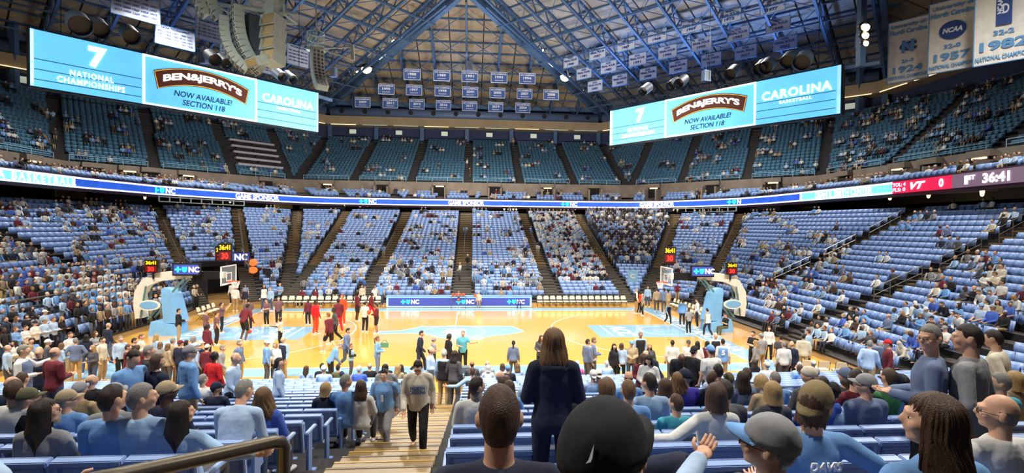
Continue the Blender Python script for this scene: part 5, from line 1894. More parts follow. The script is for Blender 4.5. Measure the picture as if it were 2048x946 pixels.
D = math.radians
_A = {
    'st': dict(),
    'sf': dict(el=((-.235, .0, .18), (.235, .0, .18)), wr=((-.06, .27, .16), (.06, .27, .16))),
    'sc': dict(el=((-.24, .03, .2), (.24, .03, .2)), wr=((.09, .17, .22), (-.09, .18, .2))),
    'pk': dict(el=((-.27, -.06, .18), (.27, -.06, .18)), wr=((-.15, .13, .05), (.15, .13, .05))),
    'wk': dict(lean=D(6), kn=((-.1, .2, .52), (.1, -.02, .5)), an=((-.1, .24, .09), (.1, -.34, .17)), el=((-.24, -.1, .18), (.24, .06, .18)), wr=((-.24, -.02, -.04), (.22, .26, -.0))),
    'pt': dict(el=((-.32, .1, .3), (.235, .0, .18)), wr=((-.5, .3, .36), (.1, .25, .2))),
    'sh': dict(el=((-.26, .2, .4), (.26, .2, .4)), wr=((-.12, .4, .6), (.12, .4, .6))),
    'db': dict(lean=D(18), kn=((-.16, .16, .5), (.15, .06, .5)), an=((-.2, .02, .085), (.22, -.16, .1)), el=((-.26, -.02, .18), (.3, .04, .2)), wr=((-.2, .2, .06), (.3, .24, .02))),
    'hs': dict(el=((-.33, -.08, .22), (.33, -.08, .22)), wr=((-.18, .02, .06), (.18, .02, .06))),
    'bd': dict(lean=D(28), el=((-.22, .1, .2), (.22, .1, .2)), wr=((-.14, .3, .1), (.14, .3, .1)), nod=D(20)),
    'si': dict(sit=True, lean=D(-6), el=((-.24, .03, .18), (.24, .03, .18)), wr=((-.12, .27, .06), (.12, .27, .06))),
    'sl': dict(sit=True, lean=D(24), el=((-.22, .2, .2), (.22, .2, .2)), wr=((-.05, .38, .14), (.05, .38, .14))),
    'sp': dict(sit=True, lean=D(-2), el=((-.22, .1, .18), (.22, .1, .18)), wr=((-.05, .3, .27), (.05, .3, .27)), nod=D(16)),
    'sa': dict(sit=True, lean=D(-8), el=((-.44, -.08, .3), (.24, .03, .18)), wr=((-.68, -.06, .3), (.12, .27, .06))),
    'sr': dict(sit=True, lean=D(-8), el=((-.24, .03, .18), (.44, -.08, .3)), wr=((-.12, .27, .06), (.68, -.06, .3))),
    'sx': dict(sit=True, lean=D(-10), el=((-.34, .2, .16), (.26, .05, .18)), wr=((-.2, .46, .13), (.2, .3, .04)), kn=((-.16, .42, .68), (.15, .40, .52)), an=((.0, .66, .62), (.15, .46, .09))),
}
_A['sx']['kn'] = ((-.19, .29, .93), (.15, .40, .54)); _A['sx']['an'] = ((-.50, .47, .80), (.16, .46, .09)); _A['sx']['wr'] = ((-.14, .33, .40), (.2, .3, .04)); _A['sx']['el'] = ((-.33, .14, .36), (.26, .05, .18))
TURN = {'0': (0, 0), 'L': (D(55), 0), 'R': (D(-55), 0), 'l': (D(25), 0), 'r': (D(-25), 0), 'D': (0, D(24)), 'U': (0, D(-12))}
_pose = {}


def pose(key, fem, turn='0'):
    k = (key, fem, turn)
    if k not in _pose:
        a = dict(_A[key])
        t, n = TURN[turn]
        a['turn'] = t
        a['nod'] = a.get('nod', 0) + n
        _pose[k] = Pose(fem=fem, **a)
    return _pose[k]


TORSO = [(-.10, .0, .150, .105), (-.02, -.008, .168, .120), (.08, .0, .158, .112), (.18, .006, .150, .106), (.28, .008, .164, .114), (.37, .004, .178, .114), (.43, -.004, .168, .098), (.475, -.010, .120, .078), (.52, -.010, .062, .060)]
TORSOF = [(-.10, .0, .158, .110), (-.02, -.010, .172, .125), (.08, .0, .150, .110), (.18, .004, .132, .098), (.28, .012, .145, .112), (.36, .012, .155, .116), (.43, -.002, .145, .088), (.475, -.008, .100, .070), (.52, -.008, .052, .052)]


def torso(mb, p, lo, hi, grow, n=20, flare=0.0):
    rs = []
    T = TORSOF if p.fem else TORSO
    for dz, cy, rx, ry in T:
        if dz < lo or dz > hi:
            continue
        g = grow + flare * max(0, -dz)
        if p.sit and dz < 0:
            g -= .004
        rs.append([p.up((rx + g) * math.cos(2 * math.pi * i / n), cy + (ry + g) * math.sin(2 * math.pi * i / n), dz) for i in range(n)])
    mb.rings(rs)


def limbs_arm(mb, p, grow, to=2.0, r=(.047, .041, .031)):
    """to: 0.6 half the upper arm, 1 elbow, 2 wrist"""
    for i in (0, 1):
        a, b, c = p.sh[i], p.el[i], p.wr[i]
        f = min(to, 1)
        mb.cap2(a, a.lerp(b, f), r[0] + grow + .004, r[0] + (r[1] - r[0]) * f + grow, 12)
        if to > 1:
            mb.cap2(b, b.lerp(c, to - 1), r[1] + grow, r[1] + (r[2] - r[1]) * (to - 1) + grow, 12)


def traps(mb, p, grow):
    """slope from the neck down to the shoulder"""
    for i in (0, 1):
        sx = -1 if i == 0 else 1
        mb.cap2(p.up(sx * .045, -.014, .462), p.sh[i] + (p.up(0, 0, .42) - p.sh[i]) * .06 + p.R @ Vector((0, 0, .006)), .056 + grow, .050 + grow, 12)


def limbs_leg(mb, p, grow, to=2.0, r=(.088, .058, .040)):
    for i in (0, 1):
        a, b, c = p.hip[i], p.kn[i], p.an[i]
        f = min(to, 1)
        mb.cap2(a, a.lerp(b, f), r[0] + grow, r[0] + (r[1] - r[0]) * f + grow, 12)
        if to > 1:
            d = b.lerp(c, .35)
            mb.cap2(b, d, r[1] + grow, r[1] * .98 + grow, 12)
            mb.cap2(d, b.lerp(c, to - 1), r[1] * .98 + grow, r[2] + grow, 12)


def head_forms(mb, p):
    M = p.head_matrix()
    R = p.HR
    E = lambda c, r, n=16, m=12: mb.ell(M @ Vector(c), r, n, m, R)
    E((0, -.012, .018), (.074, .094, .100))
    E((0, .022, -.012), (.066, .070, .092))
    E((0, .036, -.062), (.048, .052, .050))
    E((0, .066, -.086), (.026, .022, .022))
    E((0, .086, .024), (.050, .016, .014))      # brow
    mb.cap2(M @ Vector((0, .090, .016)), M @ Vector((0, .108, -.018)), .010, .015, 8)   # nose
    E((0, .092, -.048), (.024, .010, .012), 10, 8)    # mouth
    for sx in (-1, 1):
        E((sx * .040, .070, -.022), (.026, .022, .024), 10, 8)   # cheek
        E((sx * .079, -.008, -.006), (.014, .024, .035), 12, 8)  # ear
    mb.cap2(p.up(0, -.012, .47), M @ Vector((0, -.02, -.05)), .058 if not p.fem else .049, .055 if not p.fem else .046, 14)


def hand_forms(mb, p, i):
    w, e = p.wr[i], p.el[i]
    d = (w - e).normalized()
    inward = (p.R @ Vector((1 if i == 0 else -1, 0, 0)))
    n = d.cross(inward)
    if n.length < .2:
        n = Vector((0, 0, 1)).cross(d)
    n.normalize()
    s = n.cross(d).normalized()      # across the palm
    c = w + d * .05
    R = Matrix((s, n, d)).transposed()
    mb.ell(c, (.040, .016, .052), 10, 8, R)
    mb.cap2(w - d * .03, w + d * .03, .028, .026, 8)
    cn = -n if i == 0 else n
    for k, L in enumerate((.070, .080, .074, .056)):
        b = c + s * (-.029 + .0195 * k) + d * .040
        a1, a2 = .35 + .06 * k, .85 + .06 * k
        j1 = b + (d * math.cos(a1 * .5) + cn * math.sin(a1 * .5)) * L * .45
        j2 = j1 + (d * math.cos(a1) + cn * math.sin(a1)) * L * .32
        j3 = j2 + (d * math.cos(a2) + cn * math.sin(a2)) * L * .26
        mb.tube([b, j1, j2, j3], [.0095, .009, .008, .006], 6)
    b = c - s * .034 - d * .012
    j1 = b - s * .026 + d * .026 + cn * .012
    j2 = j1 - s * .004 + d * .026 + cn * .012
    mb.tube([b, j1, j2], [.012, .010, .007], 6)


def join_mesh(a, mb, m):
    """append forms to a mesh (kept as one object)"""
    bm = bmesh.new()
    bm.from_mesh(a)
    me = mb.mesh('x', m, True)
    bm.from_mesh(me)
    bm.to_mesh(a)
    bm.free()
    bpy.data.meshes.remove(me)
    return a


_cache = {}


def body_mesh(key, fem, turn, hi):
    k = ('b', key, fem, turn, hi)
    if k not in _cache:
        p = pose(key, fem, turn)
        mb = MB()
        torso(mb, p, -1, 1, 0)
        limbs_arm(mb, p, 0)
        traps(mb, p, 0)
        limbs_leg(mb, p, 0)
        for i in (0, 1):
            f = Vector((0, 1, 0)) if p.an[i].z < .25 else Vector((.4, .7, -.4)).normalized()
            mb.cap2(p.an[i] + Vector((0, -.03, -.03)), p.an[i] + f * .13 + Vector((0, 0, -.045)), .038, .03, 10)
        head_forms(mb, p)
        me = remesh(mb, .011 if hi else .019, 2 if hi else 1, None if hi else .45, [M_SKIN], 'body')
        h = MB()
        for i in (0, 1):
            hand_forms(h, p, i)
        join_mesh(me, h, M_SKIN)
        me.polygons.foreach_set('use_smooth', [True] * len(me.polygons))
        _cache[k] = me
    return _cache[k]


def top_mesh(key, fem, typ, hi):
    k = ('t', key, fem, typ, hi)
    if k not in _cache:
        p = pose(key, fem)
        mb = MB()
        g = {'t': .016, 'l': .018, 'h': .026, 'v': .030, 'j': .018, 'd': .024}[typ]
        torso(mb, p, -.11, .53 if typ not in 'vj' else .48, g, flare=.10)
        if typ not in 'vj':
            traps(mb, p, g - .004)
        if typ == 't':
            limbs_arm(mb, p, .017, .72)
        elif typ in 'lhd':
            limbs_arm(mb, p, .014 if typ == 'l' else .02, 1.93)
        elif typ == 'v':
            for i in (0, 1):
                mb.cap2(p.sh[i].lerp(p.up(0, 0, .4), .25), p.sh[i], .07, .062, 12)
        else:
            for i in (0, 1):
                mb.cap2(p.sh[i].lerp(p.up(0, 0, .42), .35), p.sh[i].lerp(p.up(0, 0, .42), .1), .05, .045, 12)
        if typ == 'h':
            mb.ell(p.up(0, -.085, .46), (.115, .055, .065), 14, 10, p.R)
            mb.ell(p.up(0, -.03, .50), (.095, .085, .035), 14, 8, p.R)
        if typ in 'ldt':
            mb.ell(p.up(0, -.012, .515), (.076 if not fem else .066, .074, .022), 14, 8, p.R)
        me = remesh(mb, .012 if hi else .02, 2 if hi else 1, .6 if hi else .42, [M_CLOTH], 'shirt')
        _cache[k] = me
    return _cache[k]


def pants_mesh(key, fem, typ, hi):
    k = ('p', key, fem, typ, hi)
    if k not in _cache:
        p = pose(key, fem)
        mb = MB()
        torso(mb, p, -.11, .09, .011)
        limbs_leg(mb, p, .014 if typ == 'p' else .028, 1.93 if typ == 'p' else .86)
        _cache[k] = remesh(mb, .013 if hi else .021, 2 if hi else 1, .6 if hi else .42, [M_CLOTH], 'trousers')
    return _cache[k]


def shoe_mesh():
    if 'shoe' not in _cache:
        mb = MB(); n = 12
        rs = []
        for y, w, h in ((-.085, .030, .05), (-.07, .040, .085), (-.02, .042, .095), (.04, .046, .08), (.10, .052, .06), (.15, .046, .05), (.185, .026, .032)):
            rs.append([(w * math.cos(2 * math.pi * i / n), y, max(-.0, h / 2 + h / 2 * math.sin(2 * math.pi * i / n))) for i in range(n)])
        mb.rings(rs)
        _cache['shoe'] = mb.mesh('shoe', M_SHOE, True)
    return _cache['shoe']


def hair_shell(zend, sidez, cols=56, rows=12, flare=0.0, rx=.083, ry=.102, top=.120, wob=.004, back_y=0.0, seed=1, front=.058, wave=0.0, narrow=1.0, tight=False):
    rnd = random.Random(seed)
    mb = MB()
    G = []
    for c in range(cols):
        a = 2 * math.pi * c / cols            # 0 = front
        d = abs((a + math.pi) % (2 * math.pi) - math.pi)
        f = min(1, max(0, (d - .85) / .35))
        g = min(1, max(0, (d - (1.8 if tight else 1.35)) / .5))
        ze = front + (sidez - front) * f + (zend - sidez) * g
        ze += rnd.uniform(-1, 1) * wob * (3 + 6 * abs(zend))
        jr = rnd.uniform(-1, 1) * wob
        col = []
        for r in range(rows + 1):
            t = r / rows
            if ze > -.02:
                z = top + (ze - top) * (1 - math.cos(t * math.pi / 2))
            else:
                z = top + (ze - top) * (t ** 1.25)
            zz = max(z, 0.0)
            s = math.sqrt(max(0.0, 1 - (zz / top) ** 2)) if z > 0 else 1.0
            s = max(s, .03)
            low = max(0, -z)
            ex = 1 + flare * min(1, low * 8) - (1 - narrow) * min(1, max(0, low - .08) * 4)
            tuck = 1 - .07 * max(0, (t - .8) / .2) if ze > -.1 else 1
            if tight and z < 0:
                s = math.sqrt(max(.2, 1 - (z / .125) ** 2))
            x = math.sin(a) * (rx * s * ex + jr * s) * tuck
            y = math.cos(a) * (ry * s + jr * s) * tuck - .008
            if d > 1.3 and low > .05 and not tight:
                y = y * (1 - min(.75, (low - .05) * 3.0)) - min(.075, (low - .05) * .6) - back_y * min(1, low * 3)
            if wave:
                x += wave * math.sin(low * 46 + c * .6) * min(1, low * 8)
                y += wave * .7 * math.cos(low * 40 + c * .8) * min(1, low * 8)
            col.append((x, y, z))
        G.append(col)
    vs = [p for col in G for p in col]
    R1 = rows + 1
    fs = [(c * R1 + r, c * R1 + r + 1, ((c + 1) % cols) * R1 + r + 1, ((c + 1) % cols) * R1 + r) for c in range(cols) for r in range(rows)]
    mb.add(vs, fs)
    return mb


def hair_mesh(kind):
    k = ('h', kind)
    if k in _cache:
        return _cache[k]
    if kind == 'sh':
        mb = hair_shell(-.074, .004, wob=.0012, rx=.082, ry=.104, top=.130, tight=True, front=.066)
    elif kind == 'ms':
        mb = hair_shell(-.098, -.07, wob=.003, rx=.085, ry=.106, top=.128, wave=.003)
    elif kind == 'md':
        mb = hair_shell(-.125, -.115, rx=.097, ry=.106, top=.125, flare=.10, wob=.003)
    elif kind == 'lg':
        mb = hair_shell(-.40, -.30, rx=.097, ry=.106, top=.124, flare=.18, wob=.004, rows=18, cols=72, wave=.004)
    elif kind == 'xl':
        mb = hair_shell(-.50, -.40, rx=.098, ry=.108, top=.125, flare=.25, wob=.004, rows=26, cols=150, wave=.005)
    elif kind == 'wv':
        mb = hair_shell(-.40, -.34, rx=.098, ry=.110, top=.126, flare=.40, wob=.006, rows=26, cols=110, wave=.014)
    elif kind == 'cu':
        mb = hair_shell(-.09, -.09, rx=.108, ry=.122, top=.140, wob=.010, cols=60)
    elif kind == 'bu':
        mb = hair_shell(-.07, -.04, wob=.0015, tight=True); mb.ell((0, -.115, .03), (.040, .035, .040), 12, 8)
    elif kind == 'po':
        mb = hair_shell(-.07, -.04, wob=.0015, tight=True); mb.tube([(0, -.10, .05), (0, -.15, .0), (0, -.14, -.14), (0, -.12, -.24)], [.02, .032, .03, .008], 10)
    elif kind == 'bd':
        mb = MB(); G = []
        cols = 40
        for c in range(cols + 1):
            a = math.pi * .42 + (2 * math.pi - .84 * math.pi) * c / cols
            G.append([(math.sin(a) * .078 * (1 - .05 * r), math.cos(a) * .099 * (1 - .05 * r) - .01, .03 - .085 * r / 3) for r in range(4)])
        mb.add([p for g in G for p in g], [(c * 4 + r, c * 4 + r + 1, c * 4 + r + 5, c * 4 + r + 4) for c in range(cols) for r in range(3)])
    _cache[k] = mb.mesh('hair', M_HAIRM, True)
    return _cache[k]


def cap_mesh():
    if 'cap' not in _cache:
        mb = MB(); n = 24; rs = []
        for i in range(7):
            t = math.pi / 2 * i / 6
            rs.append([(.090 * math.cos(t) * math.cos(a) if i < 6 else .002 * math.cos(a), (.112 * math.cos(t) if i < 6 else .002) * math.sin(a) - .008, .018 + .120 * math.sin(t)) for a in (2 * math.pi * q / n for q in range(n))])
        mb.rings(rs)
        crown = mb.mesh('cap_crown', M_CLOTH, True)
        b = MB(); up, lo = [], []
        m = 12
        for q in range(m + 1):
            a = math.pi * (.14 + .72 * q / m)
            up.append((.085 * math.cos(a), .100 * math.sin(a) - .008, .032))
            lo.append((.080 * math.cos(a), .108 * math.sin(a) + .072 * math.sin(a) ** 1.5 - .008, .016 - .012 * abs(math.cos(a))))
        vs = up + lo + [(x, y, z - .006) for x, y, z in up] + [(x, y, z - .006) for x, y, z in lo]
        k = m + 1
        b.add(vs, [(i, i + 1, k + i + 1, k + i) for i in range(m)] + [(2 * k + i + 1, 2 * k + i, 3 * k + i, 3 * k + i + 1) for i in range(m)] + [(k + i, k + i + 1, 3 * k + i + 1, 3 * k + i) for i in range(m)])
        _cache['cap'] = (crown, b.mesh('cap_brim', M_CLOTH, True))
    return _cache['cap']


def eyes_mesh():
    if 'eyes' not in _cache:
        w = MB(); w.ell((0, 0, 0), (.0115, .009, .0065), 10, 8)
        i = MB(); i.ell((0, .0075, 0), (.0058, .0042, .0062), 10, 6)
        _cache['eyes'] = (w.mesh('eye', M_EYEW, True), i.mesh('iris', M_EYEI, True))
    return _cache['eyes']


N_PEOPLE = [0]


def person(p, face, key, fem=False, turn='0', H=1.75, top='t:sky', pants='p:jean', hair='sh:brn', skin='l', label='', group=None, hi=False, shoes=(225, 225, 225), glasses=False, extra=None, mini=False, cat='person'):
    """p: point on the floor (or under the seat), face: degrees, 0 looks along +Y, 90 along +X"""
    N_PEOPLE[0] += 1
    sc = H / 1.75
    t = thing('person', label, cat, p, -math.radians(face), group)
    t.scale = (sc, sc, sc)
    P = pose(key, fem, turn)
    sk = lin(SKIN[skin])
    link('body', body_mesh(key, fem, turn, hi), t, color=sk)
    ty, c = top.split(':')
    cs = c.split('/')
    if ty == 'v':
        link('shirt', top_mesh(key, fem, 'l', hi), t, color=lin(CLR[cs[1]])); link('vest', top_mesh(key, fem, 'v', hi), t, color=lin(CLR[cs[0]]))
    elif ty == 'j':
        if len(cs) > 1:
            link('undershirt', top_mesh(key, fem, 'l', hi), t, color=lin(CLR[cs[1]]))
        link('jersey', top_mesh(key, fem, 'j' if len(cs) == 1 else 'v', hi), t, color=lin(CLR[cs[0]]))
    else:
        link({'t': 'shirt', 'l': 'shirt', 'h': 'hoodie', 'd': 'jacket'}[ty], top_mesh(key, fem, ty, hi), t, color=lin(CLR[cs[0]]))
        if ty == 'd' and len(cs) > 1:
            pass
    pt, pc = pants.split(':')
    link('trousers' if pt == 'p' else 'shorts', pants_mesh(key, fem, pt, hi), t, color=lin(CLR[pc]))
    if not mini:
        for i in (0, 1):
            a = P.an[i]
            o = link('shoe', shoe_mesh(), t, (a.x, a.y + .01, a.z - .088 if a.z < .3 else a.z - .07), (0, 0, (.15, -.15)[i]), color=lin(shoes))
            if a.z > .3:
                o.rotation_euler = (math.radians(-50), 0, math.radians(-60))
            elif key == 'wk' and i == 1:
                o.rotation_euler = (math.radians(-28), 0, 0)
    HM = P.head_matrix()
    for part in hair.split('+'):
        hk, hcn = part.split(':')
        if hk in ('cap', 'bcap'):
            cr, br = cap_mesh()
            hcn, _, hb = hcn.partition('/')
            o = link('cap', cr, t, color=lin(CLR[hcn])); o.matrix_local = HM @ Matrix.Rotation(math.radians(8), 4, 'X') @ (Matrix.Rotation(math.pi, 4, 'Z') if hk == 'bcap' else Matrix.Identity(4))
            link('brim', br, o, color=lin(CLR[hb or hcn]))
        else:
            o = link('hair', hair_mesh(hk), t, color=lin(HAIRC[hcn])); o.matrix_local = HM
    if not mini:
        ew, ei = eyes_mesh()
        for sx in (-1, 1):
            o = link('eye', ew, t); o.matrix_local = HM @ Matrix.Translation((sx * .030, .079, .004)); link('iris', ei, o)
    if glasses:
        mb = MB()
        for sx in (-1, 1):
            mb.tube([(sx * .032 + .021 * math.cos(a * math.pi / 8), .104, .002 + .017 * math.sin(a * math.pi / 8)) for a in range(17)], .0022, 5)
            mb.tube([(sx * .053, .102, .006), (sx * .078, .04, .006), (sx * .08, -.02, .002)], .002, 4)
        mb.tube([(-.011, .106, .006), (.011, .106, .006)], .002, 4)
        o = link('glasses', mb.mesh('glasses', M_BLACK), t); o.matrix_local = HM
    return t, P


def solve_floor(u, v, H, z0=0.0):
    zc = (CAM_P.z - z0 - H) / max(.02, -(ray(u, v).z))
    p = CAM_P + ray(u, v) * zc
    return Vector((p.x, p.y, z0))


SIT_TOP = 1.335
TAKEN = set()


def near_seat_for(u, v, H):
    """row and seat of the near stand whose sitter's crown is seen at (u, v)"""
    best = None
    for r in range(NEAR_ROWS):
        y, z = near_y(r), near_z(r)
        d = ray(u, v)
        zt = z + SIT_TOP * H / 1.75
        dx, dy = plan_dir(u)
        k = (y - .08 - CAM_P.y) / dy
        if k < .6:
            continue
        x = CAM_P.x + dx * k
        uu, vv, zz = project((x, y - .08, zt))
        e = abs(vv - v)
        if best is None or e < best[0]:
            best = (e, r, x)
    e, r, x = best
    for bi, (nm, x0, x1) in enumerate(NEAR):
        if x0 - .3 <= x <= x1 + .3:
            n = int((x1 - x0) / SEAT_W)
            off = (x1 - x0 - n * SEAT_W) / 2 + SEAT_W / 2
            ks = sorted(range(n), key=lambda k: abs(x0 + off + k * SEAT_W - x))
            for k in ks[:2]:
                if (bi, r, k) not in TAKEN:
                    TAKEN.add((bi, r, k))
                    return Vector((x0 + off + k * SEAT_W, near_y(r) + .06, near_z(r)))
            for rr in (r + 1, r - 1):
                if (bi, rr, ks[0]) not in TAKEN and 0 <= rr < NEAR_ROWS:
                    TAKEN.add((bi, rr, ks[0]))
                    return Vector((x0 + off + ks[0] * SEAT_W, near_y(rr) + .06, near_z(rr)))
    return Vector((x, near_y(r) + .06, near_z(r)))
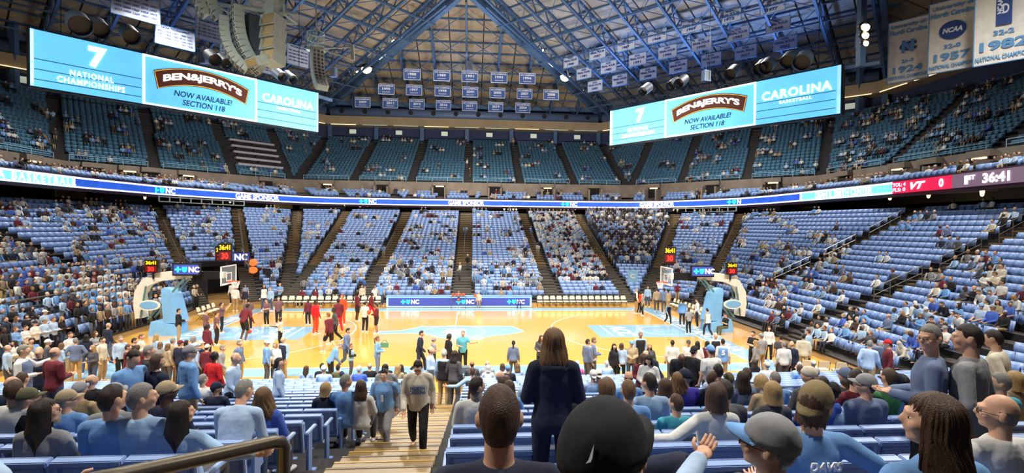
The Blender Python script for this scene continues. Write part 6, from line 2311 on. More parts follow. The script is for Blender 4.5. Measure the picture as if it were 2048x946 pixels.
# kind u v z pose face sex height top legs hair skin turn | label     (F hall floor: z = row of the feet, N standing in the near stand: z = distance, S sitting there)
TABLE = '''
F 488 612 682 db 20 m 1.95 l:mar s:blk sh:blk d 0|player in maroon long-sleeved top and black shorts bouncing a ball
F 533 598 651 sf 200 m 1.85 t:mauve p:blk sh:brn l 0|staff man in dusty mauve shirt standing left of his twin in the paint
F 557 592 652 wk 160 m 1.9 t:mauve p:blk sh:brn l 0|staff man in dusty mauve shirt stepping along right of his twin
F 561 634 694 pt 270 m 1.85 t:crm p:blk bd:dbr d 0|bald man in cream T-shirt holding both hands out on the left lane
F 631 599 668 st 110 m 1.95 h:red p:org sh:blk d 0|player in full red and orange warm-up suit standing near the arc
F 659 625 705 wk 300 m 1.9 l:mar s:blk sh:red l 0|red-haired player in maroon top and black shorts walking on the arc
F 671 615 686 wk 250 m 1.9 l:dgry p:blk sh:blk d 0|man in dark grey top and black trousers striding behind the maroon player
F 677 597 666 wk 330 m 1.92 l:mar p:red sh:blk d 0|player in maroon top and red trousers seen from behind near the arc
F 684 588 650 st 180 m 1.95 l:org p:org cu:red l 0|tall player in orange-red warm-ups facing the court stand
F 714 582 642 st 60 m 1.95 l:mar s:blk cu:blk d 0|player in maroon top and black shorts looking right before the bench
F 730 603 664 sf 20 m 1.8 l:wht p:blk sh:blk l 0|man in white pullover and black trousers, back turned, left of the scorers table
F 753 607 667 sf 270 m 1.85 l:mar s:blk sh:blk t 0|player in maroon top and black shorts holding a ball at his chest
F 741 585 640 wk 100 m 1.9 l:mar p:red sh:blk d 0|player in maroon and red bending forward behind the ball holder
F 616 598 650 st 190 m 1.9 l:mar p:blk sh:blk d 0|player in maroon top standing before the cream bench chairs
F 497 597 660 sf 330 m 1.85 t:mauve p:blk sh:blk m 0|staff man in mauve shirt half hidden behind the dribbling player
F 443 605 666 sh 60 m 1.88 t:mauve p:blk sh:blk l U|staff man in mauve shirt reaching both arms up under the left basket
F 433 623 690 st 50 m 1.85 t:mauve p:blk sh:brn l 0|staff man in mauve shirt seen from behind at the left lane edge
F 412 619 684 sc 40 m 1.85 t:mauve p:blk sh:blk l R|staff man in mauve shirt with crossed arms beside the blue lane
F 415 648 725 st 30 m 1.85 h:mar p:blk sh:blk d 0|man in maroon and orange hooded jacket with back turned, left lane
F 357 617 686 sf 60 m 1.85 d:blk p:kha sh:blk l 0|young man in black jacket and khaki trousers writing beside the left goal stand
F 471 572 622 st 0 m 1.85 l:wht p:kha sh:brn l 0|man in white top and khaki trousers right under the left net
F 490 576 620 st 200 m 1.85 h:navy p:kha cap:gry l 0|man in navy hoodie behind the left baseline by the tunnel
F 516 562 600 st 180 f 1.7 t:sky p:navy lg:dbr l 0|woman in sky blue shirt standing in the tunnel mouth
F 497 556 598 st 180 m 1.8 l:wht p:blk sh:gry l 0|man in white shirt standing in the tunnel mouth
F 541 574 622 st 200 m 1.82 l:pow p:jean sh:gry l 0|grey-haired man in powder blue shirt right of the tunnel mouth
F 560 566 612 sc 190 m 1.82 t:sky p:blk bd:gry l 0|bald man in sky blue polo with crossed arms right of the tunnel
F 528 568 622 st 150 f 1.7 v:wht/navy p:jean lg:brn l 0|woman in white vest and jeans by the tunnel mouth
F 661 687 - bd 60 m 1.8 l:sky p:blk sh:gry l D|man in sky blue zip pullover bending down at the near sideline
F 692 656 - wk 90 m 1.85 h:gbl p:dgry sh:dbr l 0|young man in grey-blue hoodie walking along the near sideline
F 702 687 - sf 90 m 1.4 j:pow/blk p:dgry sh:lbr l 0|boy in sky blue jersey over black sleeves carrying a box
F 755 672 - sf 90 f 1.72 l:sky p:gbl po:lbr l 0|woman in sky blue sweater holding a green bag at the sideline
F 839 661 - wk 90 m 1.85 l:navy p:navy sh:dbr l 0|man in navy sweater walking right at the near sideline
F 867 676 - sf 70 m 1.5 t:gry p:blk sh:brn+cap:gry l 0|child in grey cap beside the man in navy
F 898 668 - st 60 f 1.72 d:blk p:blk cu:dbr t 0|person with curly dark hair in a black jacket at midcourt sideline
F 926 661 - pt 180 m 1.85 t:teal p:blk sh:gry l 0|man in turquoise polo pointing with one arm at midcourt
F 1027 681 - st 10 f 1.65 l:gbl p:dgry po:blk l 0|woman with black ponytail in slate blue top, back turned, on the court edge
F 1082 670 - sf 200 f 1.72 d:dgry p:blk lg:brn l L|woman in long dark grey jacket standing just left of the tall girl in front
F 1175 678 - st 70 m 1.85 h:gbl p:dgry sh:dbr l 0|man in slate and white jacket standing on the court, left of a pair
F 1187 675 - sf 90 m 1.85 v:wht/gbl p:dgry sh:lbr l 0|man in white vest top facing right, right of a pair on the court
F 1228 687 - st 150 f 1.7 l:blk p:blk lg:blk l r|black-haired woman in black sweater talking at the near sideline
F 1243 686 - st 10 f 1.68 l:ltb p:blk md:brn l 0|woman with short brown hair in a pale denim jacket, back turned
F 1263 681 - sf 190 m 1.78 d:tan p:dgry sh:gry+cap:sky l 0|older man in tan jacket and sky blue cap facing the stand
F 1281 663 - st 180 m 1.9 v:blk/pow p:blk sh:gry t 0|usher in black vest with a lanyard standing tall on the court edge
F 1299 687 - st 190 f 1.7 d:dgry p:blk lg:bln l 0|blond woman in dark vest beside the tall usher
F 1345 680 - st 20 m 1.82 l:wht p:dgry sh:dbr t 0|man in white long-sleeved shirt, back turned, on the court edge
F 1377 680 - st 200 m 1.8 l:wht p:dgry sh:dbr+cap:dgry l 0|man in white shirt and dark cap facing the stand
F 1395 682 - st 30 f 1.7 l:wht p:navy lg:blk l 0|woman in white top with long black hair beside a bearded man
F 1415 682 - st 10 f 1.68 l:mar p:navy lg:blk l 0|woman with long black hair in front of the usher with white hair
F 1431 666 - st 180 m 1.82 v:blk/wht p:blk sh:wht l 0|white-haired usher in black vest at the right lane corner
F 1446 678 - st 20 m 1.85 j:sky/wht p:kha sh:dbr l 0|young man in sky blue jersey numbered five over a white tee
F 1507 662 - sc 250 m 1.85 t:blk p:blk sh:dbr l 0|guard in black uniform with crossed arms at the right court corner
F 1512 680 - st 320 f 1.65 l:gry p:navy lg:bln l 0|blond woman in grey striped sweater next to the guard
F 1523 667 - st 350 m 1.82 t:gry p:kha sh:gry+cap:gry l 0|man in grey polo and grey cap right of the guard
F 1538 652 - st 200 f 1.72 l:wht p:blk lg:dbr l 0|woman in white jersey top at the right court corner
F 1562 670 - st 20 m 1.8 t:dgry p:blk sh:dbr l 0|man in dark grey tee behind the man in white sweater, right corner
F 1568 683 - st 10 m 1.85 l:wht p:dgry sh:gry l 0|broad man in white sweater, back turned, by the right corner chairs
F 1584 682 - st 250 m 1.82 l:navy p:navy bd:gry l 0|bald man in navy sweater beside the man in white sweater
F 1607 668 - st 30 m 1.85 h:crm p:kha sh:blk l 0|man in cream hoodie and khaki trousers, back turned, right corner
F 1617 658 - st 330 m 1.85 l:pow p:navy sh:brn l 0|man in powder blue shirt behind the cream hoodie
F 1336 605 649 wk 170 m 1.85 v:blk/pow p:blk sh:gry l 0|usher in black vest standing alone on the right baseline
F 1377 615 668 st 350 m 1.82 t:gry p:blk sh:dbr d 0|official in grey shirt and black trousers, back turned, right baseline
F 1364 599 652 st 10 m 1.85 h:sky p:navy sh:brn l 0|man in sky blue hoodie with back turned behind the right baseline
F 1394 597 655 pk 300 m 1.85 l:wht p:navy sh:dbr l 0|young man in white sweater near the right goal stand
F 1415 617 674 wk 350 m 1.85 v:wht/gry p:navy sh:dbr l 0|man in white vest with grey sleeves walking past the right goal stand
F 1285 587 631 st 280 m 1.82 t:gry p:blk bd:gry l 0|bald official in grey shirt at the far right court corner
F 1272 576 627 st 90 m 1.82 v:blk/wht p:kha sh:gry l 0|usher in black vest and khaki trousers at the far right corner
F 1278 581 627 st 60 m 1.85 l:org p:blk sh:blk d 0|man in orange top just behind the far corner usher
F 1295 572 614 st 200 m 1.85 l:pow p:jean sh:brn l 0|man in powder blue shirt and jeans behind the right baseline chairs
F 1313 576 623 st 10 m 1.88 l:tan p:dgry sh:dbr l 0|man in tan sweater, back turned, under the right basket
F 1328 576 626 st 0 m 1.88 l:gbl p:dgry sh:blk d 0|man in slate blue jacket, back turned, beside the tan sweater
F 1336 578 626 st 330 m 1.88 l:tan p:kha sh:blk d 0|man in tan shirt close behind the slate blue jacket
F 1438 615 660 sf 200 m 1.5 h:blk p:dgry sh:dbr+cap:blk l D|person in black hoodie leaning on the right goal stand padding
F 1449 633 672 sp 260 m 1.75 t:blk p:olv sh:brn l 0|photographer in black shirt crouched before the right goal stand
F 917 581 615 st 180 m 1.85 t:sky p:blk sh:dbr l 0|man in sky blue shirt standing at the ball rack
F 957 583 618 st 180 m 1.85 l:crm p:kha bd:gry l 0|man in cream shirt and khaki trousers right of the ball rack
F 603 583 612 sp 180 m 1.85 l:mar p:blk sh:blk d 0|player in maroon seated on the bench chairs, far left
F 631 578 612 st 180 m 1.85 l:mar p:blk sh:blk l 0|staff member in maroon jacket standing behind the bench chairs
F 640 574 612 st 200 m 1.85 t:pow p:dgry sh:gry l 0|man in powder blue polo behind the bench chairs
F 724 570 610 st 180 f 1.75 l:crm p:blk lg:lbr l 0|woman in cream jacket behind the bench left of the table
F 748 575 612 st 190 m 1.85 h:wht p:blk sh:brn l 0|man in white hoodie behind the bench left of the table
F 762 566 612 st 20 m 1.9 t:sky p:jean sh:blk l 0|tall man in sky blue T-shirt at the left end of the scorers table
F 795 580 612 st 180 m 1.8 l:gry p:dgry sh:gry l 0|man in grey suit seated behind the left part of the table
F 863 583 612 st 180 m 1.8 d:blk p:blk sh:blk l 0|man in black suit behind the left part of the scorers table
F 1002 576 612 st 180 f 1.7 l:tan p:blk md:brn l 0|woman in tan top behind the right part of the scorers table
F 1020 578 612 st 180 m 1.82 t:sky p:navy sh:gry l 0|man in sky blue polo behind the right part of the table
F 478 680 - st 100 m 1.8 l:gbl p:kha sh:gry l 0|grey-haired man in slate sweater facing right near the left lane
F 533 680 - st 60 m 1.82 l:sky p:dgry sh:gry+cap:wht l R|man in blue pullover and white cap in a trio at the sideline
F 551 684 - sf 190 f 1.68 l:wht p:dgry md:bln l 0|smiling blond woman in white shirt in the middle of a trio
F 567 673 - st 210 m 1.8 v:navy/pow p:kha bd:gry l 0|older man in navy vest over pale blue sleeves in a trio
F 151 676 - hs 330 m 1.8 l:gbl p:kha sh:gry l 0|man in slate blue sweater and khaki trousers, hands on hips, left floor
F 186 690 - sf 200 f 1.65 d:dgry p:jean lg:bln l 0|blond woman in dark vest on the left floor near the front rows
F 204 674 - st 90 m 1.8 l:crm p:kha sh:dbr l 0|man in cream pullover and khaki trousers on the left floor
F 216 646 - st 20 m 1.82 l:navy p:jean bd:gry l 0|bald man in navy pullover and jeans, back turned, by the student rows
F 241 672 - st 120 m 1.8 l:ltb p:blk sh:gry l 0|man in pale blue jacket on the left floor before the students
F 255 689 - st 60 m 1.78 l:mar p:dgry sh:brn l 0|man in maroon sweater half hidden on the left floor
F 335 687 - st 30 f 1.68 d:tan p:dgry md:lbr l 0|woman in tan jacket at the left front of the court
F 360 681 - st 20 m 1.8 d:navy p:navy sh:gry+cap:mar l 0|man in navy coat and dark cap at the left front of the court
F 390 686 - st 40 m 1.8 h:ltb p:dgry sh:gry+cap:ltb l 0|man in pale cap and blue hood right of the navy coat
F 414 689 - st 10 m 1.78 h:mar p:blk sh:blk+cap:crm l 0|man in maroon hood and cream cap, back turned, left front
F 30 680 - sf 200 f 1.65 l:wht p:jean lg:dbr l 0|dark-haired woman in white top at the far left of the floor crowd
F 62 676 - st 120 m 1.78 h:sky p:dgry sh:dbr l 0|young man in sky blue hoodie behind the puffer vest
F 95 679 - st 60 m 1.8 l:dgry p:dgry sh:gry+cap:wht l 0|man in dark grey and white cap behind the navy blazer
F 122 686 - sf 30 f 1.66 l:pow p:jean md:lbr l 0|woman in powder blue top right behind the maroon jacket
F 140 664 - sf 100 m 1.8 l:wht p:kha sh:brn l 0|man in white shirt on the floor before the student rows
F 172 669 - st 340 f 1.68 l:navy p:jean lg:blk l 0|black-haired woman in navy left of the cream pullover
F 190 662 - sc 100 f 1.7 l:gry p:gry lg:brn l 0|brown-haired woman in grey with crossed arms before the students
F 230 664 - sp 110 m 1.75 l:dgry p:jean sh:dbr l 0|man in dark plaid sitting low by the left baseline
F 268 676 - st 60 m 1.8 l:blk p:dgry sh:blk l 0|black-haired man in black left of the goal stand
F 282 668 - sf 80 m 1.8 h:crm p:kha sh:lbr l 0|fair-haired man in cream hoodie left of the goal stand
F 312 668 - st 40 f 1.68 l:pow p:jean lg:bln l 0|blond woman in powder blue near the left goal stand
F 275 690 - st 330 m 1.8 h:mar p:dgry sh:brn l 0|man in maroon hoodie behind the tall quarter-zip man
F 345 676 - st 20 m 1.8 l:tan p:kha sh:gry l 0|grey-haired man in tan sweater left of the lane
F 372 680 - sf 60 f 1.66 l:wht p:dgry md:dbr l 0|dark-haired woman in white beside the navy coat
F 400 682 - st 30 m 1.78 l:navy p:dgry sh:gry+cap:crm l 0|man in navy sweater and cream cap at the lane corner
F 440 690 - wk 80 m 1.78 l:gry p:kha sh:gry l 0|grey-haired man in grey sweater right of the red sweater
F 14 690 - st 60 m 1.8 l:ltb p:dgry bd:gry l 0|balding man in pale blue at the left frame edge, floor level
F 60 690 - sf 20 f 1.66 l:crm p:dgry po:bln l 0|blond woman with ponytail in cream behind the puffer vest
F 320 684 - st 350 f 1.65 l:gry p:dgry md:lbr l 0|woman with light brown hair at the left front row
F 386 673 - st 30 f 1.7 l:ltb p:dgry cu:gry l 0|grey curly-haired woman near the left lane corner
N 45 690 11.5 pt 70 m 1.8 v:gbl/wht p:blk sh:gry l 0|man in slate puffer vest over white sleeves holding out his arm
N 78 693 12.5 st 150 m 1.8 d:navy p:dgry bd:gry l 0|bald man in navy blazer facing the man in puffer vest
N 108 695 11.0 sf 20 m 1.78 d:mar p:jean bd:gry l 0|man in maroon jacket and jeans, back turned, at the left
N 261 697 8.0 st 110 m 1.8 l:sky p:blk sh:dbr l D|tall dark-haired man in blue quarter-zip looking down in the left rows
N 312 709 8.2 st 15 f 1.68 d:navy p:crm md:brn l R|woman in navy jacket and cream trousers, back turned, in the left rows
N 296 691 11.0 st 60 m 1.8 l:blk p:blk sh:gry l 0|man in black sweater behind the woman in navy jacket
N 377 692 8.8 st 40 m 1.84 h:sky p:kha sh:gry+cap:gry l r|big man in sky blue hoodie and grey flat cap in the left rows
N 428 703 12.0 st 20 f 1.7 l:red p:blk bu:blk d 0|woman in bright red sweater with dark bun, back turned
N 463 705 10.8 wk 90 m 1.75 l:ltb p:blk bd:gry l 0|balding man in pale quarter-zip edging along a left row
N 557 715 11.0 st 60 f 1.65 l:ltb p:blk md:blk l R|dark-haired woman in pale blouse edging along a left row
N 861 693 16.3 sf 100 m 1.8 l:ltb p:blk bd:dbr l 0|man in pale blue dress shirt at the foot of the centre stairs
N 888 699 15.4 st 20 m 1.8 v:blk/pow p:kha sh:wht l 0|white-haired man in black vest and khaki trousers on the centre stairs landing
N 909 701 15.2 st 30 f 1.72 l:dgry p:dgry lg:dbr l 0|woman in dark suit right beside the black vest man
N 773 723 11.0 wk 185 m 1.65 h:gry p:dgry sh:blk l D|boy in grey hoodie half hidden behind the two boys on the stairs
N 1286 707 12.0 sf 190 f 1.68 l:mar p:dgry md:brn l L|woman in maroon top standing behind the white sweatshirt woman
N 1298 707 10.4 sf 210 f 1.66 l:wht p:dgry lg:dbr l D|young woman in white sweatshirt looking down at her hands
N 1315 699 13.0 bd 250 m 1.8 l:navy p:navy bd:dbr l 0|balding man in navy jacket bending in the right rows
N 1362 698 14.0 bd 200 m 1.85 d:blk p:olv bd:blk d D|man in black hooded jacket looking down in the right rows
N 1387 693 13.0 st 60 m 1.85 t:blk p:blk sh:blk+bcap:blk l 0|bearded man in black shirt and black cap in the right rows
N 1422 691 12.4 st 350 m 1.82 t:wht p:olv sh:brn+cap:sky l 0|man in white T-shirt and sky blue cap, back turned, right rows
N 2005 662 7.5 wk 330 m 1.85 l:crm p:tan sh:dbr l 0|man in cream jersey numbered eight climbing the right aisle
N 1777 674 17.5 st 300 m 1.8 l:mar p:dgry sh:brn+cap:red l 0|man in maroon sweater and red cap at the right front aisle
N 1738 681 17.0 wk 60 m 1.75 l:ltb p:kha sh:gry l 0|older man in pale jacket stepping along the right front aisle
N 1749 664 18.0 st 20 m 1.82 h:gbl p:kha sh:dbr l 0|man in slate hoodie behind the older man at the right front
S 37 758 8.2 si 0 m 1.7 l:navy p:dgry bd:gry l r|bald man in navy sweater sitting at the left under the puffer vest
S 20 750 9.0 si 0 m 1.75 l:dgry p:dgry sh:brn l 0|brown-haired man sitting left of the bald navy man
S 163 754 10 si 0 m 1.7 l:blk p:dgry bd:gry l r|bald man in black sitting before the empty left seats
S 183 770 7.6 si 0 m 1.7 l:kha p:dgry sh:gry+cap:gry l 0|man in khaki jacket and grey cap sitting behind the blond woman in green
S 200 757 8.6 si 0 f 1.6 l:grn p:dgry cu:brn l r|woman with curly brown hair in green top in the left rows
S 215 748 9.2 si 0 f 1.62 t:grn p:dgry md:bln l R|blond woman in green and blue print top in the left rows
S 5 768 5.5 si 0 m 1.75 l:wht p:dgry sh:brn l 0|man in white shirt cut off by the left frame edge
S 45 784 5.8 si 0 m 1.78 l:blk p:dgry sh:gry+cap:olv l R|man in black jacket and olive cap facing right at the left
S 82 788 6.0 si 0 m 1.65 l:sky p:dgry sh:gry+cap:tan l R|man in sky blue shirt and tan cap next to the olive cap
S 53 807 4.2 si 0 f 1.6 l:gry p:dgry lg:dbr l R|dark-haired woman in grey sweater and glasses at the left edge
S 175 780 4.2 si 0 m 1.75 t:sky p:dgry sh:dbr l r|broad man in sky blue polo, back turned, left of the grey tee
S 273 776 4.2 si 0 m 1.75 l:pow p:dgry sh:gry l R|grey-haired man in faded blue T-shirt leaning right
S 256 776 5.0 si 0 m 1.65 l:gry p:dgry sh:gry+cap:gry l 0|man in grey cap half hidden in front of the faded blue shirt
S 347 770 5.8 si 0 m 1.75 l:navy p:dgry sh:blk+cap:tan d R|dark-skinned man in navy pullover and tan cap facing right
S 402 807 4.2 sr 0 f 1.65 l:pow p:dgry lg:dbr l R|woman with long dark hair in pale blue sweater resting her arm
S 486 782 5.8 si 0 f 1.62 l:roy p:dgry wv:lbr l 0|woman with long curly light brown hair in royal blue
S 535 803 4.9 sl 0 m 1.72 l:ltb p:jean sh:gry l r|grey-haired man in pale checked shirt and jeans beside the stairs
S 417 750 - si 0 m 1.7 l:wht p:dgry sh:gry l r|grey-haired man in white sitting in front of the red sweater
S 396 770 9.5 si 0 m 1.7 l:navy p:dgry sh:blk+cap:navy m R|man in navy cap slouched in the left rows
S 616 770 8.4 si 0 f 1.6 l:navy p:dgry md:bln l R|woman with blond bob in navy vest in the middle left rows
S 720 765 8.6 si 0 f 1.6 l:wht p:dgry lg:brn l 0|woman with long brown hair in white top left of the boys
S 688 754 8.8 si 0 m 1.75 t:sky p:dgry sh:gry l R|heavy man in sky blue polo looking right in the left rows
S 647 733 - si 0 m 1.72 t:ltb p:dgry sh:gry+cap:wht l 0|man in pale blue shirt and white cap in the left front rows
S 673 746 - si 0 m 1.45 j:wht/sky p:dgry sh:brn+cap:navy l 0|boy in navy cap and white jersey in the left front rows
S 614 725 - si 0 f 1.62 l:ltb p:dgry lg:brn l R|brown-haired woman in pale jacket in the second left row
S 643 720 - si 0 m 1.72 l:blk p:dgry sh:dbr l 0|dark-haired man in black in the front left row
S 661 728 - si 0 m 1.65 l:olv p:dgry sh:dbr l 0|dark-haired person in olive in the front left row
S 726 733 - si 0 m 1.7 l:roy p:dgry sh:wht l 0|white-haired man in royal blue in the left front rows
S 755 728 - si 0 m 1.7 l:blk p:dgry bd:gry l 0|bald man in black in the left front row by the stairs
S 790 731 - si 0 f 1.62 l:dgry p:dgry lg:dbr l 0|dark-haired woman sitting just left of the centre stairs
S 799 725 - si 0 m 1.72 l:blk p:dgry bd:gry l 0|balding man in black sitting at the front by the stairs
S 830 709 - si 0 f 1.68 l:tan p:dgry lg:bln l R|blond woman in tan at the very front by the stairs
S 918 711 - si 0 m 1.75 d:dgry p:dgry bd:dbr t 0|bald man in dark grey suit at the press table
S 946 723 - si 0 m 1.75 d:gry p:dgry bd:gry l 0|bald man in grey jacket in the front row right of the stairs
S 953 737 - sa 0 m 1.7 v:dgry/pow p:dgry sh:brn l 0|person in grey vest with pale blue sleeves and elbow out
S 977 731 - si 0 f 1.62 l:wht p:dgry md:wht l 0|white-haired woman in the front rows right of the stairs
S 1006 714 - si 0 f 1.62 l:wht p:dgry md:brn l 0|woman with brown hair in a white puffer jacket, front row
S 1007 730 - si 0 m 1.72 l:blk p:dgry sh:gry+cap:sky l 0|man in black jacket and blue cap below the white puffer jacket
S 1033 722 - si 0 f 1.62 l:ltb p:dgry lg:lbr l 0|woman with long light hair next to the white-cap man, front rows
S 1047 724 - si 0 m 1.72 l:sky p:dgry sh:gry+cap:wht l 0|man in sky blue sweater and white cap in the second row
S 1061 720 - si 0 m 1.65 l:blk p:dgry sh:dbr l 0|dark-haired person in black in the front row beside the tall girl
S 1070 722 - si 0 m 1.7 l:wht p:dgry sh:dbr l 0|dark-haired person in white in the front row beside the tall girl
S 1028 746 - si 0 m 1.72 l:ltb p:dgry bd:gry l R|bald man in pale blue polo in the middle right rows
S 1047 750 - si 0 m 1.7 l:ltb p:dgry sh:dbr t 0|dark-haired man in white polo right of the bald man
S 988 758 9.0 si 0 f 1.6 l:crm p:dgry cu:brn l 0|woman with short brown curls in cream, right of the stairs
S 1005 758 8.5 si 0 m 1.7 l:dgry p:dgry sh:brn l 0|brown-haired man right behind the woman with short curls
S 955 760 6.2 si 0 m 1.72 l:wht p:dgry sh:dbr l R|dark-haired man with glasses in white right of the stairs
S 933 770 8.0 si 0 f 1.62 l:wht p:dgry lg:brn l 0|brown-haired woman in white at the edge of the centre stairs
S 953 782 6.2 si 0 m 1.7 l:crm p:dgry sh:gry l 0|grey-haired man in cream knit sweater at the edge of the stairs
S 1026 766 7.7 si 0 f 1.62 l:sky p:dgry lg:brn l 0|woman with long straight brown hair in blue behind the short-haired man
S 1163 721 - si 0 m 1.7 l:pink p:dgry sh:gry+cap:ltb l 0|man in pale pink shirt and cap in the front right rows
S 1171 768 6.6 si 0 m 1.72 d:blk p:dgry sh:blk m 0|black-haired man in black jacket just right of the tall girl
S 1184 745 11.5 si 0 m 1.7 j:pow/ltb p:dgry sh:gry+bcap:wht l 0|man in white cap, left one of a white-capped pair
S 1199 743 11.5 si 0 m 1.72 j:sky/wht p:dgry sh:brn+bcap:wht l 0|man in white cap, right one of a white-capped pair
S 1210 764 6.6 si 0 f 1.62 l:gbl p:dgry cu:lbr l 0|woman with curly light brown hair in lavender blue sweater
S 1239 768 5.8 si 0 m 1.55 t:sky p:dgry sh:lbr l 0|boy with tousled hair in sky blue T-shirt in the right rows
S 1241 748 9 si 0 m 1.7 l:sky p:dgry bd:dbr l 0|man with thinning hair in blue in front of the boy
S 1225 723 - si 0 m 1.7 l:ltb p:dgry sh:wht l 0|white-haired man in pale blue in the front row below the sideline talkers
S 1280 753 6.6 si 0 m 1.78 t:pow p:dgry sh:dbr l l|broad dark-haired man in pale blue striped polo, right rows
S 1330 750 8.2 si 0 f 1.62 l:tan p:dgry wv:lbr l 0|woman with long wavy light hair left of the purple shirt
S 1354 762 7.4 si 0 f 1.6 l:wht p:dgry lg:brn l 0|woman with long brown hair in white next to the purple shirt
S 1374 744 8.0 si 0 m 1.75 l:pur p:dgry sh:gry+cap:navy l L|man in purple shirt and navy cap with glasses
S 1422 748 8.2 si 0 m 1.75 l:navy p:dgry sh:brn l R|brown-haired man in navy leaning right in the right rows
S 1448 733 9.0 si 0 m 1.7 l:ltb p:dgry sh:blk l 0|black-haired person in pale blue two rows below the brown bob
S 1462 751 9 si 0 m 1.7 l:sky p:dgry sh:brn+cap:olv l 0|man in olive cap and sky blue shirt in the right rows
S 1487 741 8.8 si 0 m 1.6 l:gry p:dgry sh:brn l 0|brown-haired child in grey hoodie in the right rows
S 1507 747 8.6 si 0 f 1.62 l:gbl p:dgry lg:dbr l 0|woman with long dark hair in denim blue, right rows
S 1348 797 5.2 si 0 m 1.45 t:aqua p:dgry sh:brn l l|little boy in turquoise print shirt in the right rows
S 1432 772 4.9 sa 0 f 1.65 l:wht p:dgry md:brn l 0|woman with brown bob in white top, right middle rows
S 1472 768 5.6 si 0 m 1.75 h:dgry p:dgry sh:dbr l 0|dark-haired man in dark grey hoodie beside the brown bob
S 1552 770 5.6 si 0 f 1.62 l:dgry p:dgry md:bln l 0|woman with sleek blond bob in charcoal top, right rows
S 1548 752 7.0 sl 0 f 1.62 l:kha p:dgry cu:bln l 0|woman with messy blond hair in tan print, right rows
S 1578 749 8.0 si 0 m 1.7 t:sky p:dgry sh:gry l 0|grey-haired man in sky blue T-shirt above the blond bob
S 1513 719 - si 0 f 1.65 l:blk p:dgry lg:dbr l 0|woman with long dark hair in black in the front right row
S 1546 726 - si 0 m 1.7 l:wht p:dgry sh:gry+cap:crm l 0|man in white and cream cap in the front right row
S 1619 726 - si 0 m 1.68 l:ltb p:dgry sh:wht l R|white-haired man in pale blue in the front right rows
S 1593 730 - si 0 f 1.62 l:sky p:dgry md:brn l 0|brown-haired woman in blue in the front right rows
S 1636 740 7.4 si 0 m 1.72 l:dgry p:dgry sh:gry+bcap:crm l L|man in cream cap turned left above the khaki cap
S 1646 760 6.0 si 0 m 1.75 l:roy p:dgry sh:dbr l R|bearded dark-haired man in blue looking right
S 1641 722 - si 0 m 1.7 l:gry p:dgry sh:gry+cap:crm l R|man in grey and cream cap low in the right rows
S 1677 742 7.4 si 0 m 1.72 h:dgry p:dgry sh:gry+cap:gbl l 0|man in dark hoodie and slate cap in the right rows
S 1675 776 5.6 sp 0 f 1.62 j:pow/ltb p:dgry bu:blk+cap:blk l R|person in black cap and pale jersey looking at a phone
S 1724 756 5.4 si 0 m 1.75 h:gbl p:dgry sh:dbr+cap:gry l L|man in lavender hoodie and grey cap in the right rows
S 1740 744 6.6 si 0 m 1.72 l:mar p:dgry sh:dbr l R|dark-haired man in maroon looking right, right rows
S 1703 742 7.2 si 0 f 1.6 l:navy p:dgry md:dbr+cap:navy l 0|person in navy cap in front of the lavender hoodie
S 1769 752 6.6 si 0 m 1.72 t:sky p:dgry sh:brn+cap:navy l L|man in sky blue polo and navy cap turned left
S 1785 743 7.0 si 0 m 1.7 l:grn p:dgry sh:brn l 0|brown-haired man in dark green in the right rows
S 1810 754 6.8 si 0 f 1.62 l:blk p:dgry lg:dbr l 0|woman with long dark hair in black left of the standing men
S 2018 752 5.6 si 0 m 1.75 l:aqua p:dgry sh:gry l L|grey-haired man in bright turquoise shirt at the right edge
S 2040 748 6.4 si 0 f 1.6 l:tan p:dgry md:bln l 0|blond woman in tan at the right frame edge
'''
PCT = {'m': False, 'f': True}
VALID = [0]


def stair_z(x, y):
    """step height on an aisle or floor row under a standing figure"""
    if y > -12:
        return 0.0
    t = (-y - 12.0) / NEAR_P
    r = int(t)
    return near_z(min(r, NEAR_ROWS)) if r >= 0 else 0.0


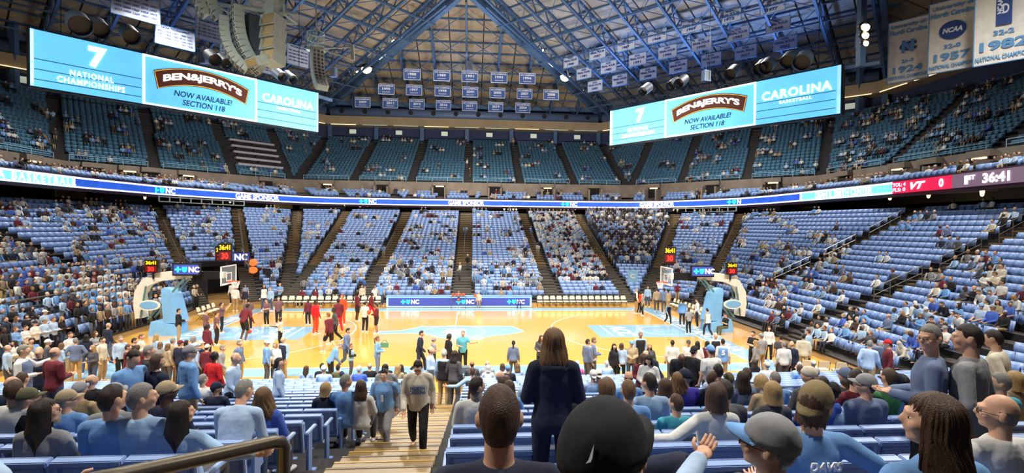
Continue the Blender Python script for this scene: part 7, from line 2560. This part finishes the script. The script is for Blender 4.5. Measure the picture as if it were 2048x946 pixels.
GROUPS = {'F': 'people standing around the court', 'N': 'people standing in the near stand', 'S': 'spectators seated in the near stand'}
for line in TABLE.strip().split('\n'):
    f, lab = line.split('|')
    kd, u, v, z, po, fa, sx, H, top, leg, hair, skn, trn = f.split()
    u, v, H, fa = float(u), float(v), float(H), float(fa)
    fem = PCT[sx]
    if kd == 'F':
        if z != '-':
            x, y = floor_pt(u, float(z))
            zc = project((x, y, 0))[2]
            top_z = (CAM_P + ray(u, v) * zc).z
            if po != 'sp':
                H = min(2.1, max(1.2, top_z / (1.0 if po not in ('db', 'bd') else .93)))
            p = Vector((x, y, 0))
            if y > 8.6 and po != 'sp':
                p.y = min(y, 11.3)
        else:
            p = solve_floor(u, v, H * (.93 if po == 'bd' else 1.0))
            if p.y < -11.9:
                p = CAM_P + ray(u, v) * 19.2
                p.z = 0
                p.y = max(p.y, -11.9)
        person(p, fa, po, fem, trn, H, top, leg, hair, skn, lab, GROUPS['F'])
    elif kd == 'N':
        zc = float(z)
        p = CAM_P + ray(u, v) * zc
        fz = stair_z(p.x, p.y)
        H = min(2.0, max(1.35, (p.z - fz) / (.93 if po == 'bd' else 1.0)))
        person(Vector((p.x, p.y, fz)), fa, po, fem, trn, H, top, leg, hair, skn, lab, GROUPS['N'], hi=zc < 6)
    else:
        if z == '-':
            p = near_seat_for(u, v, H)
        else:
            zc = float(z)
            q = CAM_P + ray(u, v) * zc
            r = min(range(NEAR_ROWS), key=lambda r: abs(near_y(r) - .08 - q.y))
            k_ = (near_y(r) - .08 - CAM_P.y) / plan_dir(u)[1]
            q = CAM_P + ray(u, v) * k_
            H = min(1.95, max(1.4, (q.z - near_z(r)) / SIT_TOP * 1.75)) if po != 'sl' else H
            p = Vector((q.x, near_y(r) + .06, near_z(r)))
            # settle on the nearest seat centre
            for bi, (nm, x0, x1) in enumerate(NEAR):
                n = int((x1 - x0) / SEAT_W); off = (x1 - x0 - n * SEAT_W) / 2 + SEAT_W / 2
                if x0 - .65 < p.x < x1 + .65:
                    k = min(range(n), key=lambda k: abs(x0 + off + k * SEAT_W - p.x))
                    if (bi, r, k) not in TAKEN:
                        p.x = x0 + off + k * SEAT_W
                    TAKEN.add((bi, r, k))
        zc = project(p)[2]
        gl = 'glasses' in lab
        person(p, fa, po, fem, trn, H, top, leg, hair, skn, lab, GROUPS['S'], hi=zc < 5.5, glasses=gl)


# ------------------------------------------------------------------ the figures nearest to the camera
def near_person(u, v, zc, row, x, key, fem, turn, face, top, leg, hair, skn, label, sit=True, H=None, **kw):
    if sit:
        y, z = near_y(row) + .06, near_z(row)
        k = (near_y(row) - .08 - CAM_P.y) / plan_dir(u)[1]
        q = CAM_P + ray(u, v) * k
        H = H or (q.z - z) / SIT_TOP * 1.75
        return person(Vector((q.x if x is None else x, y, z)), face, key, fem, turn, H, top, leg, hair, skn, label, 'spectators closest to the camera', hi=True, **kw)
    p = CAM_P + ray(u, v) * zc
    fz = stair_z(p.x, p.y)
    return person(Vector((p.x, p.y, fz)), face, key, fem, turn, p.z - fz, top, leg, hair, skn, label, 'people standing in the near stand', hi=True, **kw)


t, P = near_person(1000, 793, 1.95, 19, None, 'si', False, '0', 0, 't:navy', 'p:dgry', 'sh:brn', 'l', 'man with cropped dark hair and navy top seated just ahead, back turned')
_cap, Pc = near_person(1186, 842, 1.1, 20, None, 'si', False, 'R', -8, 'd:blk', 'p:blk', 'sh:dbr+cap:blk', 'l', 'person in plain black cap with a small white tick, closest to the camera')
near_person(-170, 770, 2.7, 18, None, 'sr', False, '0', 0, 't:ltb', 'p:dgry', 'sh:brn', 'l', 'forearm and hand of a spectator resting at the left frame edge')
t, P = near_person(1108, 657, 4.2, 0, None, 'sf', True, '0', 5, 'h:navy', 'p:navy', 'xl:lbr', 'l', 'girl with very long light brown hair standing in navy sweater', sit=False)
t, P = near_person(1545, 820, 1.95, 19, None, 'sx', False, 'L', 0, 'v:dgry/ltb', 'p:navy', 'sh:gry+cap:gry/sky', 'l', 'man in grey mesh cap with sky blue brim and crossed leg, dark vest', H=1.63, shoes=(25, 22, 24), glasses=True)
DAV, P = near_person(1628, 776, 2.7, 18, None, 'sr', False, 'R', 0, 't:sky', 'p:dgry', 'ms:brn+bcap:kcap', 'l', 'man in khaki cap and sky blue shirt lettered across the shoulders')
put_text('DAVIS', DAV, (0, 0, 0), .18, .06, mat('print_white', rgb(238, 240, 245), .7), basis=Matrix.Translation(P.up(0, -.156, .400)) @ P.R.to_4x4() @ Matrix.Rotation(math.radians(6), 4, 'X'), bold=.03, lift=.0)
put_text('1', DAV, (0, 0, 0), .05, .12, MATS['print_white'], basis=Matrix.Translation(P.up(0, -.165, .27)) @ P.R.to_4x4(), bold=.05, lift=.0)
t, P = near_person(1893, 803, 1.95, 19, None, 'si', True, 'L', 0, 't:sky', 'p:dgry', 'xl:brn', 'l', 'woman with very long straight brown hair seated at the lower right')
t, P = near_person(2018, 801, 2.6, 18, None, 'si', False, 'L', 0, 't:wht', 'p:dgry', 'bd:gry', 'l', 'bald man with thin glasses and white T-shirt at the lower right edge', glasses=True)
t, P = near_person(1863, 650, 4.7, 0, None, 'sf', False, 'L', -50, 'l:gbl', 'p:jean', 'sh:gry', 'l', 'grey-haired man in slate blue shirt standing at the right, facing left', sit=False, glasses=True)
t, P = near_person(1942, 650, 4.6, 0, None, 'pk', False, 'l', -30, 'l:gry', 'p:kha', 'sh:dbr', 'l', 'dark-haired man in grey sweater and khaki trousers standing at the right', sit=False)
# the two boys coming up the stairs
A_, P = near_person(770, 735, 9.2, 0, None, 'wk', False, '0', 185, 'h:gry', 'p:gry', 'sh:blk', 'l', 'boy in sky blue numbered jersey over grey hoodie climbing the stairs', sit=False, shoes=(40, 38, 38))
link('jersey', top_mesh('wk', False, 't', True), A_, color=lin(CLR['sky']), scale=(1.07, 1.12, 1.0), loc=(0, 0, 0))
put_text('1', A_, (0, 0, 0), .05, .14, MATS['print_white'], basis=Matrix.Translation(P.up(0, .18, .24)) @ P.R.to_4x4() @ Matrix.Rotation(math.pi, 4, 'Z'), bold=.06, lift=.01)
B_, P = near_person(837, 713, 8.46, 0, None, 'wk', False, 'D', 178, 'h:crm', 'p:blk', 'sh:blk', 'l', 'boy in cream lettered hoodie and black trousers climbing the stairs', sit=False, glasses=True)
put_text('NORTH', B_, (0, 0, 0), .24, .065, M_PRINT, basis=Matrix.Translation(P.up(0, .172, .33)) @ P.R.to_4x4() @ Matrix.Rotation(math.pi, 4, 'Z'), bold=.04, lift=.0)
put_text('CAROLINA', B_, (0, 0, 0), .28, .06, M_PRINT, basis=Matrix.Translation(P.up(0, .172, .255)) @ P.R.to_4x4() @ Matrix.Rotation(math.pi, 4, 'Z'), bold=.04, lift=.0)
# numbers on two jerseys further off
for o in list(COL.objects):
    lb = o.get('label')
    if lb and 'numbered five' in lb:
        put_text('5', o, (0, 0, 0), .12, .2, MATS['print_white'], basis=Matrix.Translation((0, -.155, 1.25)), bold=.05)
    elif lb and 'numbered eight' in lb:
        put_text('8', o, (0, 0, 0), .10, .18, M_PRINT, basis=Matrix.Translation((0, -.155, 1.22)), bold=.05)
# white tick on the black cap
mb = MB()
pts = [(-.030, -.006), (-.016, -.016), (-.004, -.012), (.030, .012), (-.006, -.002), (-.016, -.006)]
mb.prism([(x * .62, z * .55) for x, z in pts], -.001, .001)
for ch in _cap.children:
    if ch.name.startswith('cap'):
        o = link('white_tick', mb.mesh('white_tick', M_WHITE), ch)
        o.matrix_local = Matrix.Translation((.0325, -.0985, .080)) @ Matrix.Rotation(math.radians(24), 4, 'Z') @ Matrix.Rotation(math.radians(-36), 4, 'X') @ Matrix.Rotation(math.radians(-55), 4, 'Y')

# occupied seats: tip the seat pan down ------------------------------------------
for o in list(COL.objects):
    if o.name.startswith('stadium_seat'):
        for (bi, r, k) in ():
            pass
_occ = {}
for bi, r, k in TAKEN:
    n0, x0, x1 = NEAR[bi]
    n = int((x1 - x0) / SEAT_W); off = (x1 - x0 - n * SEAT_W) / 2 + SEAT_W / 2
    _occ[(round(x0 + off + k * SEAT_W, 2), round(near_y(r), 2))] = 1
for o in list(COL.objects):
    if o.name.startswith('stadium_seat') and (round(o.location.x, 2), round(o.location.y, 2)) in _occ:
        for ch in o.children:
            if ch.name.startswith('seat_pan'):
                ch.matrix_local = Matrix.Translation((0, .03, .40)) @ Matrix.Rotation(math.radians(-86), 4, 'X') @ Matrix.Translation((0, .13, -.58))

# the remaining seats of the near stand, past the three hundred nearest
for occ_ in (False, True):
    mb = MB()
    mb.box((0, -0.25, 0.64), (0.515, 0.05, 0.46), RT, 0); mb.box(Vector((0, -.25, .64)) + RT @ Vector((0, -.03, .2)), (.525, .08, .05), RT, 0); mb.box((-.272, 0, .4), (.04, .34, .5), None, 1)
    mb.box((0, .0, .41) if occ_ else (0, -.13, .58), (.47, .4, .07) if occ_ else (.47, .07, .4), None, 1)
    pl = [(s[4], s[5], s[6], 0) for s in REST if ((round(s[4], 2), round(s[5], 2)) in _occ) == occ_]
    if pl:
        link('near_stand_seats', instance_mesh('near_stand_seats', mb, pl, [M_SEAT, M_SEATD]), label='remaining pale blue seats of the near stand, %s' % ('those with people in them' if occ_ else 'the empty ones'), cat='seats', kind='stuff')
# white frames of lamps hung under the ribbon board
for u0, u1, side in ((316, 487, 'left'), (1338, 1473, 'right')):
    t = thing('lamp_frame', 'long white lamp frame hung under the ribbon board, %s one' % side, 'lighting frame')
    P_ = [on_ring(RIB, u0 + (u1 - u0) * i / 8)[3] for i in range(9)]
    P_ = [offset_out(p, -.25) for p in P_]
    mb = MB()
    for z in (8.72, 9.22):
        for a, b in zip(P_[:-1], P_[1:]):
            mb.bar((*a, z), (*b, z), .08)
    link('long_bar', mb.mesh('long_bar', M_SPK), t)
    for p in P_:
        mb = MB(); mb.bar((*p, 8.72), (*p, 9.3), .1); link('upright', mb.mesh('upright', M_SPK), t)

# ------------------------------------------------------------------ loose things
def ball_at(u, v, zc, label):
    link('basketball', BALL, None, CAM_P + ray(u, v) * zc, label=label, cat='ball')


def feet_zc(u, v):
    return project((*floor_pt(u, v), 0))[2]


ball_at(499, 663, feet_zc(499, 678), 'orange basketball bouncing beside the maroon player on the left lane')
ball_at(738, 624, feet_zc(738, 666), 'orange basketball held by the maroon player left of midcourt')
ball_at(474, 581, 43.0, 'orange basketball dropping out of the left net')
ball_at(917, 600, feet_zc(917, 615) - .3, 'orange basketball held by the man at the ball rack')
ball_at(950, 591, feet_zc(957, 618) - .3, 'orange basketball under the arm of the man in cream shirt')
t = thing('drink_can', 'pale drink can standing on a seat back at the lower left', 'can', CAM_P + ray(113, 832) * 4.6)
mb = MB(); mb.tube([(0, 0, -.06), (0, 0, -.055), (0, 0, .05), (0, 0, .06)], [.026, .032, .032, .026], 14); link('can_body', mb.mesh('can_body', mat('can_print', rgb(190, 185, 170), .35, .4, vary=.3, scale=25), True), t)
mb = MB(); mb.tube([(0, 0, .06), (0, 0, .064)], .027, 14); link('lid', mb.mesh('lid', M_STEEL), t)
t = thing('magazine', 'folded colour magazine held by the dark-haired woman at the lower left', 'magazine', CAM_P + ray(338, 868) * 4.6, .3)
mb = MB(); mb.box((0, 0, 0), (.16, .02, .22), Matrix.Rotation(.5, 3, 'Y')); link('cover', mb.mesh('cover', mat('magazine_print', rgb(150, 130, 100), .4, vary=.6, scale=18)), t)
t = thing('tote_bag', 'small green bag held by the woman in sky blue sweater', 'bag', Vector(solve_floor(769, 690, 1.1)) + Vector((.0, 0, 1.1)))
mb = MB(); mb.box((0, 0, 0), (.34, .12, .2)); link('pouch', mb.mesh('pouch', mat('bag_green', rgb(92, 140, 110), .7)), t)
mb = MB(); mb.tube([(-.12, 0, .1), (-.06, 0, .2), (.06, 0, .2), (.12, 0, .1)], .01, 5); link('handle', mb.mesh('handle', M_BLACK), t)

# ================================================================== THE CROWD IN THE OTHER STANDS
TOPS = ['sky', 'sky', 'pow', 'ltb', 'wht', 'wht', 'wht', 'crm', 'navy', 'blk', 'blk', 'dgry', 'gry', 'gbl', 'mar', 'roy', 'tan', 'brn']
HAIRS = ['blk', 'dbr', 'dbr', 'brn', 'brn', 'lbr', 'bln', 'gry', 'wht']
crowd_rng = random.Random(11)


def density(kind, si, r, R):
    f = r / R
    if kind == 'L':
        return [.26, .24, .22, .30 if f < .5 else .22, .62 if f < .25 else (.36 if f < .6 else .34), .58 if f < .25 else (.36 if f < .6 else .42), .1 if f < .1 else (.92 if f < .93 else .5),
                .0 if f < .28 else .9, .42 if f < .45 else .25, .42 if f < .4 else .2, .40 if f < .45 else .15, .75 if f < .5 else .16, .75 if f < .35 else .4, .93 if f < .30 else (.3 if f < .42 else (.88 if f < .75 else .6)), .95 if f < .30 else (.88 if f < .8 else .6), .3][si]
    if kind == 'U':
        x = UPPER[si]['a0'][0]
        return .22 if x > 30 else (.16 if x < -30 else .10)
    return .33


def runs(seats, dens):
    """people come in small parties"""
    out, i = [], 0
    while i < len(seats):
        if crowd_rng.random() < (dens if dens > .8 else dens * .42):
            n = crowd_rng.choice((1, 2, 2, 2, 3, 3, 4)) if dens <= .8 else 6
            for q in seats[i:i + n]:
                out.append(q)
            i += n
            if dens <= .8:
                i += 1
        else:
            i += 1
    return out


OCC = []
for kind, lst, secs in (('L', FAR_SEATS, LOWER), ('U', UP_SEATS, UPPER), ('R', FR_SEATS, FRONT)):
    rows = {}
    for s in lst:
        rows.setdefault((s[0], s[1]), []).append(s)
    for (si, r), ss in rows.items():
        for s in runs(ss, density(kind, si, r, secs[si]['rows'])):
            OCC.append((kind,) + tuple(s) + (project(s[4:7])[2],))
SECT = {15: 'right corner block', 8: 'right corner', 9: 'right far block', 10: 'right middle block', 11: 'right near block', 12: 'left far block', 13: 'left middle block', 14: 'left near block', 0: 'left tunnel block', 3: 'outer left far-side block', 4: 'inner left far-side block', 5: 'inner right far-side block'}
near_occ = sorted([o for o in OCC if o[0] == 'L' and o[1] in (8, 9, 10, 11, 12, 13, 14, 15) and visible(o[5], o[6], o[7] + 1.0, 0)], key=lambda o: o[-1])
N_IND = 300 - N_PEOPLE[0]
# spread over both ends: nearest first
pick = near_occ[:N_IND]
picked = set(id(o) for o in pick)
BANDC = {'navy': 1}
for o in pick:
    kind, si, r, k, n, x, y, z, rz, dep = o
    fem = crowd_rng.random() < .45
    tc = crowd_rng.choice(TOPS[:-2] if si > 11 else TOPS)
    hc = crowd_rng.choice(HAIRS[:7] if si > 11 else HAIRS)
    ty = crowd_rng.choice('tllh')
    cap = not fem and crowd_rng.random() < .25
    hk = crowd_rng.choice(('lg', 'lg', 'md', 'po')) if fem else ('bd' if (hc in ('gry', 'wht') and crowd_rng.random() < .3) else 'sh')
    cc = crowd_rng.choice(('wht', 'sky', 'navy', 'gry'))
    stand = si in (12, 13, 14) and r < 8
    po = crowd_rng.choice(('st', 'sf', 'sc')) if stand else crowd_rng.choice(('si', 'si', 'sp', 'sl'))
    tn = crowd_rng.choice(('0', '0', 'L', 'R', 'l', 'r')) if not stand else crowd_rng.choice(('0', 'l', 'r'))
    lab = '%s in %s %s, %s, %s, %s row %s, %s seat' % ('woman' if fem else 'man', CNAME.get(tc, tc), {'t': 'tee', 'l': 'top', 'h': 'hoodie'}[ty], (CNAME.get(cc) + ' cap') if cap else (HNAME[hc] + '-haired'), 'standing' if stand else 'seated', ordinal(r + 1), SECT[si], ordinal(k + 1))
    person(Vector((x, y, z)) + Vector((-math.sin(rz), math.cos(rz), 0)) * (.28 if stand else .04), -math.degrees(rz), po, fem, tn, crowd_rng.uniform(1.62, 1.85) if not fem else crowd_rng.uniform(1.55, 1.7), ty + ':' + tc,
           'p:' + crowd_rng.choice(('jean', 'navy', 'blk', 'dgry', 'kha')), hk + ':' + hc + ('+cap:' + cc if cap else ''), crowd_rng.choice('lllllmd'), lab, 'spectators in the end stands', mini=True)

# the rest, too far to tell apart singly: one mesh of small figures with their own colours


def crowd_tpl(stand):
    mb = MB()
    z0 = 0.95 if stand else .50
    y0 = 0 if stand else -.06
    mb.rings([[((.16 + g) * math.cos(a), y0 + dy + .11 * math.sin(a), z0 + dz) for a in (2 * math.pi * i / 7 for i in range(7))] for dz, g, dy in ((-.05, 0, 0), (.2, -.01, -.02), (.42, .03, -.05), (.5, -.08, -.05))], 0)
    for sx in (-1, 1):
        if stand:
            mb.tube([(sx * .2, 0, 1.4), (sx * .25, 0, 1.12), (sx * .15, .2, 1.0)], [.055, .045, .035], 4, 0)
            mb.tube([(sx * .1, 0, .95), (sx * .1, .02, .5), (sx * .11, 0, .03)], [.09, .065, .05], 5, 1)
        else:
            mb.tube([(sx * .2, -.1, .94), (sx * .25, 0, .68), (sx * .1, .24, .60)], [.055, .045, .035], 4, 0)
            mb.tube([(sx * .1, -.05, .52), (sx * .12, .4, .52), (sx * .12, .42, .05)], [.085, .065, .05], 5, 1)
        h = (sx * .12, .24, .98 if stand else .59)
        mb.ell(h, (.04, .04, .03), 5, 3, None, 2)
    hz = z0 + .67
    mb.ell((0, y0 - .02, hz), (.078, .095, .115), 8, 6, None, 2)
    mb.ell((0, y0 - .045, hz + .035), (.084, .092, .098), 8, 5, None, 3)
    return mb


def paint_crowd(name, occ, stand, label):
    tpl = crowd_tpl(stand)
    places = [(o[5] - math.sin(o[8]) * (.28 if stand else .04), o[6] + math.cos(o[8]) * (.28 if stand else .04), o[7], o[8] + crowd_rng.uniform(-.4, .4)) for o in occ]
    me = instance_mesh(name, tpl, places, [mat('crowd_colours', rough=.8, vary=.1, scale=9, attr='figure_colour')])
    n = len(tpl.v)
    reg = np.zeros(n, np.int32)
    for f, m in zip(tpl.f, tpl.m):
        for i in f:
            reg[i] = m
    pal = np.zeros((len(occ), 4, 4), np.float32)
    pal[:, :, 3] = 1
    for i, o in enumerate(occ):
        band = o[0] == 'L' and o[1] == 7
        if band:
            tc = crowd_rng.choice(('navy', 'gbl', 'navy', 'wht', 'navy', 'sky', 'dgry', 'blk'))
        else:
            tc = crowd_rng.choice(TOPS)
        if o[0] == 'L' and o[1] == 6:
            tc = crowd_rng.choice(('wht', 'wht', 'sky', 'ltb', 'pow', 'navy', 'blk', 'mar', 'crm'))
        s = crowd_rng.uniform(.8, 1.1)
        pal[i, 0, :3] = [c * s for c in lin(CLR[tc])]
        pal[i, 1, :3] = lin(CLR[crowd_rng.choice(('jean', 'navy', 'blk', 'dgry', 'kha'))])
        pal[i, 2, :3] = lin(SKIN[crowd_rng.choice('llllmtd')])
        pal[i, 3, :3] = lin(HAIRC[crowd_rng.choice(HAIRS)] if crowd_rng.random() > .15 else CLR[crowd_rng.choice(('wht', 'sky', 'navy'))])
    col = pal[:, reg, :].reshape(-1, 4)
    at = me.color_attributes.new('figure_colour', 'FLOAT_COLOR', 'POINT')
    at.data.foreach_set('color', col.ravel())
    me.polygons.foreach_set('use_smooth', [True] * len(me.polygons))
    me.materials[0] = MATS['crowd_colours']
    me.polygons.foreach_set('material_index', [0] * len(me.polygons))
    return link(name, me, label=label, cat='crowd', kind='stuff')


rest = [o for o in OCC if id(o) not in picked]
sitting = [o for o in rest if not (o[0] == 'L' and (o[1] == 7 or (o[1] in (12, 13, 14) and o[2] < 8)))]
standing = [o for o in rest if o[0] == 'L' and (o[1] == 7 or (o[1] in (12, 13, 14) and o[2] < 8))]
# a few on their feet in aisles and rows
for s, lo, hi_, n in ((4, 0, 9, 14), (5, 0, 9, 12), (3, 0, 8, 9), (5, 12, 34, 6), (8, 0, 8, 6)):
    for _ in range(n):
        c = [q for q in FAR_SEATS if q[0] == s and lo <= q[1] <= hi_]
        q = crowd_rng.choice(c)
        standing.append(('L',) + tuple(q) + (50,))
for (a, b, zf, R, n) in [((0.4, 47.6), (0.4, 62.4), upz, 18, 3), ((8.4, 47.6), (8.5, 62.4), upz, 18, 1), ((-44.2, 28.8), (-50.4, 36.0), upz, 18, 3), ((44.2, 28.8), (50.4, 36.0), upz, 18, 3), ((0.2, 12), (0.2, 43), lowz, 36, 3), ((19.2, -3), (37.6, -3.2), lowz, 25, 2), ((8.2, 12), (8.3, 43), lowz, 36, 2), ((-8.1, 12), (-8.2, 43), lowz, 36, 2)]:
    for _ in range(n):
        r = crowd_rng.randrange(R)
        p = lerp2(a, b, (r + .4) / R)
        standing.append(('A', 0, r, 0, 1, p[0] + crowd_rng.uniform(-.3, .3), p[1], zf(r / R), crowd_rng.uniform(0, 6.28), 60))
paint_crowd('seated_crowd', sitting, False, 'hundreds of small seated spectators filling the far and upper stands')
paint_crowd('standing_crowd', standing, True, 'standing students, band members and people on their feet in the far stands')

# sousaphone bells above the band
for k, u in enumerate((1206, 1221, 1237, 1256, 1281, 1300, 1316, 1333)):
    p = CAM_P + ray(u, 432 + (k % 3) * 3) * (57 + .3 * k)
    t = thing('sousaphone', 'white sousaphone bell raised behind the band, %s from the left' % ordinal(k + 1), 'tuba', p, -.35, 'band sousaphones')
    mb = MB(); mb.tube([(0, .22, 0), (0, .05, 0), (0, -.06, 0), (0, -.12, 0)], [.08, .13, .22, .33], 14, cap=False); mb.tube([(0, -.12, 0), (0, .04, 0)], [.32, .10], 14, cap=True)
    link('bell', mb.mesh('bell', mat('sousaphone_white', rgb(210, 205, 195), .4, .2), True), t)
    mb = MB(); mb.tube([(0, .22, 0), (0, .4, -.1), (.1, .4, -.5), (.35, .1, -.8), (.2, -.25, -.9)], .05, 6); link('tubing', mb.mesh('tubing', MATS['sousaphone_white'], True), t)
bpy.data.scenes.remove(SCRATCH)
